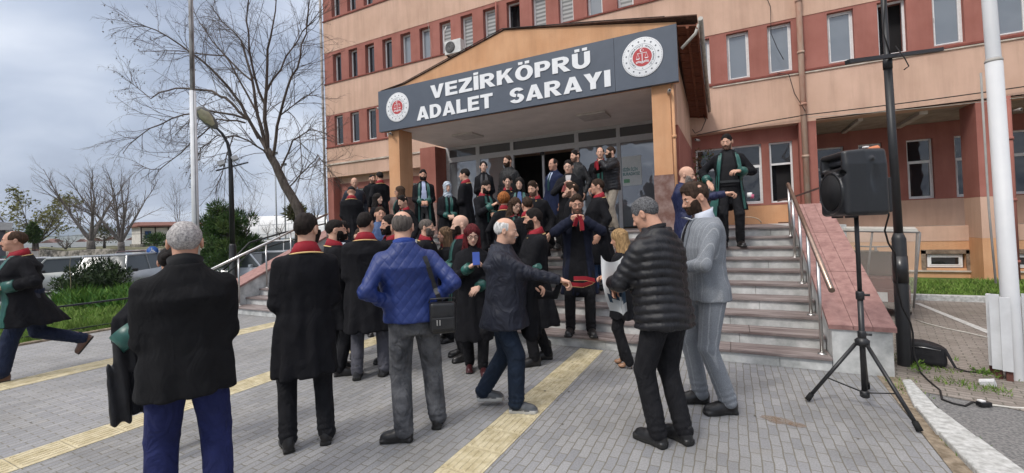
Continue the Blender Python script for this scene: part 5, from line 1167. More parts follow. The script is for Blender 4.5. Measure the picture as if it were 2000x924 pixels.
def hair_fn(style):
    def face_cut(P, w=.064, top=.066):          # region in front of the face kept free
        return ell(P, (0, -.120, -.020), (w, .078, top+.022))
    def f(P):
        x, y, z = P.T; X = np.abs(x); hd = head_sdf(P)
        n = wr(P, 60, 3, (1, 1, .5))*.0035+wr(P, 140, 9, (1, .6, 1))*.0016
        if style == 'buzz':
            d = ell(P, (0, .015, .032), (.0800, .1015, .0905))
            lim = np.where(y < .02, -.002, -.002-(y-.02)*.75)
            d = smax(d, lim-z, .006); d = smax(d, -face_cut(P, .060, .075), .006); return d+n*.25
        if style in ('short', 'quiff', 'back', 'flat'):
            top = {'short': .007, 'quiff': .022, 'back': .012, 'flat': .012}[style]
            d = ell(P, (0, .0155, .030), (.0790, .1010, .0905))
            d = smin(d, ell(P, (0, -.012 if style == 'quiff' else .008, .070), (.062, .082, .050+top*.9)), .02)
            lim = np.where(y < .02, .004-(np.clip(-y, 0, .05))*.5, .004-(y-.02)*.95)
            d = smax(d, lim-z, .010); d = smax(d, -face_cut(P, .061, .078 if style != 'back' else .088), .008)
            ear = ell(np.stack([X, y, z], 1), (.084, .012, -.008), (.018, .021, .030)); d = smax(d, -ear, .005)
            return d+n*(1.8 if style == 'quiff' else 1.2)
        if style == 'recede':
            d = ell(P, (0, .018, .028), (.0805, .1025, .0895))
            lim = np.where(y < .02, .004, .004-(y-.02)*.9)
            d = smax(d, lim-z, .008); d = smax(d, -ell(P, (0, -.100, .050), (.060, .105, .100)), .012)
            return d+n*.8
        if style == 'fringe':                    # bald on top, grey band round the sides and back
            d = ell(P, (0, .017, .024), (.0808, .1015, .0880))
            lim = np.where(y < .02, -.006, -.006-(y-.02)*.85)
            d = smax(d, lim-z, .006); d = smax(d, -ell(P, (0, -.035, .098), (.062, .112, .078)), .010)
            d = smax(d, -(y+.028), .008); return d+n*.7
        if style == 'grey_full':
            d = ell(P, (0, .018, .030), (.0830, .1050, .0925))
            lim = np.where(y < .02, .0, -(y-.02)*1.5)
            d = smax(d, lim-z, .008); d = smax(d, -face_cut(P, .063, .085), .010)
            return d+n*1.2
        if style in ('long', 'long_curly', 'bob'):
            bot = -.27 if style != 'bob' else -.16
            d = ell(P, (0, .018, .034), (.0865, .108, .097))
            zz = np.clip(z, bot, .03); sway = 1+.25*np.clip(-zz/.2, 0, 1)
            cur = np.maximum(((X/(.088*sway))**2+((y-.040)/(.080*sway))**2)**.5-1, 0)
            cr_ = ((X/(.094*sway))**2.4+(np.abs(y-.036)/(.080*sway))**2.4)**(1/2.4)-1
            cr_ = np.maximum(cr_*.08, np.maximum(bot-z, z-.05))
            d = smin(d, cr_, .02)
            d = smax(d, -ell(P, (0, -.125, -.052), (.055, .092, .118)), .010)
            d = smax(d, -np.maximum(np.maximum(X-.052, y+.030), z+.03), .008)
            k = 2.6 if style == 'long_curly' else 1.0
            return d+n*k+.004*np.sin(X*220+z*9+y*160)*(1 if style != 'long_curly' else .5)
        if style == 'curly':
            d = ell(P, (0, .022, .036), (.102, .120, .108))
            d = smax(d, -ell(P, (0, -.128, -.030), (.058, .085, .095)), .010); d = smax(d, -.10-z, .02)
            return d+wr(P, 130, 5)*.010
        if style == 'bun':
            d = ell(P, (0, .016, .032), (.0815, .103, .0925)); d = smin(d, sph(P, (0, .115, .045), .035), .012)
            lim = np.where(y < .02, -.004, -.004-(y-.02)*.75)
            d = smax(d, lim-z, .008); d = smax(d, -face_cut(P, .060, .084), .008); return d+n*.6
        if style == 'hijab':
            d = ell(P, (0, .014, .030), (.090, .112, .100)); d = smin(d, ell(P, (0, -.012, -.050), (.078, .085, .085)), .03)
            d = smin(d, rc(P, (0, .018, -.09), (0, .012, -.20), .072, .095), .03)
            d = smin(d, ell(P, (0, -.035, -.165), (.095, .065, .06)), .03)
            d = smax(d, -ell(P, (0, -.125, -.022), (.052, .080, .078)), .008)
            return d+.004*np.sin(z*110+X*60+y*40)
        if style == 'cap':
            d = ell(P, (0, .016, .040), (.084, .106, .090)); d = smax(d, .012-z+y*.15, .006); return d+n*.3
    return f
def beard_fn(kind):
    def f(P):
        x, y, z = P.T; X = np.abs(x); t = {'full': .010, 'heavy': .012, 'stubble': .0022, 'grey': .008}[kind]
        d = head_sdf(P)-t
        d = smax(d, z+.036-np.clip((X-.055)*2.4, -.010, .030), .006)      # below the cheek line, up to the sideburns
        d = smax(d, X-.0725, .004)
        d = smax(d, y+.004+np.clip(z+.05,0,1)*.3, .006); d = smax(d, -z-.118, .01) if kind != 'heavy' else smax(d, -z-.130, .01)
        d = smax(d, -ell(P, (0, -.105, -.0665), (.019, .03, .0075)), .003)
        d = smax(d, -ell(P, (0, -.115, -.036), (.020, .04, .0125)), .003)
        return d+wr(P, 150, 4)*.0015
    return f
def moustache_fn(P):
    Q = np.stack([np.abs(P[:, 0]), P[:, 1], P[:, 2]], 1)
    return rc(Q, (.002, -.098, -.053), (.026, -.083, -.062), .0065, .004)+wr(P, 200, 4)*.001
def brow_fn(P):
    Q = np.stack([np.abs(P[:, 0]), P[:, 1], P[:, 2]], 1)
    return smin(rc(Q, (.012, -.0885, .015), (.030, -.0845, .0195), .0042, .0038), rc(Q, (.030, -.0845, .0195), (.045, -.070, .014), .0038, .0022), .003)

TM = {}
def tm(key, fn):
    if key not in TM: TM[key] = fn()
    return TM[key]
def hair_t(style): return tm('h'+style, lambda: nets(hair_fn(style), (-.125, -.13, -.29 if 'long' in style or style in ('hijab', 'bob') else -.12), (.125, .16, .16), .0065, slack=.02))
def beard_t(k): return tm('b'+k, lambda: nets(beard_fn(k), (-.09, -.13, -.14), (.09, .03, .03), .0055, slack=.01))
def mous_t(): return tm('m', lambda: nets(moustache_fn, (-.04, -.11, -.07), (.04, -.07, -.04), .0028, slack=.005))
def brow_t(): return tm('br', lambda: nets(brow_fn, (-.055, -.1, 0), (.055, -.06, .03), .0026, slack=.005))

# ---- hand: wrist at origin, fingers along +X, palm facing -Z, thumb on +Y side (right hand palm down seen from above: mirrored by callers)
def hand_sdf(kind):
    curl = {'relax': .30, 'fist': 1.25, 'grip': .85, 'flat': .08}[kind]
    def f(P):
        Q = P
        d = ell(Q, (.045, 0, 0), (.050, .040, .016)); d = smin(d, ell(Q, (.065, .004, -.002), (.030, .038, .014)), .01)
        d = smin(d, rc(Q, (-.06, 0, 0), (.02, 0, 0), .026, .024), .015)
        for i, (yy, L1, r) in enumerate(((.030, .043, .0092), (.010, .048, .0096), (-.010, .044, .0092), (-.028, .034, .0080))):
            p = A_([.088-(.006 if i in (0, 3) else 0)-(.006 if i == 3 else 0), yy, 0.]); a = curl*(.6+.08*i); dirv = A_([cos(a), (yy)*.9*(1-curl*.6), -sin(a)])
            q1 = p+dirv*L1; a += curl*.9; q2 = q1+A_([cos(a), 0, -sin(a)])*L1*.62; a += curl*.6; q3 = q2+A_([cos(a), 0, -sin(a)])*L1*.48
            d = smin(d, rc(Q, p, q1, r+.0012, r), .006); d = np.minimum(d, rc(Q, q1, q2, r, r*.92)); d = np.minimum(d, rc(Q, q2, q3, r*.92, r*.75))
        t0 = A_([.018, .026, -.004]); t1 = A_([.050, .052, -.014-.012*curl]); t2 = A_([.078, .050-.022*min(curl, 1), -.020-.022*min(curl, 1)]); t3 = A_([.100-.012*min(curl, 1), .040-.034*min(curl, 1), -.022-.026*min(curl, 1)])
        d = smin(d, rc(Q, t0, t1, .016, .0125), .012); d = smin(d, rc(Q, t1, t2, .0120, .0105), .004); d = smin(d, rc(Q, t2, t3, .0105, .0085), .004)
        return d
    return f
def hand_t(kind): return tm('hand'+kind, lambda: nets(hand_sdf(kind), (-.09, -.05, -.09), (.2, .07, .03), .0048, slack=.008))

def shoe_fn(kind):
    def f(P):
        x, y, z = P.T; X = np.abs(x)
        d = ell(P, (0, -.115, .032), (.046, .100, .040)); d = smin(d, ell(P, (0, .030, .048), (.037, .052, .052)), .03)
        d = smin(d, rc(P, (0, .015, .07), (0, -.08, .045), .036, .034), .03)
        d = smin(d, rc(P, (0, .02, .07), (0, .022, .15 if kind == 'boot' else .105), .040, .043), .02)
        w = .045-.012*np.exp(-((y+.03)/.05)**2)-.006*(y > 0)
        sole = np.maximum(np.maximum(X-w, np.abs(z-.013)-.012), np.sqrt((x*1.6)**2+((y+.07)/1.0)**2)-.148)
        if kind == 'sneaker': sole = np.maximum(np.maximum(X-w-.004, np.abs(z-.017)-.017), np.sqrt((x*1.6)**2+(y+.07)**2)-.153)
        d = smin(d, sole, .004); return np.maximum(d, -z+.001)
    return f
def shoe_t(kind): return tm('shoe'+kind, lambda: nets(shoe_fn(kind), (-.06, -.24, -.01), (.06, .1, .2), .008, slack=.01))
def heel_t():
    def f(P):
        d = smin(ell(P, (0, -.12, .030), (.038, .060, .024)), rc(P, (0, .01, .095), (0, -.11, .030), .030, .026), .02)
        d = np.minimum(d, rc(P, (0, .035, .09), (0, .045, .004), .016, .006)); return np.maximum(d, -z_(P)+.001)
    return tm('heel', lambda: nets(f, (-.05, -.2, 0), (.05, .08, .14), .006, slack=.01))
def z_(P): return P[:, 2]

def rotm(rx=0, ry=0, rz=0): return np.array(Euler((rx, ry, rz), 'XYZ').to_matrix())
def ik(S, T, a, b, pole):
    S = A_(S, float); T = A_(T, float); d = T-S; L = np.linalg.norm(d)
    if L > (a+b)*.995: T = S+d/L*(a+b)*.995; d = T-S; L = np.linalg.norm(d)
    u = d/L; x = (a*a-b*b+L*L)/(2*L); h = sqrt(max(a*a-x*x, 1e-6)); p = A_(pole, float); p = p-u*(p@u); p /= np.linalg.norm(p)+1e-9
    return S+u*x+p*h, T

TORSO = [(1.505, .058, .060, .030), (1.475, .078, .072, .028), (1.448, .108, .082, .024), (1.425, .140, .092, .020), (1.38, .172, .108, .012), (1.32, .184, .118, .006),
         (1.24, .185, .124, .0), (1.12, .168, .118, -.004), (1.02, .168, .118, -.002), (.93, .178, .124, .006), (.82, .182, .122, .010)]
FTORSO = [(1.505, .048, .050, .030), (1.475, .066, .062, .028), (1.448, .092, .072, .024), (1.425, .118, .080, .020), (1.38, .146, .098, .010), (1.32, .156, .112, -.004),
         (1.24, .158, .120, -.010), (1.12, .140, .102, 0), (1.02, .150, .108, 0), (.93, .170, .118, .008), (.82, .176, .118, .012)]
ARM = {'hang': ((.255, -.03, .89), (.5, .9, 0), 'relax'), 'clasp': ((.050, -.235, 1.03), (.55, .6, -.6), 'grip'), 'belly': ((.045, -.215, 1.12), (.45, .55, -.8), 'grip'),
       'front': ((.10, -.33, 1.16), (.35, .4, -.9), 'grip'), 'phone': ((.035, -.28, 1.27), (.7, .3, -.9), 'grip'), 'chest': ((.05, -.24, 1.30), (.8, .1, -.7), 'fist'),
       'hip': ((.160, .02, 1.03), (.75, .75, 0), 'fist'), 'pocket': ((.22, -.04, .93), (.6, .9, 0), 'fist'), 'back': ((.10, .20, .98), (.8, .2, 0), 'grip'),
       'mouth': ((.060, -.235, 1.43), (.9, 0, -.6), 'fist'), 'out': ((.12, -.48, 1.24), (.6, .3, -.9), 'flat')}
SKINS = [(.53, .29, .20), (.58, .34, .24), (.45, .24, .165), (.62, .39, .29)]
PEOPLE = []
def person(label, at, h=1.75, rel=0., res=.016, fem=False, skin=0, hair='short', hairc=(.012, .009, .008), beard=None, mous=False,
           top='robe', topc=(.0095, .0095, .0115), hem=None, fat=1.0, opening=0., shirt=None, tie=None, lapel=None, collar=None, cuffs=None,
           legs=(.012, .012, .014), legr=1.0, shoes='dress', shoec=(.012, .011, .011), R='hang', Lf='hang', feet=None, stance=.11, lean=0., leanx=0.,
           look=(0, 0, 0), glasses=False, seed=None, cat_='person', pole_=None, sleeve=1.0, topmat=None, legmat=None, hair_mat=None, group=None, skip_legs=False, sole=.02):
    x0, y0, z0 = at; sd = len(PEOPLE)*7+3 if seed is None else seed
    az = atan2(-x0, y0); yaw = az+radians(rel); s = h/1.75
    rr = res/s
    # joints
    hipz = .925
    def shf(z): t = max(0, z-.92); return A_([leanx*t, -math.tan(radians(lean))*t, 0])
    feet = feet or ((-stance, 0, 0, 8), (stance, 0, 0, 8))         # (x, y, lift, toe-out)
    ank = []; knees = []; hips = []
    for sg, (fx, fy, fl, ft) in zip((-1, 1), feet):
        hp = A_([sg*.092, .01, hipz]); an = A_([fx, fy, .10+fl]); kn, an2 = ik(hp, an, .435, .415, (sg*.12, -1, 0))
        hips.append(hp); knees.append(kn); ank.append(an2)
    arms = []
    for sg, spec in ((-1, R), (1, Lf)):
        if isinstance(spec, str): t, pole, hk = ARM[spec]; t = A_(t, float)*A_([sg, 1, 1])
        else: t, pole, hk = A_(spec[0], float), spec[1], spec[2]
        t = t+shf(t[2]); pole = A_([abs(pole[0])*sg, pole[1], pole[2]]) if isinstance(spec, str) else A_(pole)
        sh = A_([sg*(.172 if not fem else .147)*(.5+.5*fat), .018, 1.378])+shf(1.378)
        el, wrp = ik(sh, t, .285, .265, pole); arms.append((sg, sh, el, wrp, hk))
    TP = FTORSO if fem else TORSO
    def tprof(off=0., zlo=.82, fatk=fat):
        return [(z+(off*.25 if z > 1.37 else 0), rx*(1+(fatk-1)*(1 if z < 1.42 else .3))+off, ry*(1+(fatk-1)*(1.5 if z < 1.35 else .3))+off, shf(z)[0], cy+shf(z)[1]-(.02*(fatk-1)*8 if z < 1.3 else 0)) for z, rx, ry, cy in TP if z >= zlo]
    # ---- head transform
    hyaw, hpitch, hroll = [radians(a) for a in look]
    HR = rotm(0, 0, hyaw)@rotm(hpitch, 0, 0)@rotm(0, hroll, 0)
    piv = A_([0, .022, -.105]); hc = A_([0, -.004, 1.632])+shf(1.60)
    def HT(V): return (V-piv)@HR.T+piv+hc
    # ---- body: head, hands and the slim figure inside the clothes
    parts = [tm('headF' if fem else 'headM', lambda: tmpl_head(fem))]
    parts = [(HT(parts[0][0]), parts[0][1], parts[0][2])]
    hand_tf = []
    for sg, sh, el, wrp, hk in arms:
        hv, hf = hand_t(hk)
        X = wrp-el; X /= np.linalg.norm(X)
        up = A_([0, 0, 1.]) if abs(X[2]) < .75 else A_([sg*1., 0., 0])          # back of the hand
        if abs(X[2]) >= .75: up = A_([sg*1., -.2, 0])
        if hk == 'grip' and abs(X[2]) < .75: up = A_([sg*.6, 0, .8])
        Z = up-X*(up@X); Z /= np.linalg.norm(Z); Yv = np.cross(Z, X)
        v = hv.copy()
        want = A_([0, -1, 0]) if abs(X[2]) >= .75 else A_([-sg, 0, .3])         # where the thumb points
        if Yv@want < 0: v[:, 1] *= -1; hf2 = hf[:, ::-1]
        else: hf2 = hf
        k = .92 if fem else 1.02
        M = np.stack([X, Yv, Z], 0); v2 = (v*k)@M+wrp+X*.01; hand_tf.append((M, wrp))
        parts.append((v2, hf2, np.zeros(len(hf), int)))
    def inner(P):
        d, _ = loft(P, [(z, rx*.86, ry*.86, cx, cy) for z, rx, ry, cx, cy in tprof(0, fatk=min(fat, 1.15))]); 
        for hp, kn, an in zip(hips, knees, ank):
            d = smin(d, rc(P, hp, kn, .070, .048), .03); d = smin(d, rc(P, kn, an, .045, .032), .01)
        for sg, sh, el, wrp, hk in arms:
            d = smin(d, rc(P, sh, el, .042, .034), .03); d = smin(d, rc(P, el, wrp, .034, .024), .01)
        return smin(d, rc(P, A_([0, .03, 1.40])+shf(1.4), A_([0, .026, 1.50])+shf(1.5), .050, .050), .02)
    allp = np.array(hips+knees+ank+[a[i] for a in arms for i in (1, 2, 3)]+[A_([0, 0, 1.5])+shf(1.5), A_([.2, .12, 1]), A_([-.2, -.12, 1])])
    lo, hi = allp.min(0)-.14, allp.max(0)+.14
    iv, if_ = nets(inner, lo, hi, .03, slack=.03); parts.append((iv, if_, np.zeros(len(if_), int)))
    V, F, MI = cat(parts)
    sk = mat('skin_%d' % skin, SKINS[skin], rough=.55, var=.10, scale=14, spec=.35)
    body = np_mesh('person', V*s, F, [sk, mat('eye_white', (.62, .60, .57), .3, 0), mat('iris', (.02, .012, .008), .2, 0),
                                   mat('lips_%d' % skin, (SKINS[skin][0]*.82, SKINS[skin][1]*.62, SKINS[skin][2]*.62), .45, .05)], None, True, MI)
    body.location = (x0, y0, z0); body.rotation_euler = (0, 0, yaw); tag(body, label, cat_, group)
    PEOPLE.append(body)
    def part(name, V, F, m, smooth=True): return np_mesh(name, np.asarray(V)*s, F, m, body, smooth)
    hm = hair_mat or mat('hair_%.2f_%.2f_%.2f' % tuple(c*10 for c in hairc), hairc, rough=.72, var=.45, scale=60, bump=.5, bscale=260, spec=.18, stretch=(1, 1, .25))
    if hair and hair != 'bald':
        hv, hf = hair_t(hair); hmat = hm
        nm = {'hijab': 'headscarf', 'cap': 'cap'}.get(hair, 'hair'); part(nm, HT(hv), hf, hmat)
    if beard: part('beard', HT(beard_t(beard)[0]), beard_t(beard)[1], mat('beard_grey', (.20, .17, .15), .8, .5, 90) if beard == 'grey' else mat('stubble_shadow', (.15, .085, .06), .8, .3, 120) if beard == 'stubble' else hm)
    if mous: part('moustache', HT(mous_t()[0]), mous_t()[1], mat('moustache_grey', (.32, .30, .28), .7, .3, 90) if mous == 'grey' else hm)
    part('eyebrows', HT(brow_t()[0]), brow_t()[1], hm if hair != 'hijab' else mat('hair_dark', (.02, .014, .01), .6))
    if glasses:
        g = MB()
        if glasses == 'head': zc_, yc_ = .085, -.075
        else: zc_, yc_ = -.002, -.098
        for sg in (-1, 1):
            ring = [A_([sg*.033+cos(a)*.024, yc_+.10*(abs(sg*.033+cos(a)*.024)**2)/.06, zc_+sin(a)*.019]) for a in np.linspace(0, 2*pi, 15)]
            g.tube([HT(p)*s for p in ring], .0019*s, 5, cap=False)
            g.tube([HT(A_(p))*s for p in ((sg*.056, yc_+.01, zc_+.004), (sg*.074, -.045, zc_+.004), (sg*.082, .012, zc_+.001))], .0018*s, 5)
        g.tube([HT(A_([x, yc_-.002, zc_+.006]))*s for x in (-.010, 0, .010)], .0018*s, 5)
        g.build('glasses', mat('glasses_frame', (.015, .012, .012), .3, 0, spec=.6), body)
    # ---- trousers and shoes
    if not skip_legs:
        def tr(P):
            d, _ = loft(P, [(1.04, .160*fat, .112*fat, 0, .0), (.95, .172*(.5+.5*fat), .118, 0, .006), (.85, .165, .115, 0, .010), (.80, .13, .10, 0, .01)])
            for hp, kn, an in zip(hips, knees, ank):
                d = smin(d, rc(P, hp+A_([0, 0, -.03]), kn, .094*(.6+.4*legr), .072*legr), .03)
                b = an+(an-kn)*0.02; d2, t = rc(P, kn, b, .070*legr, .062*legr, True)
                d2 = d2+.006*t**4*np.sin((1-t)*58+wr(P, 18, sd)*2)-.004*np.exp(-(t/.09)**2)*np.sin(t*90+wr(P, 12, sd+1)*3)
                d = smin(d, d2, .012)
            d = d+wr(P, 26, sd+2, (1, 1, .8))*.0035
            mn = min(a[2] for a in ank)-.070
            return np.maximum(d, mn-P[:, 2])
        lo = np.minimum(np.min(ank+knees, 0), A_([-.2, -.15, 0]))-.11; hi = np.maximum(np.max(ank+knees, 0), A_([.2, .15, 1.04]))+.11; hi[2] = 1.06
        tv, tf = nets(tr, lo, hi, rr, slack=.03)
        part('trousers', tv, tf, legmat or mat('cloth_%.3f_%.3f_%.3f' % tuple(legs), legs, .85, .15, 9, .25, 220, spec=.2, folds=.6))
        for sg, an, (fx, fy, fl, ft), kn in zip((-1, 1), ank, feet, knees):
            sv, sf = heel_t() if shoes == 'heel' else shoe_t({'dress': 'dress', 'boot': 'boot', 'sneaker': 'sneaker'}[shoes])
            pt = 0.
            if fl > .04: pt = radians(min(fl*230, 55))                       # trailing foot: heel up
            M = rotm(0, 0, radians(-ft*sg*-1))@rotm(pt, 0, 0); k = .88 if fem else 1.0
            o = A_([0, 0, .10]); v = ((sv*A_([1.04, .86, 1.18])-o)*k)@M.T+A_([an[0], an[1], .10*k+fl])
            mi_ = (sv[sf].mean(1)[:, 2] < (.030 if shoes == 'sneaker' else .018)).astype(int)
            np_mesh('shoe', v*s, sf, [mat('shoe_%.3f_%.3f_%.3f' % tuple(shoec), shoec, .38, .2, 20, .1, 80, spec=.5), mat('sole_%.2f' % sole, (sole, sole*.98, sole*.92), .8)], body, True, mi_)
    # ---- upper garment
    G = {'robe': (.020, .52, .018), 'coat': (.022, .55, .012), 'jacket': (.026, .76, .004), 'suit': (.020, .76, .003), 'puffer': (.034, .80, .004), 'shirt': (.010, .90, .004)}[top]
    off, hz, fold = G; hz = hem if hem is not None else hz
    def gprof():
        pr = tprof(off)
        base = [p for p in pr if p[0] >= max(hz, .93) and (p[0] < 1.49 or not collar)]
        if collar: base[0] = (1.468,)+tuple(base[0][1:])
        if hz < .93:
            flare = {'robe': .040, 'coat': .030, 'jacket': .012, 'suit': .014, 'puffer': .0, 'shirt': 0}[top]
            b = [p for p in pr if abs(p[0]-.93) < .001][0]; t = (.93-hz)/.45
            fy = (feet[0][1]+feet[1][1])*.5*t*.6
            base.append((hz, b[1]+flare*t, b[2]+flare*.9*t+abs(feet[0][1]-feet[1][1])*.25*t, b[3]+(feet[0][0]+feet[1][0])*.3*t, b[4]+fy))
        if top in ('jacket', 'suit') and hz < .93: pass
        return base
    GP = gprof()
    sr = {'robe': (.064, .066, .062, .070), 'coat': (.064, .060, .058, .054), 'jacket': (.068, .058, .056, .048), 'suit': (.064, .054, .052, .044), 'puffer': (.078, .070, .068, .058), 'shirt': (.052, .044, .042, .034)}[top]
    sr = [r*.93*sleeve*(.86 if fem else 1)*(.8+.2*fat) for r in sr]
    def garment(P, carve=True):
        d, th = loft(P, GP, 2.25); z = P[:, 2]
        am = np.interp(z, [hz, .95, 1.2, 1.4], [fold, fold*.45, .003, .001])
        d = d+am*(.55*np.sin(7*th+sd+1.7*np.sin(z*5+sd))+.45*np.sin(11*th-sd*2+z*3))
        if top in ('jacket', 'shirt', 'coat', 'robe', 'suit'): d = d+wr(P, 13, sd, (1, 1, 1.7))*(.006 if top != 'suit' else .003)
        if top == 'puffer':
            q = np.abs(np.sin((z+.02*np.sin(th*2))*pi/.058))**.55; d = d-.016*(q-.6)
        for sg, sh, el, wrp, hk in arms:
            L1 = np.linalg.norm(wrp-el); we = wrp+(wrp-el)/L1*(.012 if top != 'robe' else -.012)
            a1, t1 = rc(P, sh, el, sr[0], sr[1], True); a2, t2 = rc(P, el, we, sr[2], sr[3], True)
            a2 = np.maximum(a2, (P-we)@((wrp-el)/L1))                        # flat cuff end
            wv = wr(P, 30, sd+5)
            if top == 'puffer':
                a1 = a1-.012*(np.abs(np.sin(t1*.285*pi/.055))**.55-.6); a2 = a2-.012*(np.abs(np.sin(t2*.265*pi/.055))**.55-.6)
            else:
                ja = .007 if top != 'suit' else .004
                a1 = a1+ja*np.clip(t1-.35, 0, 1)*np.sin(t1*24+wv*3.5+sd); a2 = a2+ja*.9*(1-t2*.5)*np.sin(t2*22+wv*3.5)
            a = smin(a1, a2, .022)
            d = smin(d, a, .035)
        d = d+wr(P, 45, sd+9)*.0018
        if carve:
            if opening: d = smax(d, -np.maximum(np.abs(P[:, 0]-shf(1.1)[0])-opening*np.interp(z, [hz, 1.1, 1.42], [1.5, 1, .55]), P[:, 1]-shf(1.2)[1]*np.clip((z-.92)/.28, 0, 2)+.045), .012)
            d = smax(d, -ell(P, (GP[-1][3], GP[-1][4], hz-.06), (GP[-1][1]*.86, GP[-1][2]*.86, .16)), .01) if hz < .75 else d
            d = np.maximum(d, hz-P[:, 2])
        return d
    pts = np.array([a[i] for a in arms for i in (1, 2, 3)]); 
    lo = np.minimum(pts.min(0)-.10, A_([min(p[3]-p[1] for p in GP), min(p[4]-p[2] for p in GP), hz])-.04)
    hi = np.maximum(pts.max(0)+.10, A_([max(p[3]+p[1] for p in GP), max(p[4]+p[2] for p in GP), 1.51])+.04)
    gv, gf = nets(garment, lo, hi, rr, slack=.035)
    gname = {'robe': 'robe', 'coat': 'coat', 'jacket': 'jacket', 'suit': 'suit_jacket', 'puffer': 'puffer_jacket', 'shirt': 'shirt'}[top]
    tmm = topmat or mat('%s_%.3f_%.3f_%.3f' % (gname, *topc), topc, {'puffer': .42, 'jacket': .6}.get(top, .88), .15, 7, .25, 240, spec=.35 if top in ('puffer', 'jacket') else .15, folds={'puffer': .25, 'robe': .32, 'coat': .35, 'suit': .3}.get(top, .6))
    part(gname, gv, gf, tmm)
    def project(x, z, o=.004, back=False, fn=garment):
        """points on the front (or back) of the garment"""
        n = len(x); y = np.full(n, 1.0 if back else -1.0); sgn = -1 if back else 1
        for _ in range(60): 
            d = fn(np.stack([x, y, z], 1)); y = y+sgn*np.clip(d, -.02, .25)*.8
        d = np.abs(fn(np.stack([x, y, z], 1))); ok = d < .04
        if ok.any() and not ok.all(): y = np.where(ok, y, np.median(y[ok]))
        return y-sgn*o
    def strip(name, xl, xr, zs, m, o=.004, nx=5, fn=None, back=False):
        """vertical strip between curves xl(z), xr(z) laid on the garment"""
        f2 = fn or (lambda P: garment(P, False)); zs = np.asarray(zs, float); X = []; Z = []
        for z in zs:
            for k in range(nx): X.append(xl(z)+(xr(z)-xl(z))*k/(nx-1)); Z.append(z)
        X = A_(X); Z = A_(Z); Y = project(X, Z, o, back, f2)
        n = len(zs); V1 = np.stack([X, Y, Z], 1); V2 = V1+A_([0, .012 if not back else -.012, 0])
        i = np.arange(n-1)[:, None]*nx; j = np.arange(nx-1)[None]
        q = np.stack([i+j, i+j+1, i+nx+j+1, i+nx+j], -1).reshape(-1, 4); F2 = np.concatenate([q, q[:, ::-1]+len(V1)])
        ed = []
        for r in range(n-1):
            for c_, fl in ((0, 0), (nx-1, 1)): ed.append((r*nx+c_, (r+1)*nx+c_, (r+1)*nx+c_+len(V1), r*nx+c_+len(V1)))
        return part(name, np.concatenate([V1, V2]), np.concatenate([F2, A_(ed)]), m)
    if opening:                                                              # what shows inside the open front
        def sh_(P):
            d, _ = loft(P, tprof(.010, zlo=.92)); return d+wr(P, 24, sd)*.003
        sv, sf = nets(sh_, A_([-.26, -.2, .92])+np.minimum(shf(1.5), 0), A_([.26, .2, 1.50])+np.maximum(shf(1.5), 0), rr, slack=.03)
        part('shirt', sv, sf, mat('shirt_%.2f_%.2f_%.2f' % tuple(shirt or (.012, .012, .014)), shirt or (.012, .012, .014), .8, .08, 12, .1, 200))
    elif shirt is not None:
        w = .050 if top != 'robe' else .035; zl = 1.16
        strip('shirt', lambda z: shf(z)[0]-w*np.interp(z, [zl, 1.45], [.12, 1]), lambda z: shf(z)[0]+w*np.interp(z, [zl, 1.45], [.12, 1]), np.linspace(1.475, zl, 14), mat('shirt_%.2f_%.2f_%.2f' % tuple(shirt), shirt, .8, .08, 12), .003)
    if tie: strip('tie', lambda z: shf(z)[0]-np.interp(z, [1.1, 1.2, 1.44, 1.46], [.012, .030, .014, .018]), lambda z: shf(z)[0]+np.interp(z, [1.1, 1.2, 1.44, 1.46], [.012, .030, .014, .018]), np.linspace(1.468, 1.12 if not opening else 1.0, 12), mat('tie_%.2f_%.2f_%.2f' % tuple(tie), tie, .5, .3, 60), .010, 3, fn=(lambda P: loft(P, tprof(.010))[0]) if opening else None)
    GREEN = mat('green_satin', (.015, .085, .070), .38, .25, 9, .15, 30, spec=.5); RED = mat('crimson_collar_cloth', (.26, .012, .022), .75, .12, 12, .2, 200); YEL = mat('gold_piping', (.72, .50, .22), .6, .1, 30)
    if lapel:
        w0 = opening*1.0 if opening else .012
        for sg in (-1, 1):
            z_lo = hz+.02 if lapel == 'long' else .98; cz_ = lambda z: shf(z)[0]
            i_ = lambda z, sg=sg: cz_(z)+sg*(w0*np.interp(z, [hz, 1.1, 1.42], [1.5, 1, .55])+np.interp(z, [z_lo, 1.44], [.004, .020])+(.010 if opening else 0))
            o_ = lambda z, sg=sg, i_=i_: i_(z)+sg*np.interp(z, [z_lo, 1.15, 1.35, 1.45], [.035, .052, .060, .038])
            strip('lapel', i_, o_, np.linspace(1.455, z_lo, 22), GREEN if lapel in (True, 'long', 'green') else mat('lapel_%.3f' % lapel[0], lapel, .7, .1), .004, 4)
    if collar is None and top in ('coat', 'jacket', 'puffer', 'suit'): collar = tuple(c*1.15+.002 for c in topc)
    if collar:
        nb_ = 40; a0 = radians(28); A = np.linspace(a0, 2*pi-a0, nb_); cc = shf(1.48)+A_([0, .012, 0])
        def ring(rx, ry, z, zb): return [cc+A_([sin(a)*rx, -cos(a)*ry, z+(zb-z)*(.5-.5*cos(a))]) for a in A]   # higher at the back
        f_ = fat*.5+.5; k_ = .88 if fem else 1
        q_ = 1.0 if collar is True else .82; up2 = .022 if top == 'coat' else 0
        r0 = ring(.122*f_*k_*q_, .112*k_*q_, 1.412, 1.462); r1 = ring(.094*f_*k_*q_, .092*k_*q_, 1.462, 1.515+up2); r2 = ring(.080*f_*k_, .080*k_, 1.490, 1.548+up2); r3 = ring(.074*k_, .074*k_, 1.486, 1.544); r4 = ring(.085*k_, .085*k_, 1.40, 1.45)
        VV = np.array(r0+r1+r2+r3+r4); i = np.arange(5)[:, None]*nb_; j = np.arange(nb_-1)[None]
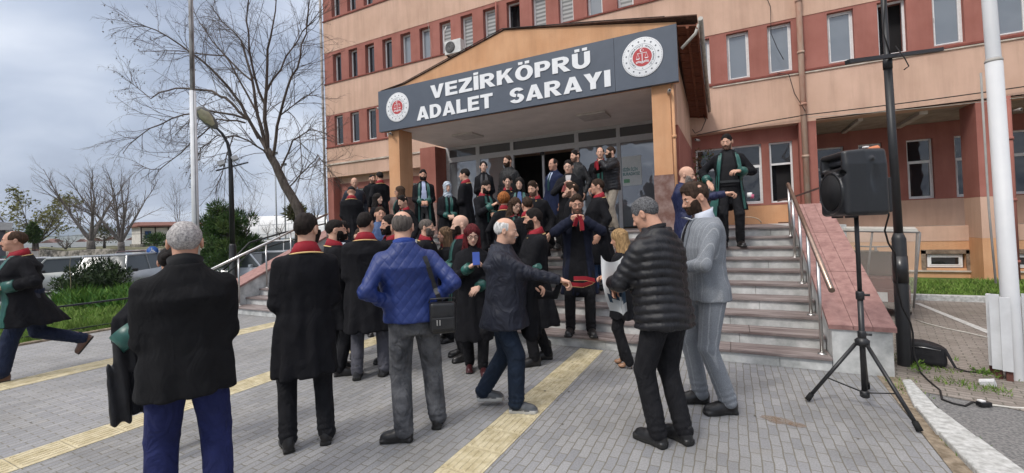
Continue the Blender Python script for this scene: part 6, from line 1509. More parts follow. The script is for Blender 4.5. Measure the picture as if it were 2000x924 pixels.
        FF = np.stack([i+j, i+j+1, (i+nb_+j+1) % (5*nb_), (i+nb_+j) % (5*nb_)], -1).reshape(-1, 4)
        ends = A_([[0, nb_, 2*nb_, 3*nb_, 4*nb_], [5*nb_-1, 4*nb_-1, 3*nb_-1, 2*nb_-1, nb_-1]])
        part('collar', VV, [FF, ends], RED if collar is True else mat('collar_%.3f_%.3f' % (collar[0], collar[2]), collar, .8, .1))
        if collar is True: 
            g = MB(); g.tube([(p*A_([1.03, 1, 1])+A_([0, .004*np.sign(p[1]), .002]))*s for p in r0], .0062*s, 6); g.build('piping', YEL, body)
    if cuffs:
        for sg, sh, el, wrp, hk in arms:
            u = (wrp-el)/np.linalg.norm(wrp-el); w1 = wrp-u*.008; w0 = wrp-u*.105; g = MB()
            g.tube([w0*s, (w0+u*.008)*s, (w1)*s, (w1+u*.004)*s, (w1-u*.004)*s], [sr[3]*s*.97, (sr[3]+.003)*s, (sr[3]+.005)*s, (sr[3]-.002)*s, (sr[3]-.03)*s], 20); g.build('cuff', GREEN if cuffs is True else mat('cuff_%.3f' % cuffs[0], cuffs, .6, .1), body)
    def W(p): return A_(Matrix.Translation((x0, y0, z0))@Matrix.Rotation(yaw, 4, 'Z')@Vector(tuple(A_(p, float)*s)))
    return dict(obj=body, W=W, s=s, yaw=yaw, arms=arms, hands=hand_tf, garment=garment, shf=shf, project=project, part=part, HT=HT, strip=strip, hc=hc)
# ------------------------------------------------------------------ street furniture and equipment
def z_at(px, py, X, Y): zc = np.array([X, Y])@_F[:2]; return on_d(px, py, zc)[2]
# street lamp on the left
b = on_d(455, 512, 12.); b[2] = 0; o = empty('street_lamp', b, atan2(-b[0], b[1]), 'black street lamp with a bent neck and cobra head, left of the stairs', 'street lamp')
m = MB(); m.lathe((0, 0, 0), [(.16, -.7), (.16, .3), (.10, .36), (.085, 1.35), (.070, 1.40)], 14); m.build('base', BLK, o)
m = MB(); m.tube([(0, 0, 1.35), (0, 0, 3.2), (-.01, 0, 3.9), (-.06, 0, 4.2), (-.18, -.02, 4.45), (-.30, -.04, 4.58)], [.068, .06, .045, .04, .035, .032], 10); m.build('pole', BLK, o)
dv = np.array([-.58, -.30, .66]); dv /= np.linalg.norm(dv); e2 = np.cross(dv, np.array([0, 1., .25])); e2 /= np.linalg.norm(e2); e3 = np.cross(dv, e2)
hv, hf = None, None
m = MB(); c0 = np.array([-.30, -.04, 4.58]); prof = [(0, .05), (.06, .09), (.25, .15), (.45, .17), (.60, .13), (.67, .04)]; vs = []; n = 14
for t, r_ in prof:
    for k in range(n): a = 2*pi*k/n; vs.append(c0+dv*t+e2*cos(a)*r_+e3*sin(a)*r_*.55)
m.add(vs, [(i*n+k, i*n+(k+1) % n, (i+1)*n+(k+1) % n, (i+1)*n+k) for i in range(len(prof)-1) for k in range(n)]+[tuple(range(n))[::-1], tuple((len(prof)-1)*n+k for k in range(n))], 0, True); hd = m.build('lamp_head', mat('lamp_head_grey', (.16, .16, .15), .5), o)
m = MB(); vs = []
sgn = 1 if e3[1] < 0 else -1
for t, r_ in [(.12, .07), (.26, .125), (.45, .145), (.60, .09)]:
    for k in range(9): a = pi*k/8; vs.append(c0+dv*t+e2*cos(a)*r_+e3*sgn*(.02+sin(a)*r_*.62))
m.add(vs, [(i*9+k, i*9+k+1, (i+1)*9+k+1, (i+1)*9+k) for i in range(3) for k in range(8)], 0, True); m.build('lamp_glass', mat('yellowed_lamp_glass', (.42, .40, .27), .25, .15, 9, spec=.6), hd)
m = MB(); m.bar((-.34, 0, 3.42), (.42, .1, 3.70), .07, .035); m.build('bracket_bar', BLK, o)
for x, z in ((-.22, 3.62), (.10, 3.78)): m = MB(); m.obox((x, -.06, z), rotm(.3, .5, 0), .075, .05, .06); m.build('floodlight', mat('flood_grey', (.33, .34, .35), .4), o)
# left flagpole
b = on_d(382, 440, 11); b[2] = 0; o = empty('flagpole', b, 0, 'slim white flagpole on the left, bare metal higher up', 'flagpole'); m = MB(); m.tube([(0, 0, -.1), (0, 0, 5.35)], [.082, .070], 12); m.build('lower_pole', mat('white_pole_paint', (.62, .63, .64), .5, .08, 4), o)
m = MB(); m.tube([(0, 0, 5.35), (0, 0, 9.5)], [.055, .045], 12); m.build('upper_pole', mat('peeling_pole', (.50, .49, .49), .6, col2=(.16, .14, .13), scale=5, stretch=(1, 1, .4)), o)
m = MB(); m.lathe((0, 0, 9.5), [(.0, 0), (.06, .03), (.06, .08), (0, .12)], 12); m.build('finial', STEEL, o); m = MB(); m.tube([(.085, -.02, .9), (.07, -.02, 5), (.06, -.02, 9.3)], .005, 4); m.build('halyard', CAB, o)
# right flagpole with guard boards
o = empty('flagpole', (2.31, 5.72, 0), 0, 'thick white flagpole on the right with a ring of white guard boards', 'flagpole')
m = MB(); m.tube([(.02, 0, -.1), (0, 0, .0), (-.03, 0, 3.0)], [.064, .064, .060], 20); m.build('lower_pole', mat('white_pole_paint2', (.55, .56, .57), .45, .06, 2, col2=(.62, .62, .62)), o)
m = MB(); m.tube([(-.03, 0, 3.0), (-.03, 0, 3.03), (-.14, 0, 9.5)], [.056, .052, .040], 20); m.build('upper_pole', MATS['white_pole_paint2'], o); m = MB(); m.lathe((-.03, 0, 3.0), [(.061, -.012), (.063, 0), (.057, .02)], 20); m.build('joint_ring', mat('joint_stain', (.35, .33, .30), .8), o)
m = MB(); m.tube([(-.105, -.02, .9), (-.125, -.02, 1.6), (-.13, -.02, 2.9)], .009, 6); m.build('halyard', mat('dirty_rope', (.3, .29, .27), .8), o)
GB = mat('guard_board_white', (.58, .59, .60), .6, .08, 5); GP_ = mat('guard_post_brown', (.12, .05, .04), .8)
for (x, y, zt, w_, a_) in ((-.135, -.05, .80, .032, .5), (-.085, -.10, .78, .034, .3), (.13, -.09, .79, .034, .1), (.15, .10, .79, .04, .3), (-.12, .10, .78, .04, 2)):
    m = MB(); ax = rotm(0, 0, a_); m.obox((x, y, (zt+.10)/2), ax, w_, .013, (zt-.10)/2); m.build('guard_board', GB, o); m = MB(); m.obox((x+.02, y+.03, .18), ax, .022, .022, .2); m.build('guard_post', GP_, o)
for x in (.215,): m = MB(); m.obox((x, -.09, .42), np.eye(3), .034, .013, .35); m.build('guard_board', GB, o)
tag(MB().obox(on_z(1929, 748, .03), rotm(0, .3, .4), .05, .035, .025).build('paper_scrap', mat('crumpled_paper', (.6, .6, .6), .9, .1, 30, bump=.8)), 'crumpled white paper scrap in the weeds by the guard boards', 'litter')
# black lamp pole on the right
o = empty('lamp_pole', (1.56, 5.87, 0), 0, 'black lamp pole behind the loudspeaker, with a thick sleeve and crossbar', 'street lamp')
zs = z_at(1755, 455, 1.56, 5.87); zj = z_at(1750, 110, 1.56, 5.87)
m = MB(); m.tube([(0, 0, -.1), (0, 0, .02), (0, 0, zs-.06), (-.002, 0, zs)], [.066, .062, .060, .040], 18); m.build('sleeve', BLK, o)
m = MB(); m.tube([(0, 0, zs-.02), (-.02, 0, zj), ], [.039, .036], 16); m.build('middle_pole', BLK, o); m = MB(); m.tube([(-.02, 0, zj-.12), (-.02, 0, zj-.02), (-.02, 0, zj), (-.05, 0, 6.2), (-.15, -.1, 6.6), (-.6, -.4, 6.9)], [.041, .041, .027, .024, .022, .022], 14); m.build('upper_pole', BLK, o)
m = MB(); m.obox((-.8, -.55, 6.93), rotm(0, 0, .6), .32, .12, .05); m.build('lamp_head', mat('lamp_head_grey', (.16, .16, .15), .5), o)
TAPE = mat('black_tape', (.010, .010, .011), .3, .1, 30, spec=.6)
za, zb = z_at(1755, 552, 1.56, 5.87), z_at(1755, 500, 1.56, 5.87); m = MB(); m.tube([(0, 0, za), (0, 0, zb)], [.066, .065], 18); m.build('tape_wrap', TAPE, o)
zc1 = z_at(1748, 108, 1.56, 5.87); pA = on_d(1655, 121, 4.3); pB = on_d(1838, 97, 4.75)
m = MB(); bo = np.array([1.56, 5.87, 0]); m.bar(pA-bo, pB-bo, .05, .038); m.build('crossbar', BLK, o)
cable('loose wire curling off the black lamp pole below the crossbar', [(1.60, 5.83, zj+.1), (1.66, 5.80, zj-.05), (1.69, 5.80, zj-.14), (1.65, 5.80, zj-.17)], .006)
cable('thin wire running up the top of the black lamp pole', [(1.56, 5.80, zj-.05), (1.50, 5.80, zj+.25), (1.53, 5.80, zj+.6), (1.56, 5.83, zj+1)], .006)
# tripod stand and loudspeaker
SX, SY_ = .93, 4.50; st = empty('speaker_stand', (SX, SY_, 0), 0, 'black tripod stand holding the loudspeaker beside the stairs', 'stand'); sb_ = np.array([SX, SY_, 0])
zh = z_at(1688, 668, SX, SY_); zl = z_at(1688, 772, SX, SY_); zk = z_at(1688, 575, SX, SY_); zt_ = z_at(1688, 418, SX, SY_)
BST = mat('black_stand_metal', (.016, .016, .017), .4, .1, 15, spec=.5)
m = MB(); m.tube([(0, 0, max(zl, .03)), (0, 0, zk)], .021, 14); m.build('lower_tube', BST, st); m = MB(); m.tube([(0, 0, zk-.02), (0, 0, zt_+.12)], .0165, 12); m.build('upper_tube', BST, st)
for z, r_ in ((zk, .030), (zh+.07, .030)): m = MB(); m.lathe((0, 0, z), [(r_-.004, -.04), (r_, -.035), (r_, .02), (r_-.006, .03)], 16); c_ = m.build('collar', BST, st); m = MB(); m.tube([(.02, 0, z), (.065, 0, z)], .010, 8); m.build('knob', BST, c_)
m = MB(); m.lathe((0, 0, zh), [(.022, -.03), (.05, -.02), (.052, .02), (.03, .04), (.022, .05)], 14); m.build('hub', BST, st)
m = MB(); m.lathe((0, 0, max(zl, .03)+.02), [(.022, -.03), (.034, -.02), (.034, .02), (.022, .03)], 14); m.build('lower_hub', BST, st)
ft = [on_z(1577, 784), on_z(1797, 846), on_z(1700, 752)]
ft[2] = np.array([1.05, 4.98, 0])
for p in ft:
    e_ = p-sb_; a_ = np.array([0, 0, zh-.01])+e_/np.linalg.norm(e_)*.045; m = MB(); m.tube([a_, e_+np.array([0, 0, .02])], .015, 10); lg = m.build('leg', BST, st)
    m = MB(); d = e_-a_; d /= np.linalg.norm(d); m.tube([e_-d*.06+np.array([0, 0, .02]), e_+np.array([0, 0, .014])], [.021, .022], 10); m.build('rubber_foot', mat('rubber', (.012, .012, .012), .9), lg)
    m = MB(); m.bar(a_+(e_-a_)*.58, np.array([0, 0, max(zl, .03)+.03]), .022, .008); m.build('brace', BST, st)
def spk(P):
    x, y, z = P.T; X = np.abs(x)
    w = .205-.055*np.clip((y+.02)/.2, 0, 1)-.02*np.clip((z-.42)/.12, 0, 1); 
    q = np.stack([X-w+.035, np.abs(y)-.175+.035, np.abs(z-.275)-(.275-.035)-.0*y], 1); d = np.linalg.norm(np.maximum(q, 0), axis=1)+np.minimum(q.max(1), 0)-.035
    d = smax(d, (z-.555+np.clip(-y, 0, .2)*.12), .02)
    d = smax(d, -(np.maximum(np.maximum(np.abs(x)-.150-.3*(-(y)-.19), np.abs(z-.445)-.052-.25*(-y-.19)), y+.085)), .012)      # horn mouth
    d = smin(d, np.maximum(np.abs(np.sqrt(x**2+(z-.20)**2)-.168)-.011, np.abs(y+.178)-.012), .008)                            # woofer rim
    d = np.maximum(d, -np.maximum(np.sqrt(x**2+(z-.20)**2)-.155, y+.160))
    d = smin(d, ell(P, (0, -.145, .20), (.152, .030, .152)), .006)
    for s in (-1, 1): d = smax(d, -ell(P, (s*.150, -.165, .350), (.042, .06, .030)), .008)                                     # ports
    d = smax(d, -ell(np.stack([X, y, z], 1), (.215, .065, .30), (.040, .055, .150)), .012)                                     # side grips
    d = smin(d, rc(np.stack([X, y, z], 1), (.185, .035, .46), (.130, -.14, .375), .014, .012), .02)
    return d
sp = MB(); V, F = nets(spk, (-.23, -.21, -.01), (.23, .2, .57), .0075, slack=.02)
zb_ = z_at(1688, 421, SX, SY_)
spo = np_mesh('loudspeaker', V*.98, F, mat('black_moulded_plastic', (.014, .0145, .016), .34, .15, 40, bump=.12, bscale=300, spec=.5)); azs = atan2(-SX, SY_)
spo.location = (SX+.0, SY_+.0, zb_); spo.rotation_euler = (0, 0, azs+radians(-62)); tag(spo, 'black moulded loudspeaker on top of the tripod stand', 'loudspeaker')
m = MB(); m.lathe((0, -.176, .197), [(.0, 0), (.10, -.004), (.150, .0), (.150, .01)], 30, 0, axis=((1, 0, 0), (0, 0, 1), (0, -1, 0))); m.build('woofer_grille', mat('woofer_mesh', (.010, .010, .011), .7, .3, 120), spo)
m = MB(); m.lathe((0, -.181, .197), [(.022, 0), (.026, 0), (.026, .004), (.022, .004)], 20, 0, axis=((1, 0, 0), (0, 0, 1), (0, -1, 0))); m.build('badge_ring', mat('dark_grey_plastic', (.07, .07, .075), .4), spo)
m = MB(); m.tube([(-.13, -.10, .445), (.13, -.10, .445)], .028, 10); m.build('horn_driver', mat('dark_grey_plastic', (.07, .07, .075), .4), spo)
m = MB(); m.box(-.12, .12, .172, .20, .02, .30); m.build('control_panel', BST, spo, bevel=.01)
for x in (-.1, .1): m = MB(); m.box(x-.03, x+.03, -.12, -.06, -.015, .005); m.build('rubber_foot', BST, spo)
def thf(P): return smin(rc(P, (-.05, 0, .012), (.045, .0, .016), .016, .022), ell(P, (.0, .02, .01), (.05, .02, .014)), .01)+wr(P, 60, 3)*.003
V, F = nets(thf, (-.09, -.05, -.02), (.09, .06, .05), .006, slack=.01); o = np_mesh('cloth_glove', V, F, [mat('orange_cloth', (.55, .20, .10), .8, .2, 20)], None); q = on_d(1700, 296, 3.72); o.location = (q[0], q[1], zb_+.555); o.rotation_euler = (0, 0, azs); tag(o, 'small orange and white cloth lying on top of the loudspeaker', 'cloth')
m = MB(); m.lathe((-.03, 0, .026), [(0, 0), (.026, 0), (.022, .014), (0, .018)], 12); m.build('white_patch', mat('white_cloth', (.7, .68, .66), .8), o)
cable('black speaker cable dropping from the loudspeaker to the lamp pole and the ground', [on_d(1731, 398, 3.85), on_d(1736, 420, 3.9), on_d(1728, 450, 4.0), on_d(1735, 475, 4.1), on_d(1748, 495, 4.25), on_d(1752, 560, 4.30), on_d(1762, 600, 4.33), on_d(1778, 630, 4.35), on_d(1783, 650, 4.36), on_d(1785, 690, 4.36), on_z(1797, 726, .02), on_z(1812, 742, .015), on_z(1836, 762, .012), on_z(1840, 780, .012), on_z(1862, 788, .012), on_z(1885, 793, .012), on_z(1900, 785, .012), on_z(1918, 789, .02)], .008)
cable('white extension lead running right from the socket across the asphalt', [on_z(1926, 791, .02), on_z(1945, 792, .012), on_z(1975, 796, .012), on_z(2010, 798, .012), on_z(2080, 800, .012)], .008, mat('white_cable', (.55, .53, .48), .6))
cable('pale cable lying across the brick yard behind the bag', [on_z(1788, 625, .016), on_z(1810, 632, .016), on_z(1850, 642, .016), on_z(1890, 650, .016), on_z(1945, 663, .016), on_z(2060, 690, .016)], .007, MATS['white_cable'])
q = on_z(1922, 793, .012); o = empty('socket_block', q, .5, 'small black and white socket block at the end of the cables', 'socket'); m = MB(); m.box(-.045, .045, -.025, .025, 0, .035); m.build('casing', mat('black_plastic', (.012, .012, .013), .35), o, bevel=.006); m = MB(); m.box(-.04, .0, -.02, .02, .035, .05); m.build('plug', mat('white_cloth', (.7, .68, .66), .8), o, bevel=.006)
# bag by the pole
def bagf(P):
    q = np.abs(P-A_([0, 0, .135]))-A_([.165, .095, .125])+.05; d = np.linalg.norm(np.maximum(q, 0), axis=1)+np.minimum(q.max(1), 0)-.05
    d = smax(d, P[:, 2]-.26+.35*np.clip(P[:, 0], 0, 1), .03); return d+wr(P, 25, 4)*.006
BAGM = mat('black_nylon', (.014, .014, .016), .6, .2, 18, bump=.4, bscale=160)
V, F = nets(bagf, (-.2, -.13, 0), (.2, .13, .28), .011, slack=.03); q = on_z(1806, 716); o = np_mesh('shoulder_bag', V, F, BAGM); o.location = tuple(q+np.array([.02, .06, 0])); o.rotation_euler = (0, 0, -.25); tag(o, 'black shoulder bag on the ground against the lamp pole', 'bag')
m = MB(); m.tube([(-.12, -.098, .2), (0, -.10, .205), (.12, -.097, .19)], .004, 5); m.build('zip', STEEL, o)
m = MB(); pts = [(.15, -.02, .20), (.19, -.06, .10), (.22, -.08, .03), (.30, -.09, .015), (.40, -.07, .02), (.46, -.03, .03), (.42, .0, .012), (.33, -.04, .03)]
for i in range(len(pts)-1): m.bar(pts[i], pts[i+1], .032, .006)
m.build('strap', BAGM, o)
# cargo tricycle behind the right side wall
o = empty('cargo_tricycle', (2.10, 9.1, 0), radians(-14), 'dark red cargo tricycle with a clear plastic rain canopy behind the pink coping', 'tricycle')
CLR = bpy.data.materials.new('clear_plastic_sheet'); CLR.use_nodes = True; b_ = CLR.node_tree.nodes['Principled BSDF']; b_.inputs['Base Color'].default_value = (.55, .50, .44, 1); b_.inputs['Roughness'].default_value = .25; b_.inputs['Alpha'].default_value = .30
m = MB(); m.add([(-.62, -.75, 1.36), (.52, -.75, 1.30), (.56, .55, 1.30), (-.62, .55, 1.36), (-.60, -.75, 1.40), (.50, -.75, 1.36), (.52, .55, 1.36), (-.60, .55, 1.40)], [(0, 3, 2, 1), (4, 5, 6, 7), (0, 1, 5, 4), (1, 2, 6, 5), (2, 3, 7, 6), (3, 0, 4, 7)]); m.build('canopy_roof', mat('canopy_cream', (.50, .48, .43), .6), o)
m = MB(); m.add([(-.60, -.74, 1.36), (.52, -.74, 1.31), (.40, -.74, .15), (-.55, -.74, .25)], [(0, 1, 2, 3)]); m.add([(.52, -.74, 1.31), (.55, .54, 1.31), (.48, .54, .35), (.40, -.74, .15)], [(0, 1, 2, 3)]); m.build('plastic_curtain', CLR, o)
MET = mat('grey_tube', (.20, .19, .18), .5); m = MB()
for a_, b2 in (((-.55, -.70, .3), (-.60, -.74, 1.36)), ((.42, -.70, .2), (.53, -.74, 1.31)), ((.48, .5, .3), (.55, .54, 1.31)), ((-.1, -.70, .55), (.0, -.72, 1.33)), ((-.6, -.74, 1.36), (.53, -.74, 1.31))): m.tube([a_, b2], .014, 6)
m.build('canopy_frame', MET, o)
m = MB(); m.box(-.45, .38, -.60, .6, .42, .62); m.box(-.48, .40, -.64, -.60, .25, .45); m.build('load_bed', mat('dark_red_paint', (.12, .02, .02), .45), o, bevel=.01)
m = MB(); m.box(-.38, .30, -.30, .05, .62, .72); m.box(-.38, .30, -.34, -.28, .62, 1.0); m.build('seat', mat('brown_vinyl', (.09, .055, .045), .5), o, bevel=.02)
for x in (-.42, .36):
    m = MB(); m.lathe((x, -.15, .24), [(.12, -.05), (.23, -.05), (.24, 0), (.23, .05), (.12, .05)], 20, 0, axis=((0, 1, 0), (0, 0, 1), (1, 0, 0))); w_ = m.build('wheel', TYRE, o); m = MB(); m.lathe((x, -.15, .24), [(.13, -.03), (.13, .03)], 16, 0, axis=((0, 1, 0), (0, 0, 1), (1, 0, 0))); m.build('rim', RIM, w_)
m = MB(); m.lathe((0, 1.25, .24), [(.12, -.05), (.23, -.05), (.24, 0), (.23, .05), (.12, .05)], 20, 0, axis=((0, 1, 0), (0, 0, 1), (1, 0, 0))); m.build('wheel', TYRE, o)
m = MB(); m.tube([(0, 1.25, .3), (0, 1.0, 1.0)], .02, 8); m.tube([(-.3, .9, 1.02), (0, 1.0, 1.0), (.3, .9, 1.02)], .014, 8); m.build('handlebar', MET, o)
m = MB(); m.box(.22, .36, -.66, -.64, .28, .40); m.build('tail_light', mat('amber_lens', (.45, .12, .02), .25), o); m = MB(); m.box(-.05, .14, -.66, -.645, .26, .40); m.build('number_plate', PLT, o)
# ------------------------------------------------------------------ the people of the photograph
def st_z(Y):
    if Y < 5.40: return 0.
    return min(int((Y-5.40)/.305)+1, 10)*.145
def up_(hx, hy, Y):
    """where someone stands whose head top shows at this pixel, at distance Y; returns place and height"""
    p = on_y(hx, hy, Y); z = st_z(Y); return (p[0], Y, z), p[2]-z
def gr_(fx, fy, hx, hy, z=0.):
    p = on_z(fx, fy, z); return (p[0], p[1], z), z_at(hx, hy, p[0], p[1])-z
def pinstripe(name, c, line, scale):
    m, n, l, b = node_mat(name); b.inputs['Roughness'].default_value = .85; b.inputs['Specular IOR Level'].default_value = .2
    t = n.new('ShaderNodeTexCoord'); w = n.new('ShaderNodeTexWave'); w.bands_direction = 'X'; w.inputs['Scale'].default_value = scale; w.inputs['Distortion'].default_value = 0.0; w.inputs['Detail Scale'].default_value = .6
    l.new(t.outputs['Object'], w.inputs['Vector']); r = ramp(n, [(.0, c), (.93, c), (1., line)]); l.new(w.outputs['Fac'], r.inputs[0])
    nn = n.new('ShaderNodeTexNoise'); nn.inputs['Scale'].default_value = 180; l.new(t.outputs['Object'], nn.inputs['Vector']); r2 = ramp(n, [(.3, (.75, .75, .75)), (.7, (1.2, 1.2, 1.2))]); l.new(nn.outputs['Fac'], r2.inputs[0])
    mm = n.new('ShaderNodeMixRGB'); mm.blend_type = 'MULTIPLY'; mm.inputs[0].default_value = 1; l.new(r.outputs[0], mm.inputs[1]); l.new(r2.outputs[0], mm.inputs[2]); l.new(mm.outputs[0], b.inputs['Base Color'])
    return m
def quilted(name, c, k=34., dist=.012, rough=.5, strength=.7):
    m, n, l, b = node_mat(name); b.inputs['Roughness'].default_value = rough; b.inputs['Base Color'].default_value = (*c, 1); b.inputs['Specular IOR Level'].default_value = .4
    t = n.new('ShaderNodeTexCoord'); s = n.new('ShaderNodeSeparateXYZ'); l.new(t.outputs['Object'], s.inputs[0]); outs = []
    for sg in (1, -1):
        a = n.new('ShaderNodeMath'); a.operation = 'MULTIPLY_ADD'; a.inputs[1].default_value = sg*.8; l.new(s.outputs['Z'], a.inputs[0]); l.new(s.outputs['X'], a.inputs[2])
        k1 = n.new('ShaderNodeMath'); k1.operation = 'MULTIPLY'; k1.inputs[1].default_value = k; l.new(a.outputs[0], k1.inputs[0])
        si = n.new('ShaderNodeMath'); si.operation = 'SINE'; l.new(k1.outputs[0], si.inputs[0]); ab = n.new('ShaderNodeMath'); ab.operation = 'ABSOLUTE'; l.new(si.outputs[0], ab.inputs[0])
        pw = n.new('ShaderNodeMath'); pw.operation = 'POWER'; pw.inputs[1].default_value = .35; l.new(ab.outputs[0], pw.inputs[0]); outs.append(pw)
    mn = n.new('ShaderNodeMath'); mn.operation = 'MULTIPLY'; l.new(outs[0].outputs[0], mn.inputs[0]); l.new(outs[1].outputs[0], mn.inputs[1])
    bp = n.new('ShaderNodeBump'); bp.inputs['Strength'].default_value = strength; bp.inputs['Distance'].default_value = dist; l.new(mn.outputs[0], bp.inputs['Height']); l.new(bp.outputs[0], b.inputs['Normal'])
    return m
BR = (.035, .020, .012); BK = (.012, .009, .008)
G_ = None
# --- front row, nearest the camera
at, h = gr_(58, 734, 42, 462)
p1 = person('man striding out at the far left, open robe over navy suit, brown shoes', at, h*1.04, -88, .014, hair='recede', hairc=(.05, .028, .016), mous=True, opening=.12, shirt=(.028, .030, .040), tie=(.14, .13, .13),
            lapel='long', collar=True, cuffs=True, legs=(.012, .018, .040), shoec=(.095, .045, .028), shoes='boot', fat=1.28, hem=.62, lean=9, feet=((-.10, .46, .24, 5), (.10, -.22, 0, 5)), Lf=((.20, -.16, 1.10), (.6, .8, -.2), 'fist'), R='pocket', legr=1.12)
d2 = on_d(362, 500, 2.42)
p2 = person('grey haired man in a long black wool coat and blue trousers, back to us', (d2[0], d2[1], 0), z_at(362, 433, d2[0], d2[1]), 178, .012, hair='grey_full', hairc=(.36, .34, .33), top='coat', topc=(.010, .010, .011), hem=.76, fat=1.17,
            legs=(.016, .021, .080), legr=1.18, R='belly', Lf='belly', stance=.14, shoes='dress', hair_mat=mat('salt_pepper_hair', (.20, .19, .19), .8, col2=(.50, .47, .45), scale=90, bump=.5, bscale=200))
at, h = gr_(340, 882, 338, 484)
p3 = person('small dark haired woman in black boots mostly hidden behind the grey haired man', at, h, 165, .016, fem=True, hair='bun', top='jacket', topc=(.012, .012, .014), shoes='boot', Lf='front', R='clasp', feet=((-.22, -.12, 0, 20), (.10, .02, 0, 5)), legr=.85)
at, h = gr_(601, 871, 603, 418)
p4 = person('robed man with slicked dark hair and thin black trousers, back square to us', at, h, 183, .012, hair='flat', hairc=(.016, .011, .009), beard='full', top='robe', collar=True, R='belly', Lf='belly', look=(-38, -4, 0), hem=.55, fat=1.0, leanx=-.04, stance=.12, feet=((-.13, .02, 0, 14), (.13, .0, 0, 6)), skin=1)
at, h = gr_(722, 736, 737, 415)
p5 = person('robed man in grey trousers and black trainers just left of the quilted blue jacket', at, h, 172, .014, hair='short', top='robe', collar=True, legs=(.085, .085, .10), shoes='sneaker', shoec=(.022, .022, .024), R='front', Lf='belly', look=(-22, -3, 0), hem=.50, fat=1.12, stance=.14, feet=((-.15, .0, 0, 30), (.12, .04, 0, 4)))
at, h = gr_(815, 852, 782, 413)
p6 = person('balding man in a quilted royal blue jacket and grey jeans, hands on hips', at, h, 184, .012, hair='fringe', hairc=(.10, .085, .075), top='jacket', topc=(.02, .045, .20), hem=.90, fat=1.14, topmat=quilted('blue_quilting', (.013, .029, .135), 46, .010, .5, .42), legs=(.070, .072, .080), legmat=mat('grey_denim', (.040, .042, .048), .9, col2=(.115, .117, .125), scale=7, bump=.4, bscale=260, folds=.9),
            legr=1.16, R='hip', Lf='hip', look=(-14, 4, 0), leanx=.10, stance=.13, feet=((-.17, -.10, 0, 18), (.10, .05, 0, 72)), skin=1)
at, h = gr_(985, 798, 978, 433)
p7 = person('old man with white hair and grey moustache striding right, arm stretched out', at, h*1.02, 84, .012, hair='fringe', hairc=(.55, .54, .52), mous='grey', top='jacket', topc=(.016, .017, .024), hem=.76, fat=1.26, topmat=mat('navy_nylon', (.014, .016, .026), .55, .2, 8, .2, 200, spec=.3, folds=.6), sole=.45,
            legs=(.012, .020, .036), legr=1.16, shoes='sneaker', shoec=(.075, .080, .085), R=((-.14, -.55, 1.17), (-.3, .2, -1), 'fist'), Lf=((.08, -.30, 1.10), (.8, .4, -.7), 'grip'), lean=5, look=(0, 6, 0), feet=((-.09, -.12, 0, 4), (.09, .20, .04, 4)), skin=1)
at, h = gr_(1308, 866, 1262, 397)
p8 = person('grey haired man in a black puffer jacket looking down at a white sheet', at, h*1.035, -128, .012, hair='short', hairc=(.085, .085, .088), top='puffer', topc=(.011, .011, .013), hem=.82, fat=1.06, R=((-.10, -.38, 1.06), (-.8, .3, -.7), 'grip'), Lf=((.10, -.36, 1.10), (.8, .3, -.7), 'grip'), lean=9, leanx=-.05, look=(16, 24, 0), stance=.10, feet=((-.09, .05, 0, 6), (.09, -.03, 0, 4)), legr=1.04, shoes='sneaker', shoec=(.014, .014, .015),
            hair_mat=mat('dark_grey_hair', (.025, .025, .027), .7, col2=(.15, .15, .155), scale=110, bump=.5, bscale=200))
at, h = gr_(1392, 797, 1352, 363)
SUITM = pinstripe('grey_pinstripe', (.20, .215, .235), (.30, .312, .325), 9.)
p9 = person('tall bearded man in a grey pinstripe suit with black tie, right of the puffer jacket', at, h*1.02, -72, .012, hair='quiff', hairc=(.040, .024, .016), beard='full', top='suit', topc=(.20, .215, .235), topmat=SUITM, legmat=SUITM, hem=.84, shirt=(.62, .65, .72), tie=(.010, .010, .012), collar=(.62, .65, .72),
            lapel=(.17, .185, .205), R=((-.12, -.30, 1.05), (-.9, .5, -.6), 'grip'), Lf=((.10, -.30, 1.08), (.9, .55, -.5), 'grip'), lean=3, look=(8, 17, 0), feet=((-.09, -.06, 0, 4), (.10, .08, 0, 6)), fat=1.05, skin=0)
at, h = gr_(1222, 716, 1222, 447)
p10 = person('fair haired woman in tan high heels half hidden by the black puffer jacket', at, h, -105, .016, fem=True, hair='long', hairc=(.30, .19, .09), top='robe', collar=True, hem=.62, shoes='heel', shoec=(.35, .19, .11), look=(0, 12, 0), R='belly', Lf='belly', feet=((-.07, -.03, 0, 2), (.07, .06, 0, 2)))
at, h = gr_(908, 700, 903, 420)
p11 = person('robed man with shaved head and dark beard, left of the woman with dark red hair', at, h, -78, .015, hair='bald', hairc=(.020, .013, .010), beard='full', collar=True, cuffs=True, hem=.42, R='belly', Lf='belly', look=(0, 4, 0), skin=3, shoes='boot', lapel='long')
MATS_brd = mat('short_dark_beard', (.02, .013, .010), .8, .4, 90)
at, h = gr_(930, 728, 946, 437)
p12 = person('woman with long dark red hair and glasses reading a blue phone', at, h, 2, .014, fem=True, hair='long', hairc=(.085, .012, .014), glasses=True, collar=None, cuffs=True, lapel=None, hem=.40, R='phone', Lf='clasp', look=(6, 16, 0), shoes='boot', shoec=(.05, .012, .014), skin=3, feet=((-.07, .12, 0, 4), (.08, -.05, 0, 4)))
at, h = gr_(1052, 708, 1056, 407)
p13 = person('stocky robed man in chunky boots talking with raised hands, right of the old man', at, h, -80, .014, hair='short', beard='full', collar=True, cuffs=True, hem=.44, fat=1.10, R='front', Lf='front', look=(0, 2, 0), shoes='boot', feet=((-.10, .12, 0, 2), (.11, -.06, 0, 5)))
at, h = up_(1125, 380, 5.56)
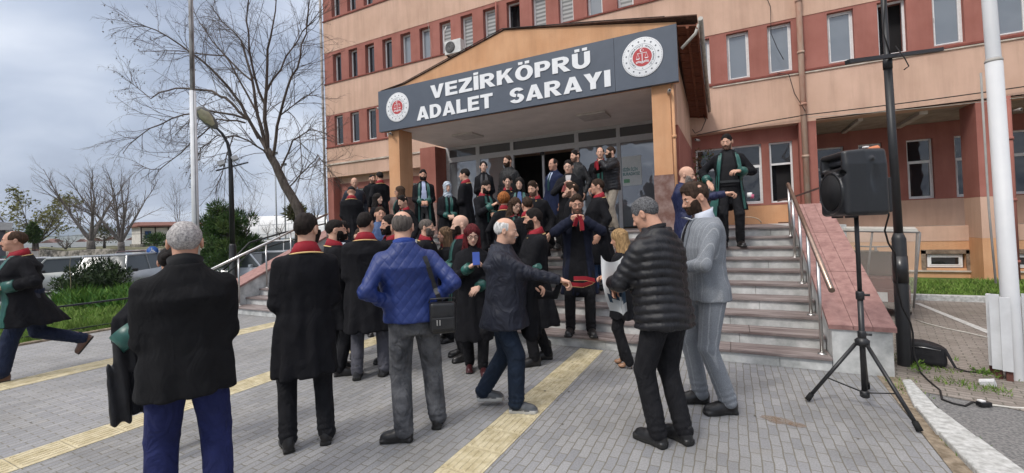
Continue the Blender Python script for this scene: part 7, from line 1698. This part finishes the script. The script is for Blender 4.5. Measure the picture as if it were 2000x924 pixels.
p14 = person('man in glasses pulling on his robe, red collar held at his mouth', at, h, 2, .014, hair='quiff', hairc=BR, beard='stubble', glasses=True, topc=(.012, .0145, .028), hem=.50, R='mouth', Lf='mouth', look=(4, 10, 0), fat=.94, stance=.13, feet=((-.13, -.05, 0, 14), (.12, -.10, 0, 8)))
p14['strip']('robe_front', lambda z: -np.interp(z, [.47, 1.3], [.16, .07]), lambda z: np.interp(z, [.47, 1.3], [.13, .06]), np.linspace(1.36, .47, 22), mat('robe_black_wool', (.0095, .0095, .0115), .88, .15, 7, .25, 240, spec=.15, folds=.32), .008, 7)
# --- behind the front row
def crowd(label, hx, hy, Y, rel, **k):
    at, h = up_(hx, hy, Y); k.setdefault('res', .018); kk = dict(collar=True); kk.update(k); return person(label, at, h, rel, **kk)
p15 = crowd('bearded robed man in profile right beside the slicked hair man in front', 655, 430, 3.5, 92, hair='short', beard='full', R='chest', Lf='chest', skin=1)
crowd('man in glasses and dark suit, white shirt, right behind the bearded profile', 668, 432, 4.0, -14, hair='short', beard='full', glasses=True, top='suit', topc=(.014, .017, .026), shirt=(.6, .62, .66), tie=(.10, .10, .12), collar=None)
crowd('person showing only forehead and pale scarf left of the robed man in grey trousers', 702, 447, 4.9, 0, hair='short', hairc=BR, top='jacket', topc=(.012, .012, .014), collar=(.45, .45, .45), skin=1)
crowd('dark haired man in denim blue shirt behind the robed man in grey trousers', 742, 404, 5.62, 12, hair='short', hairc=BR, top='jacket', topc=(.05, .09, .20), collar=None)
crowd('bearded man whose face shows between the robed man and the quilted blue jacket', 760, 420, 4.0, -62, hair='short', beard='full', R='belly')
crowd('robed man with cropped greying hair behind the shoulder of the blue jacket', 833, 428, 4.8, 72, hair='buzz', hairc=(.10, .085, .075), beard='full', skin=1)
crowd('woman with straight brown hair right of the quilted blue jacket', 868, 444, 5.1, -70, fem=True, hair='long', hairc=(.115, .07, .04), collar=True)
crowd('young robed man with thick dark hair and thin moustache looking down left', 788, 382, 6.4, -48, hair='quiff', mous=True, look=(0, 12, 0), collar=True, lapel='green', skin=1)
crowd('woman with long black hair left of the thin moustache man', 738, 378, 6.7, 50, fem=True, hair='long', collar=True, skin=3)
crowd('woman in glasses with brown hair in front of the left porch column', 780, 364, 7.15, -82, fem=True, hair='long', hairc=(.06, .035, .022), glasses=True, lapel='green', cuffs=True)
crowd('robed person in a dark cap, back to us, nearest the left handrail top', 686, 364, 7.05, 176, hair='cap', hairc=(.012, .012, .014), look=(0, 14, 0), fat=1.08, R='belly', Lf='belly')
crowd('bald man in navy jacket facing us at the left end of the landing', 692, 347, 7.75, 12, hair='bald', top='jacket', topc=(.014, .018, .030), collar=(.5, .5, .55), look=(-10, 14, 0), skin=1)
crowd('tall robed man with back to us left of the orange porch column', 741, 336, 7.9, -152, hair='short', fat=1.04, R='belly')
crowd('robed man half hidden, facing the one with his back to us at the column', 727, 341, 8.75, 20, hair='short', lapel='green', beard='stubble', skin=1, collar=None)
crowd('bearded man in open robe and pale blue shirt, hands clasped, right of the column', 826, 332, 7.72, 3, hair='quiff', beard='full', opening=.06, shirt=(.42, .46, .62), lapel='long', cuffs=True, legs=(.085, .085, .085), R='clasp', Lf='clasp', hem=.5, collar=None)
hij = mat('patterned_headscarf', (.22, .28, .34), .7, col2=(.52, .56, .60), scale=22)
crowd('woman in a pale blue grey headscarf and robe with green cuffs', 873, 355, 7.1, 14, fem=True, hair='hijab', hair_mat=hij, lapel='green', cuffs=True, R='clasp', Lf='clasp', skin=3, look=(0, 6, 0), collar=(.55, .45, .25))
crowd('robed man in left profile standing right of the headscarf woman', 907, 330, 7.4, -104, hair='short', cuffs=True, R='clasp', Lf='clasp', skin=1)
crowd('smiling woman with tied back dark hair in front of the glass', 944, 315, 7.9, 0, fem=True, hair='bun', collar=None, lapel=(.05, .05, .055), R='belly', Lf='belly', skin=3)
p33 = crowd('bearded robed man looking down at a black phone', 946, 352, 6.72, 34, hair='short', beard='full', cuffs=True, lapel='green', R='phone', Lf='belly', look=(8, 18, 0), skin=1)
crowd('tall bearded man in a black leather jacket, highest beside the open door', 991, 304, 8.1, -38, hair='short', hairc=BR, beard='full', top='jacket', topc=(.012, .012, .013), collar=None, hem=.85, skin=1)
crowd('woman with glasses pushed up on her hair, below the leather jacket', 991, 342, 7.15, 0, fem=True, hair='bun', glasses='head', look=(0, 14, 0), skin=3)
crowd('woman with wavy black hair and denim blue shirt under her robe', 1014, 347, 6.95, -6, fem=True, hair='bob', collar=None, lapel='green', opening=.06, shirt=(.07, .11, .24), look=(0, 6, 0), skin=3)
crowd('man with brown quiff frowning down left, red collar at his neck, below the open door', 1042, 354, 6.42, -22, hair='quiff', hairc=BR, beard='stubble', look=(-6, 12, 0), skin=1)
crowd('person with curly ginger hair seen from behind', 984, 377, 6.3, 168, fem=True, hair='curly', hairc=(.30, .105, .030), collar=True)
p39 = crowd('woman with long wavy brown hair and glasses fingering her collar', 1004, 386, 5.98, 22, fem=True, hair='long_curly', hairc=(.045, .024, .014), glasses=True, lapel='green', cuffs=None, R='chest', Lf='belly', look=(8, 14, 0), skin=3)
crowd('robed man with cropped brown hair, back turned, left of the stocky talker', 1029, 385, 5.78, -160, hair='short', hairc=BR, R='belly')
crowd('man in open navy overcoat, blue shirt and dark green tie left in the doorway', 1080, 310, 7.62, -45, hair='recede', hairc=(.02, .014, .012), top='coat', topc=(.014, .020, .050), shirt=(.42, .48, .62), tie=(.012, .045, .045), collar=None, hem=.60, skin=2)
p42 = crowd('man in glasses and black coat holding a folded red collar in the doorway', 1110, 313, 7.28, -8, hair='short', glasses=True, top='coat', topc=(.011, .011, .013), shirt=(.4, .38, .38), collar=None, R='chest', Lf='belly', look=(-4, 6, 0), skin=3)
crowd('young man with black hair in a black jacket furthest back in the doorway', 1123, 294, 8.0, -48, hair='quiff', beard='stubble', top='jacket', topc=(.011, .011, .012), collar=None, skin=1)
crowd('wavy haired man in left profile just behind the collar puller in glasses', 1116, 357, 6.34, -84, hair='quiff', hairc=BR, beard='stubble', collar=(.012, .012, .014), skin=1)
crowd('heavy robed man in glasses and jeans, red collar, right of the collar puller', 1166, 350, 6.38, -82, hair='short', hairc=BR, glasses=True, legs=(.035, .065, .14), fat=1.16, skin=0, hem=.44, feet=((-.10, .10, 0, 5), (.10, -.10, 0, 5)))
crowd('older man with receding hair behind the puffer jacket by the glass', 1172, 288, 8.7, -4, hair='recede', lapel='green', collar=(.16, .02, .03), skin=1)
p47 = crowd('man in black puffer jacket and beige trousers holding up a red collar by the poster', 1192, 287, 8.15, -66, hair='short', hairc=BR, beard='full', glasses=True, top='puffer', topc=(.012, .012, .014), legs=(.30, .26, .21), legr=1.1, R='mouth', Lf='mouth', collar=None, hem=.84, skin=1)
p48 = crowd('bald man in a navy jacket reaching right to the robe of the tall man', 1338, 325, 6.45, 72, res=.014, hair='bald', beard='grey', top='jacket', topc=(.013, .018, .060), fat=1.18, collar=None, R=((-.06, -.50, 1.33), (-.3, .2, -1), 'fist'), look=(0, 10, 0), skin=1)
at, h = up_(1420, 262, 7.62)
p49 = person('tall man in open robe with long green lapels at the right end of the stairs', at, h, 4, .014, hair='flat', beard='stubble', mous=True, opening=.11, shirt=(.010, .010, .012), lapel='long', cuffs=True, R=((-.30, -.12, 1.02), (-.6, .6, 0), 'relax'), Lf=((.13, -.22, 1.14), (.9, .5, -.5), 'grip'), look=(-16, 12, 0), hem=.56, feet=((-.10, -.04, 0, 4), (.12, .02, 0, 10)), skin=1, fat=1.0)
m = MB(); s = p49['s']; m.box(-.13*s, .13*s, -.148*s, -.128*s, .985*s, 1.02*s); m.build('belt', mat('belt_black', (.02, .02, .02), .3, spec=.6), p49['obj'])

# ------------------------------------------------------------------ what they carry
def held(name, V, F, m, loc, rz, label, cat_): o = np_mesh(name, V, F, m); o.location = tuple(loc); o.rotation_euler = (0, 0, rz); return tag(o, label, cat_)
ROBM = mat('robe_black_wool', (.0095, .0095, .0115), .88, .15, 7, .25, 240, spec=.15, folds=.32)
def drape(label, px, py, zc, prof, rz=0, seed=1, extra=None, m=None):
    """a cloth hanging in folds: prof rows z(relative to top), rx, ry, cx, cy"""
    p = on_d(px, py, zc)
    def f(P):
        d, th = loft(P, prof, 2.0); k = np.clip(-P[:, 2]/.5, .15, 1); return d+k*.012*(np.sin(5*th+seed+P[:, 2]*6)+.6*np.sin(9*th+2*seed))+wr(P, 16, seed)*.008
    A = A_(prof, float); lo = (min(A[:, 3]-A[:, 1]), min(A[:, 4]-A[:, 2]), A[:, 0].min()); hi = (max(A[:, 3]+A[:, 1]), max(A[:, 4]+A[:, 2]), A[:, 0].max())
    V, F = nets(f, A_(lo)-.04, A_(hi)+.04, .013, slack=.04); o = held('robe', V, F, m or ROBM, p, atan2(-p[0], p[1])+rz, label, 'robe'); return o, p
GREEN = MATS['green_satin']; RED = MATS['crimson_collar_cloth']; YEL = MATS['gold_piping']
# robe over the small woman's arm, left of the grey haired man
o, p = drape('black robe with a green cuff draped over an arm left of the grey haired man', 262, 560, 3.0, [(0, .03, .03, .14, 0), (-.06, .10, .06, .10, 0), (-.20, .15, .085, .03, 0), (-.33, .14, .08, .02, 0), (-.42, .11, .055, .04, 0), (-.60, .11, .045, .05, 0), (-.86, .10, .04, .04, 0)], seed=3)
m = MB(); m.tube([(-.06, -.03, -.27), (.02, -.06, -.37)], [.09, .10], 16); m.build('cuff', GREEN, o)
V, F = nets(lambda P: np.maximum(loft(P, [(0, .07, .04, 0, 0), (-.2, .075, .035, .0, 0), (-.52, .06, .03, -.02, 0)])[0]+.010*np.sin(P[:, 0]*70+P[:, 2]*9), -.9+0*P[:, 0])+wr(P, 22, 6)*.006, (-.12, -.1, -.54), (.12, .1, .02), .012, slack=.03)
np_mesh('sleeve', V*A_([.85, 1, 1.1])+A_([-.07, -.03, -.33]), F, mat('satin_black_lining', (.009, .009, .011), .5, .2, 12, bump=.4, bscale=30, spec=.35), o)
# robe carried by the old man, its collar held out in his fist
W = p7['W']; hR = p7['arms'][0][3]; hL = p7['arms'][1][3]
def f7(P):
    d = smin(rc(P, (0, 0, 0), (.02, .10, -.10), .075, .10), rc(P, (.02, .10, -.10), (.02, .06, -.46), .105, .085), .05); th = np.arctan2(P[:, 0], P[:, 1]); return d+.010*np.sin(7*th+P[:, 2]*8)*np.clip(-P[:, 2]*3, .2, 1)+wr(P, 18, 5)*.008
V, F = nets(f7, (-.2, -.15, -.6), (.22, .3, .12), .013, slack=.04); q = W(hL+A_([-.02, -.02, .06]))
o = held('robe', V, F, ROBM, q, p7['yaw'], 'black robe bundled over the old man’s forearm'.replace('’', ' ').replace('man s', 'mans'), 'robe')
V2 = W(hR+A_([0, -.08, -.01])); rel_ = Matrix.Rotation(-p7['yaw'], 3, 'Z')@Vector(tuple(V2-q)); rel_ = A_(rel_)
pts = [rel_+A_([0.0, .05, .0]), rel_+A_([.02, -.03, -.035]), rel_+A_([.02, -.13, -.045]), rel_+A_([0, -.20, -.02]), rel_+A_([-.03, -.22, .0]), rel_+A_([-.04, -.15, .02]), rel_+A_([-.03, -.05, .02])]
m = MB(); 
for i in range(len(pts)-1): m.bar(pts[i], pts[i+1], .010, .032)
m.build('collar', RED, o); m = MB(); m.tube([p+A_([0, 0, -.017]) for p in pts], .004, 6); m.build('piping', YEL, o)
m = MB(); m.tube([rel_+A_([0, .06, -.01]), rel_*.6+A_([.02, 0, -.13]), rel_*.25+A_([.02, .05, -.12]), (.02, .10, -.12)], [.02, .035, .05, .05], 10); m.build('neck_panel', ROBM, o)
m = MB(); m.tube([(.06, .02, .03), (.08, .0, .10), (.05, -.03, .12)], [.03, .04, .03], 12); m.build('cuff', GREEN, o)
# white sheet in the puffer man's hands
W = p8['W']; a_, b_ = p8['arms'][0][3], p8['arms'][1][3]; mid = W((a_+b_)/2+A_([0, -.07, 0]))
n = 13; U, Vv = np.meshgrid(np.linspace(-.5, .5, n), np.linspace(0, 1, n), indexing='ij'); X = U*.20*(1-.35*Vv**2)+.05*Vv-.02; Z = .20-.44*Vv-.03*np.cos(U*5); Y = .045*np.sin(U*7+Vv*3)+.06*Vv*np.cos(U*4)
V = np.stack([X, Y, Z], -1).reshape(-1, 3); i = np.arange(n-1)[:, None]*n; j = np.arange(n-1)[None]; F = np.stack([i+j, i+j+1, i+n+j+1, i+n+j], -1).reshape(-1, 4)
V2 = V+A_([0, .004, 0]); F = np.concatenate([F, F[:, ::-1]+len(V)])
o = held('paper_sheet', np.concatenate([V, V2]), F, mat('white_glossy_paper', (.58, .60, .61), .45, .04, 4), mid, atan2(-mid[0], mid[1])-.35, 'white printed sheet sagging from the hands of the man in puffer jacket', 'sheet')
mi = np.array([0]*len(F)); c = np.concatenate([V, V2])[F].mean(1); mi[(np.abs(c[:, 0]-.03) < .08) & (c[:, 2] < -.02) & (c[:, 2] > -.14)] = 1; o.data.materials.append(mat('printed_navy', (.03, .06, .10), .5)); o.data.polygons.foreach_set('material_index', mi.astype(np.int32))
# phones
def phone(pd, side, label, col, tilt=.6):
    sg, sh, el, wrp, hk = pd['arms'][side]; M, _ = pd['hands'][side]; c = pd['W'](wrp+M[0]*.10+A_([0, -.025, .045])); e = bpy.data.objects.new
    m = MB(); m.box(-.037, .037, -.005, .005, -.07, .07); o = m.build('phone', col, None, bevel=.004); o.location = tuple(c); o.rotation_euler = (-tilt, 0, pd['yaw']); tag(o, label, 'phone')
    m = MB(); m.box(-.033, .033, .0052, .0062, -.063, .063); m.build('screen', mat('phone_screen', (.02, .03, .04), .1, spec=.8), o); return o
phone(p12, 0, 'blue phone held up by the woman with dark red hair', mat('blue_phone_case', (.04, .08, .32), .4), .35)
phone(p33, 0, 'black phone in the hand of the bearded man on the stairs', mat('black_plastic', (.012, .012, .013), .35))
# red collars held up
def held_collar(pd, label, off, col=None):
    s = pd['s']; c = (pd['arms'][0][3]+pd['arms'][1][3])/2+A_(off); W = pd['W']; b0 = W(c); o = empty('robe_collar', b0, pd['yaw'], label, 'collar'); s = s*.78
    pts = [A_(p) for p in ((-.055, .0, -.10), (-.03, -.012, -.03), (-.005, -.02, .03), (.02, -.01, .045), (.045, .0, .0), (.055, .0, -.09), (.058, .0, -.17))]
    m = MB()
    for i in range(len(pts)-1): m.bar(pts[i]*s, pts[i+1]*s, .012, .055, up=(.6, .2, .5))
    m.build('band', col or RED, o); m = MB(); m.tube([p*s+A_([-.022, -.008, -.008]) for p in pts], .0045, 6); m.build('piping', YEL, o); return o
held_collar(p14, 'red collar with gold piping held to the mouth of the man in glasses', (0, -.10, .0))
held_collar(p47, 'red robe collar held up beside the poster by the man in puffer jacket', (0, -.08, -.03))
held_collar(p42, 'folded pale red collar in the hand of the man in black coat', (-.02, -.09, .03), mat('faded_pink_cloth', (.50, .14, .13), .8))
o, p = drape('green trimmed robe hanging from the shoulder of the tall man, pulled by the bald man', 1392, 395, p49['obj'].location.x*_F[0]+p49['obj'].location.y*_F[1]-.15, [(0, .05, .03, .0, 0), (-.10, .10, .05, -.02, 0), (-.35, .16, .07, -.05, 0), (-.52, .15, .06, -.07, 0)], seed=8)
m = MB(); m.add([(-.02, -.075, .02), (.07, -.075, .02), (.04, -.10, -.28), (-.10, -.10, -.22), (-.02, -.060, .02), (.07, -.060, .02), (.04, -.08, -.28), (-.10, -.08, -.22)], [(0, 1, 2, 3), (4, 7, 6, 5), (0, 4, 5, 1), (1, 5, 6, 2), (2, 6, 7, 3), (3, 7, 4, 0)]); m.build('lining', GREEN, o)
W = p49['W']; c = W(p49['arms'][1][3]+A_([.20, -.05, -.22])); m = MB(); m.lathe((0, 0, 0), [(.0, -.04), (.035, -.04), (.035, .03), (.0, .03)], 14); m.lathe((.03, 0, -.03), [(.0, -.03), (.03, -.03), (.03, .03), (.0, .03)], 12, 1)
o = m.build('tissue_packet', [mat('white_cloth', (.7, .68, .66), .8), mat('pink_plastic', (.5, .12, .2), .4)]); o.location = tuple(on_d(1464, 380, 6.6)); tag(o, 'small white and pink packet carried at the side of the tall man', 'packet')
# black crossbody bag of the blue jacket man
W = p6['W']; s = p6['s']; 
def bg(P):
    q = np.abs(P-A_([0, 0, -.12]))-A_([.098, .042, .118])+.025; return np.linalg.norm(np.maximum(q, 0), axis=1)+np.minimum(q.max(1), 0)-.025+wr(P, 30, 4)*.003
V, F = nets(bg, (-.12, -.07, -.27), (.12, .07, .02), .009, slack=.02); hipw = W(A_([-.205, .155, 1.05]))
o = held('crossbody_bag', V, F, mat('black_leather', (.012, .012, .013), .4, .15, 30, bump=.2, bscale=180, spec=.5), hipw, p6['yaw']+radians(176), 'black leather crossbody bag on the hip of the man in quilted jacket', 'bag')
m = MB(); m.box(-.085, .085, -.062, -.045, -.20, -.11); f_ = m.build('front_pocket', mat('black_leather', (.012, .012, .013)), o, bevel=.008)
m = MB(); m.box(-.05, -.042, -.068, -.062, -.165, -.125); m.box(-.03, -.022, -.068, -.062, -.165, -.125); m.build('buckle', STEEL, f_)
m = MB(); m.tube([(-.10, -.02, 0), (-.09, -.04, .03), (.09, -.04, .03), (.10, -.02, 0)], .006, 6); m.build('handle', MATS['black_leather'], o)
m = MB(); q0 = A_([0, 0, 0])
gfn = lambda P: p6['garment'](P, False)
zs = np.linspace(1.02, 1.40, 10); xs = np.interp(zs, [1.02, 1.40], [-.20, -.085]); ys = p6['project'](xs, zs, .006, True)
Mi = p6['obj'].matrix_basis
pw = [W(A_([x, y, z])) for x, y, z in zip(xs, ys, zs)]
bpy.context.view_layer.update(); inv = o.matrix_world.inverted(); pl = [A_(inv@Vector(tuple(p))) for p in pw]
m = MB()
for i in range(len(pl)-1): m.bar(pl[i], pl[i+1], .034, .006, up=tuple(pl[i+1]-pl[i]+A_([0, -1., 0]) if False else (0.0, 1.0, 0.0)))
m.build('strap', MATS['black_leather'], o)
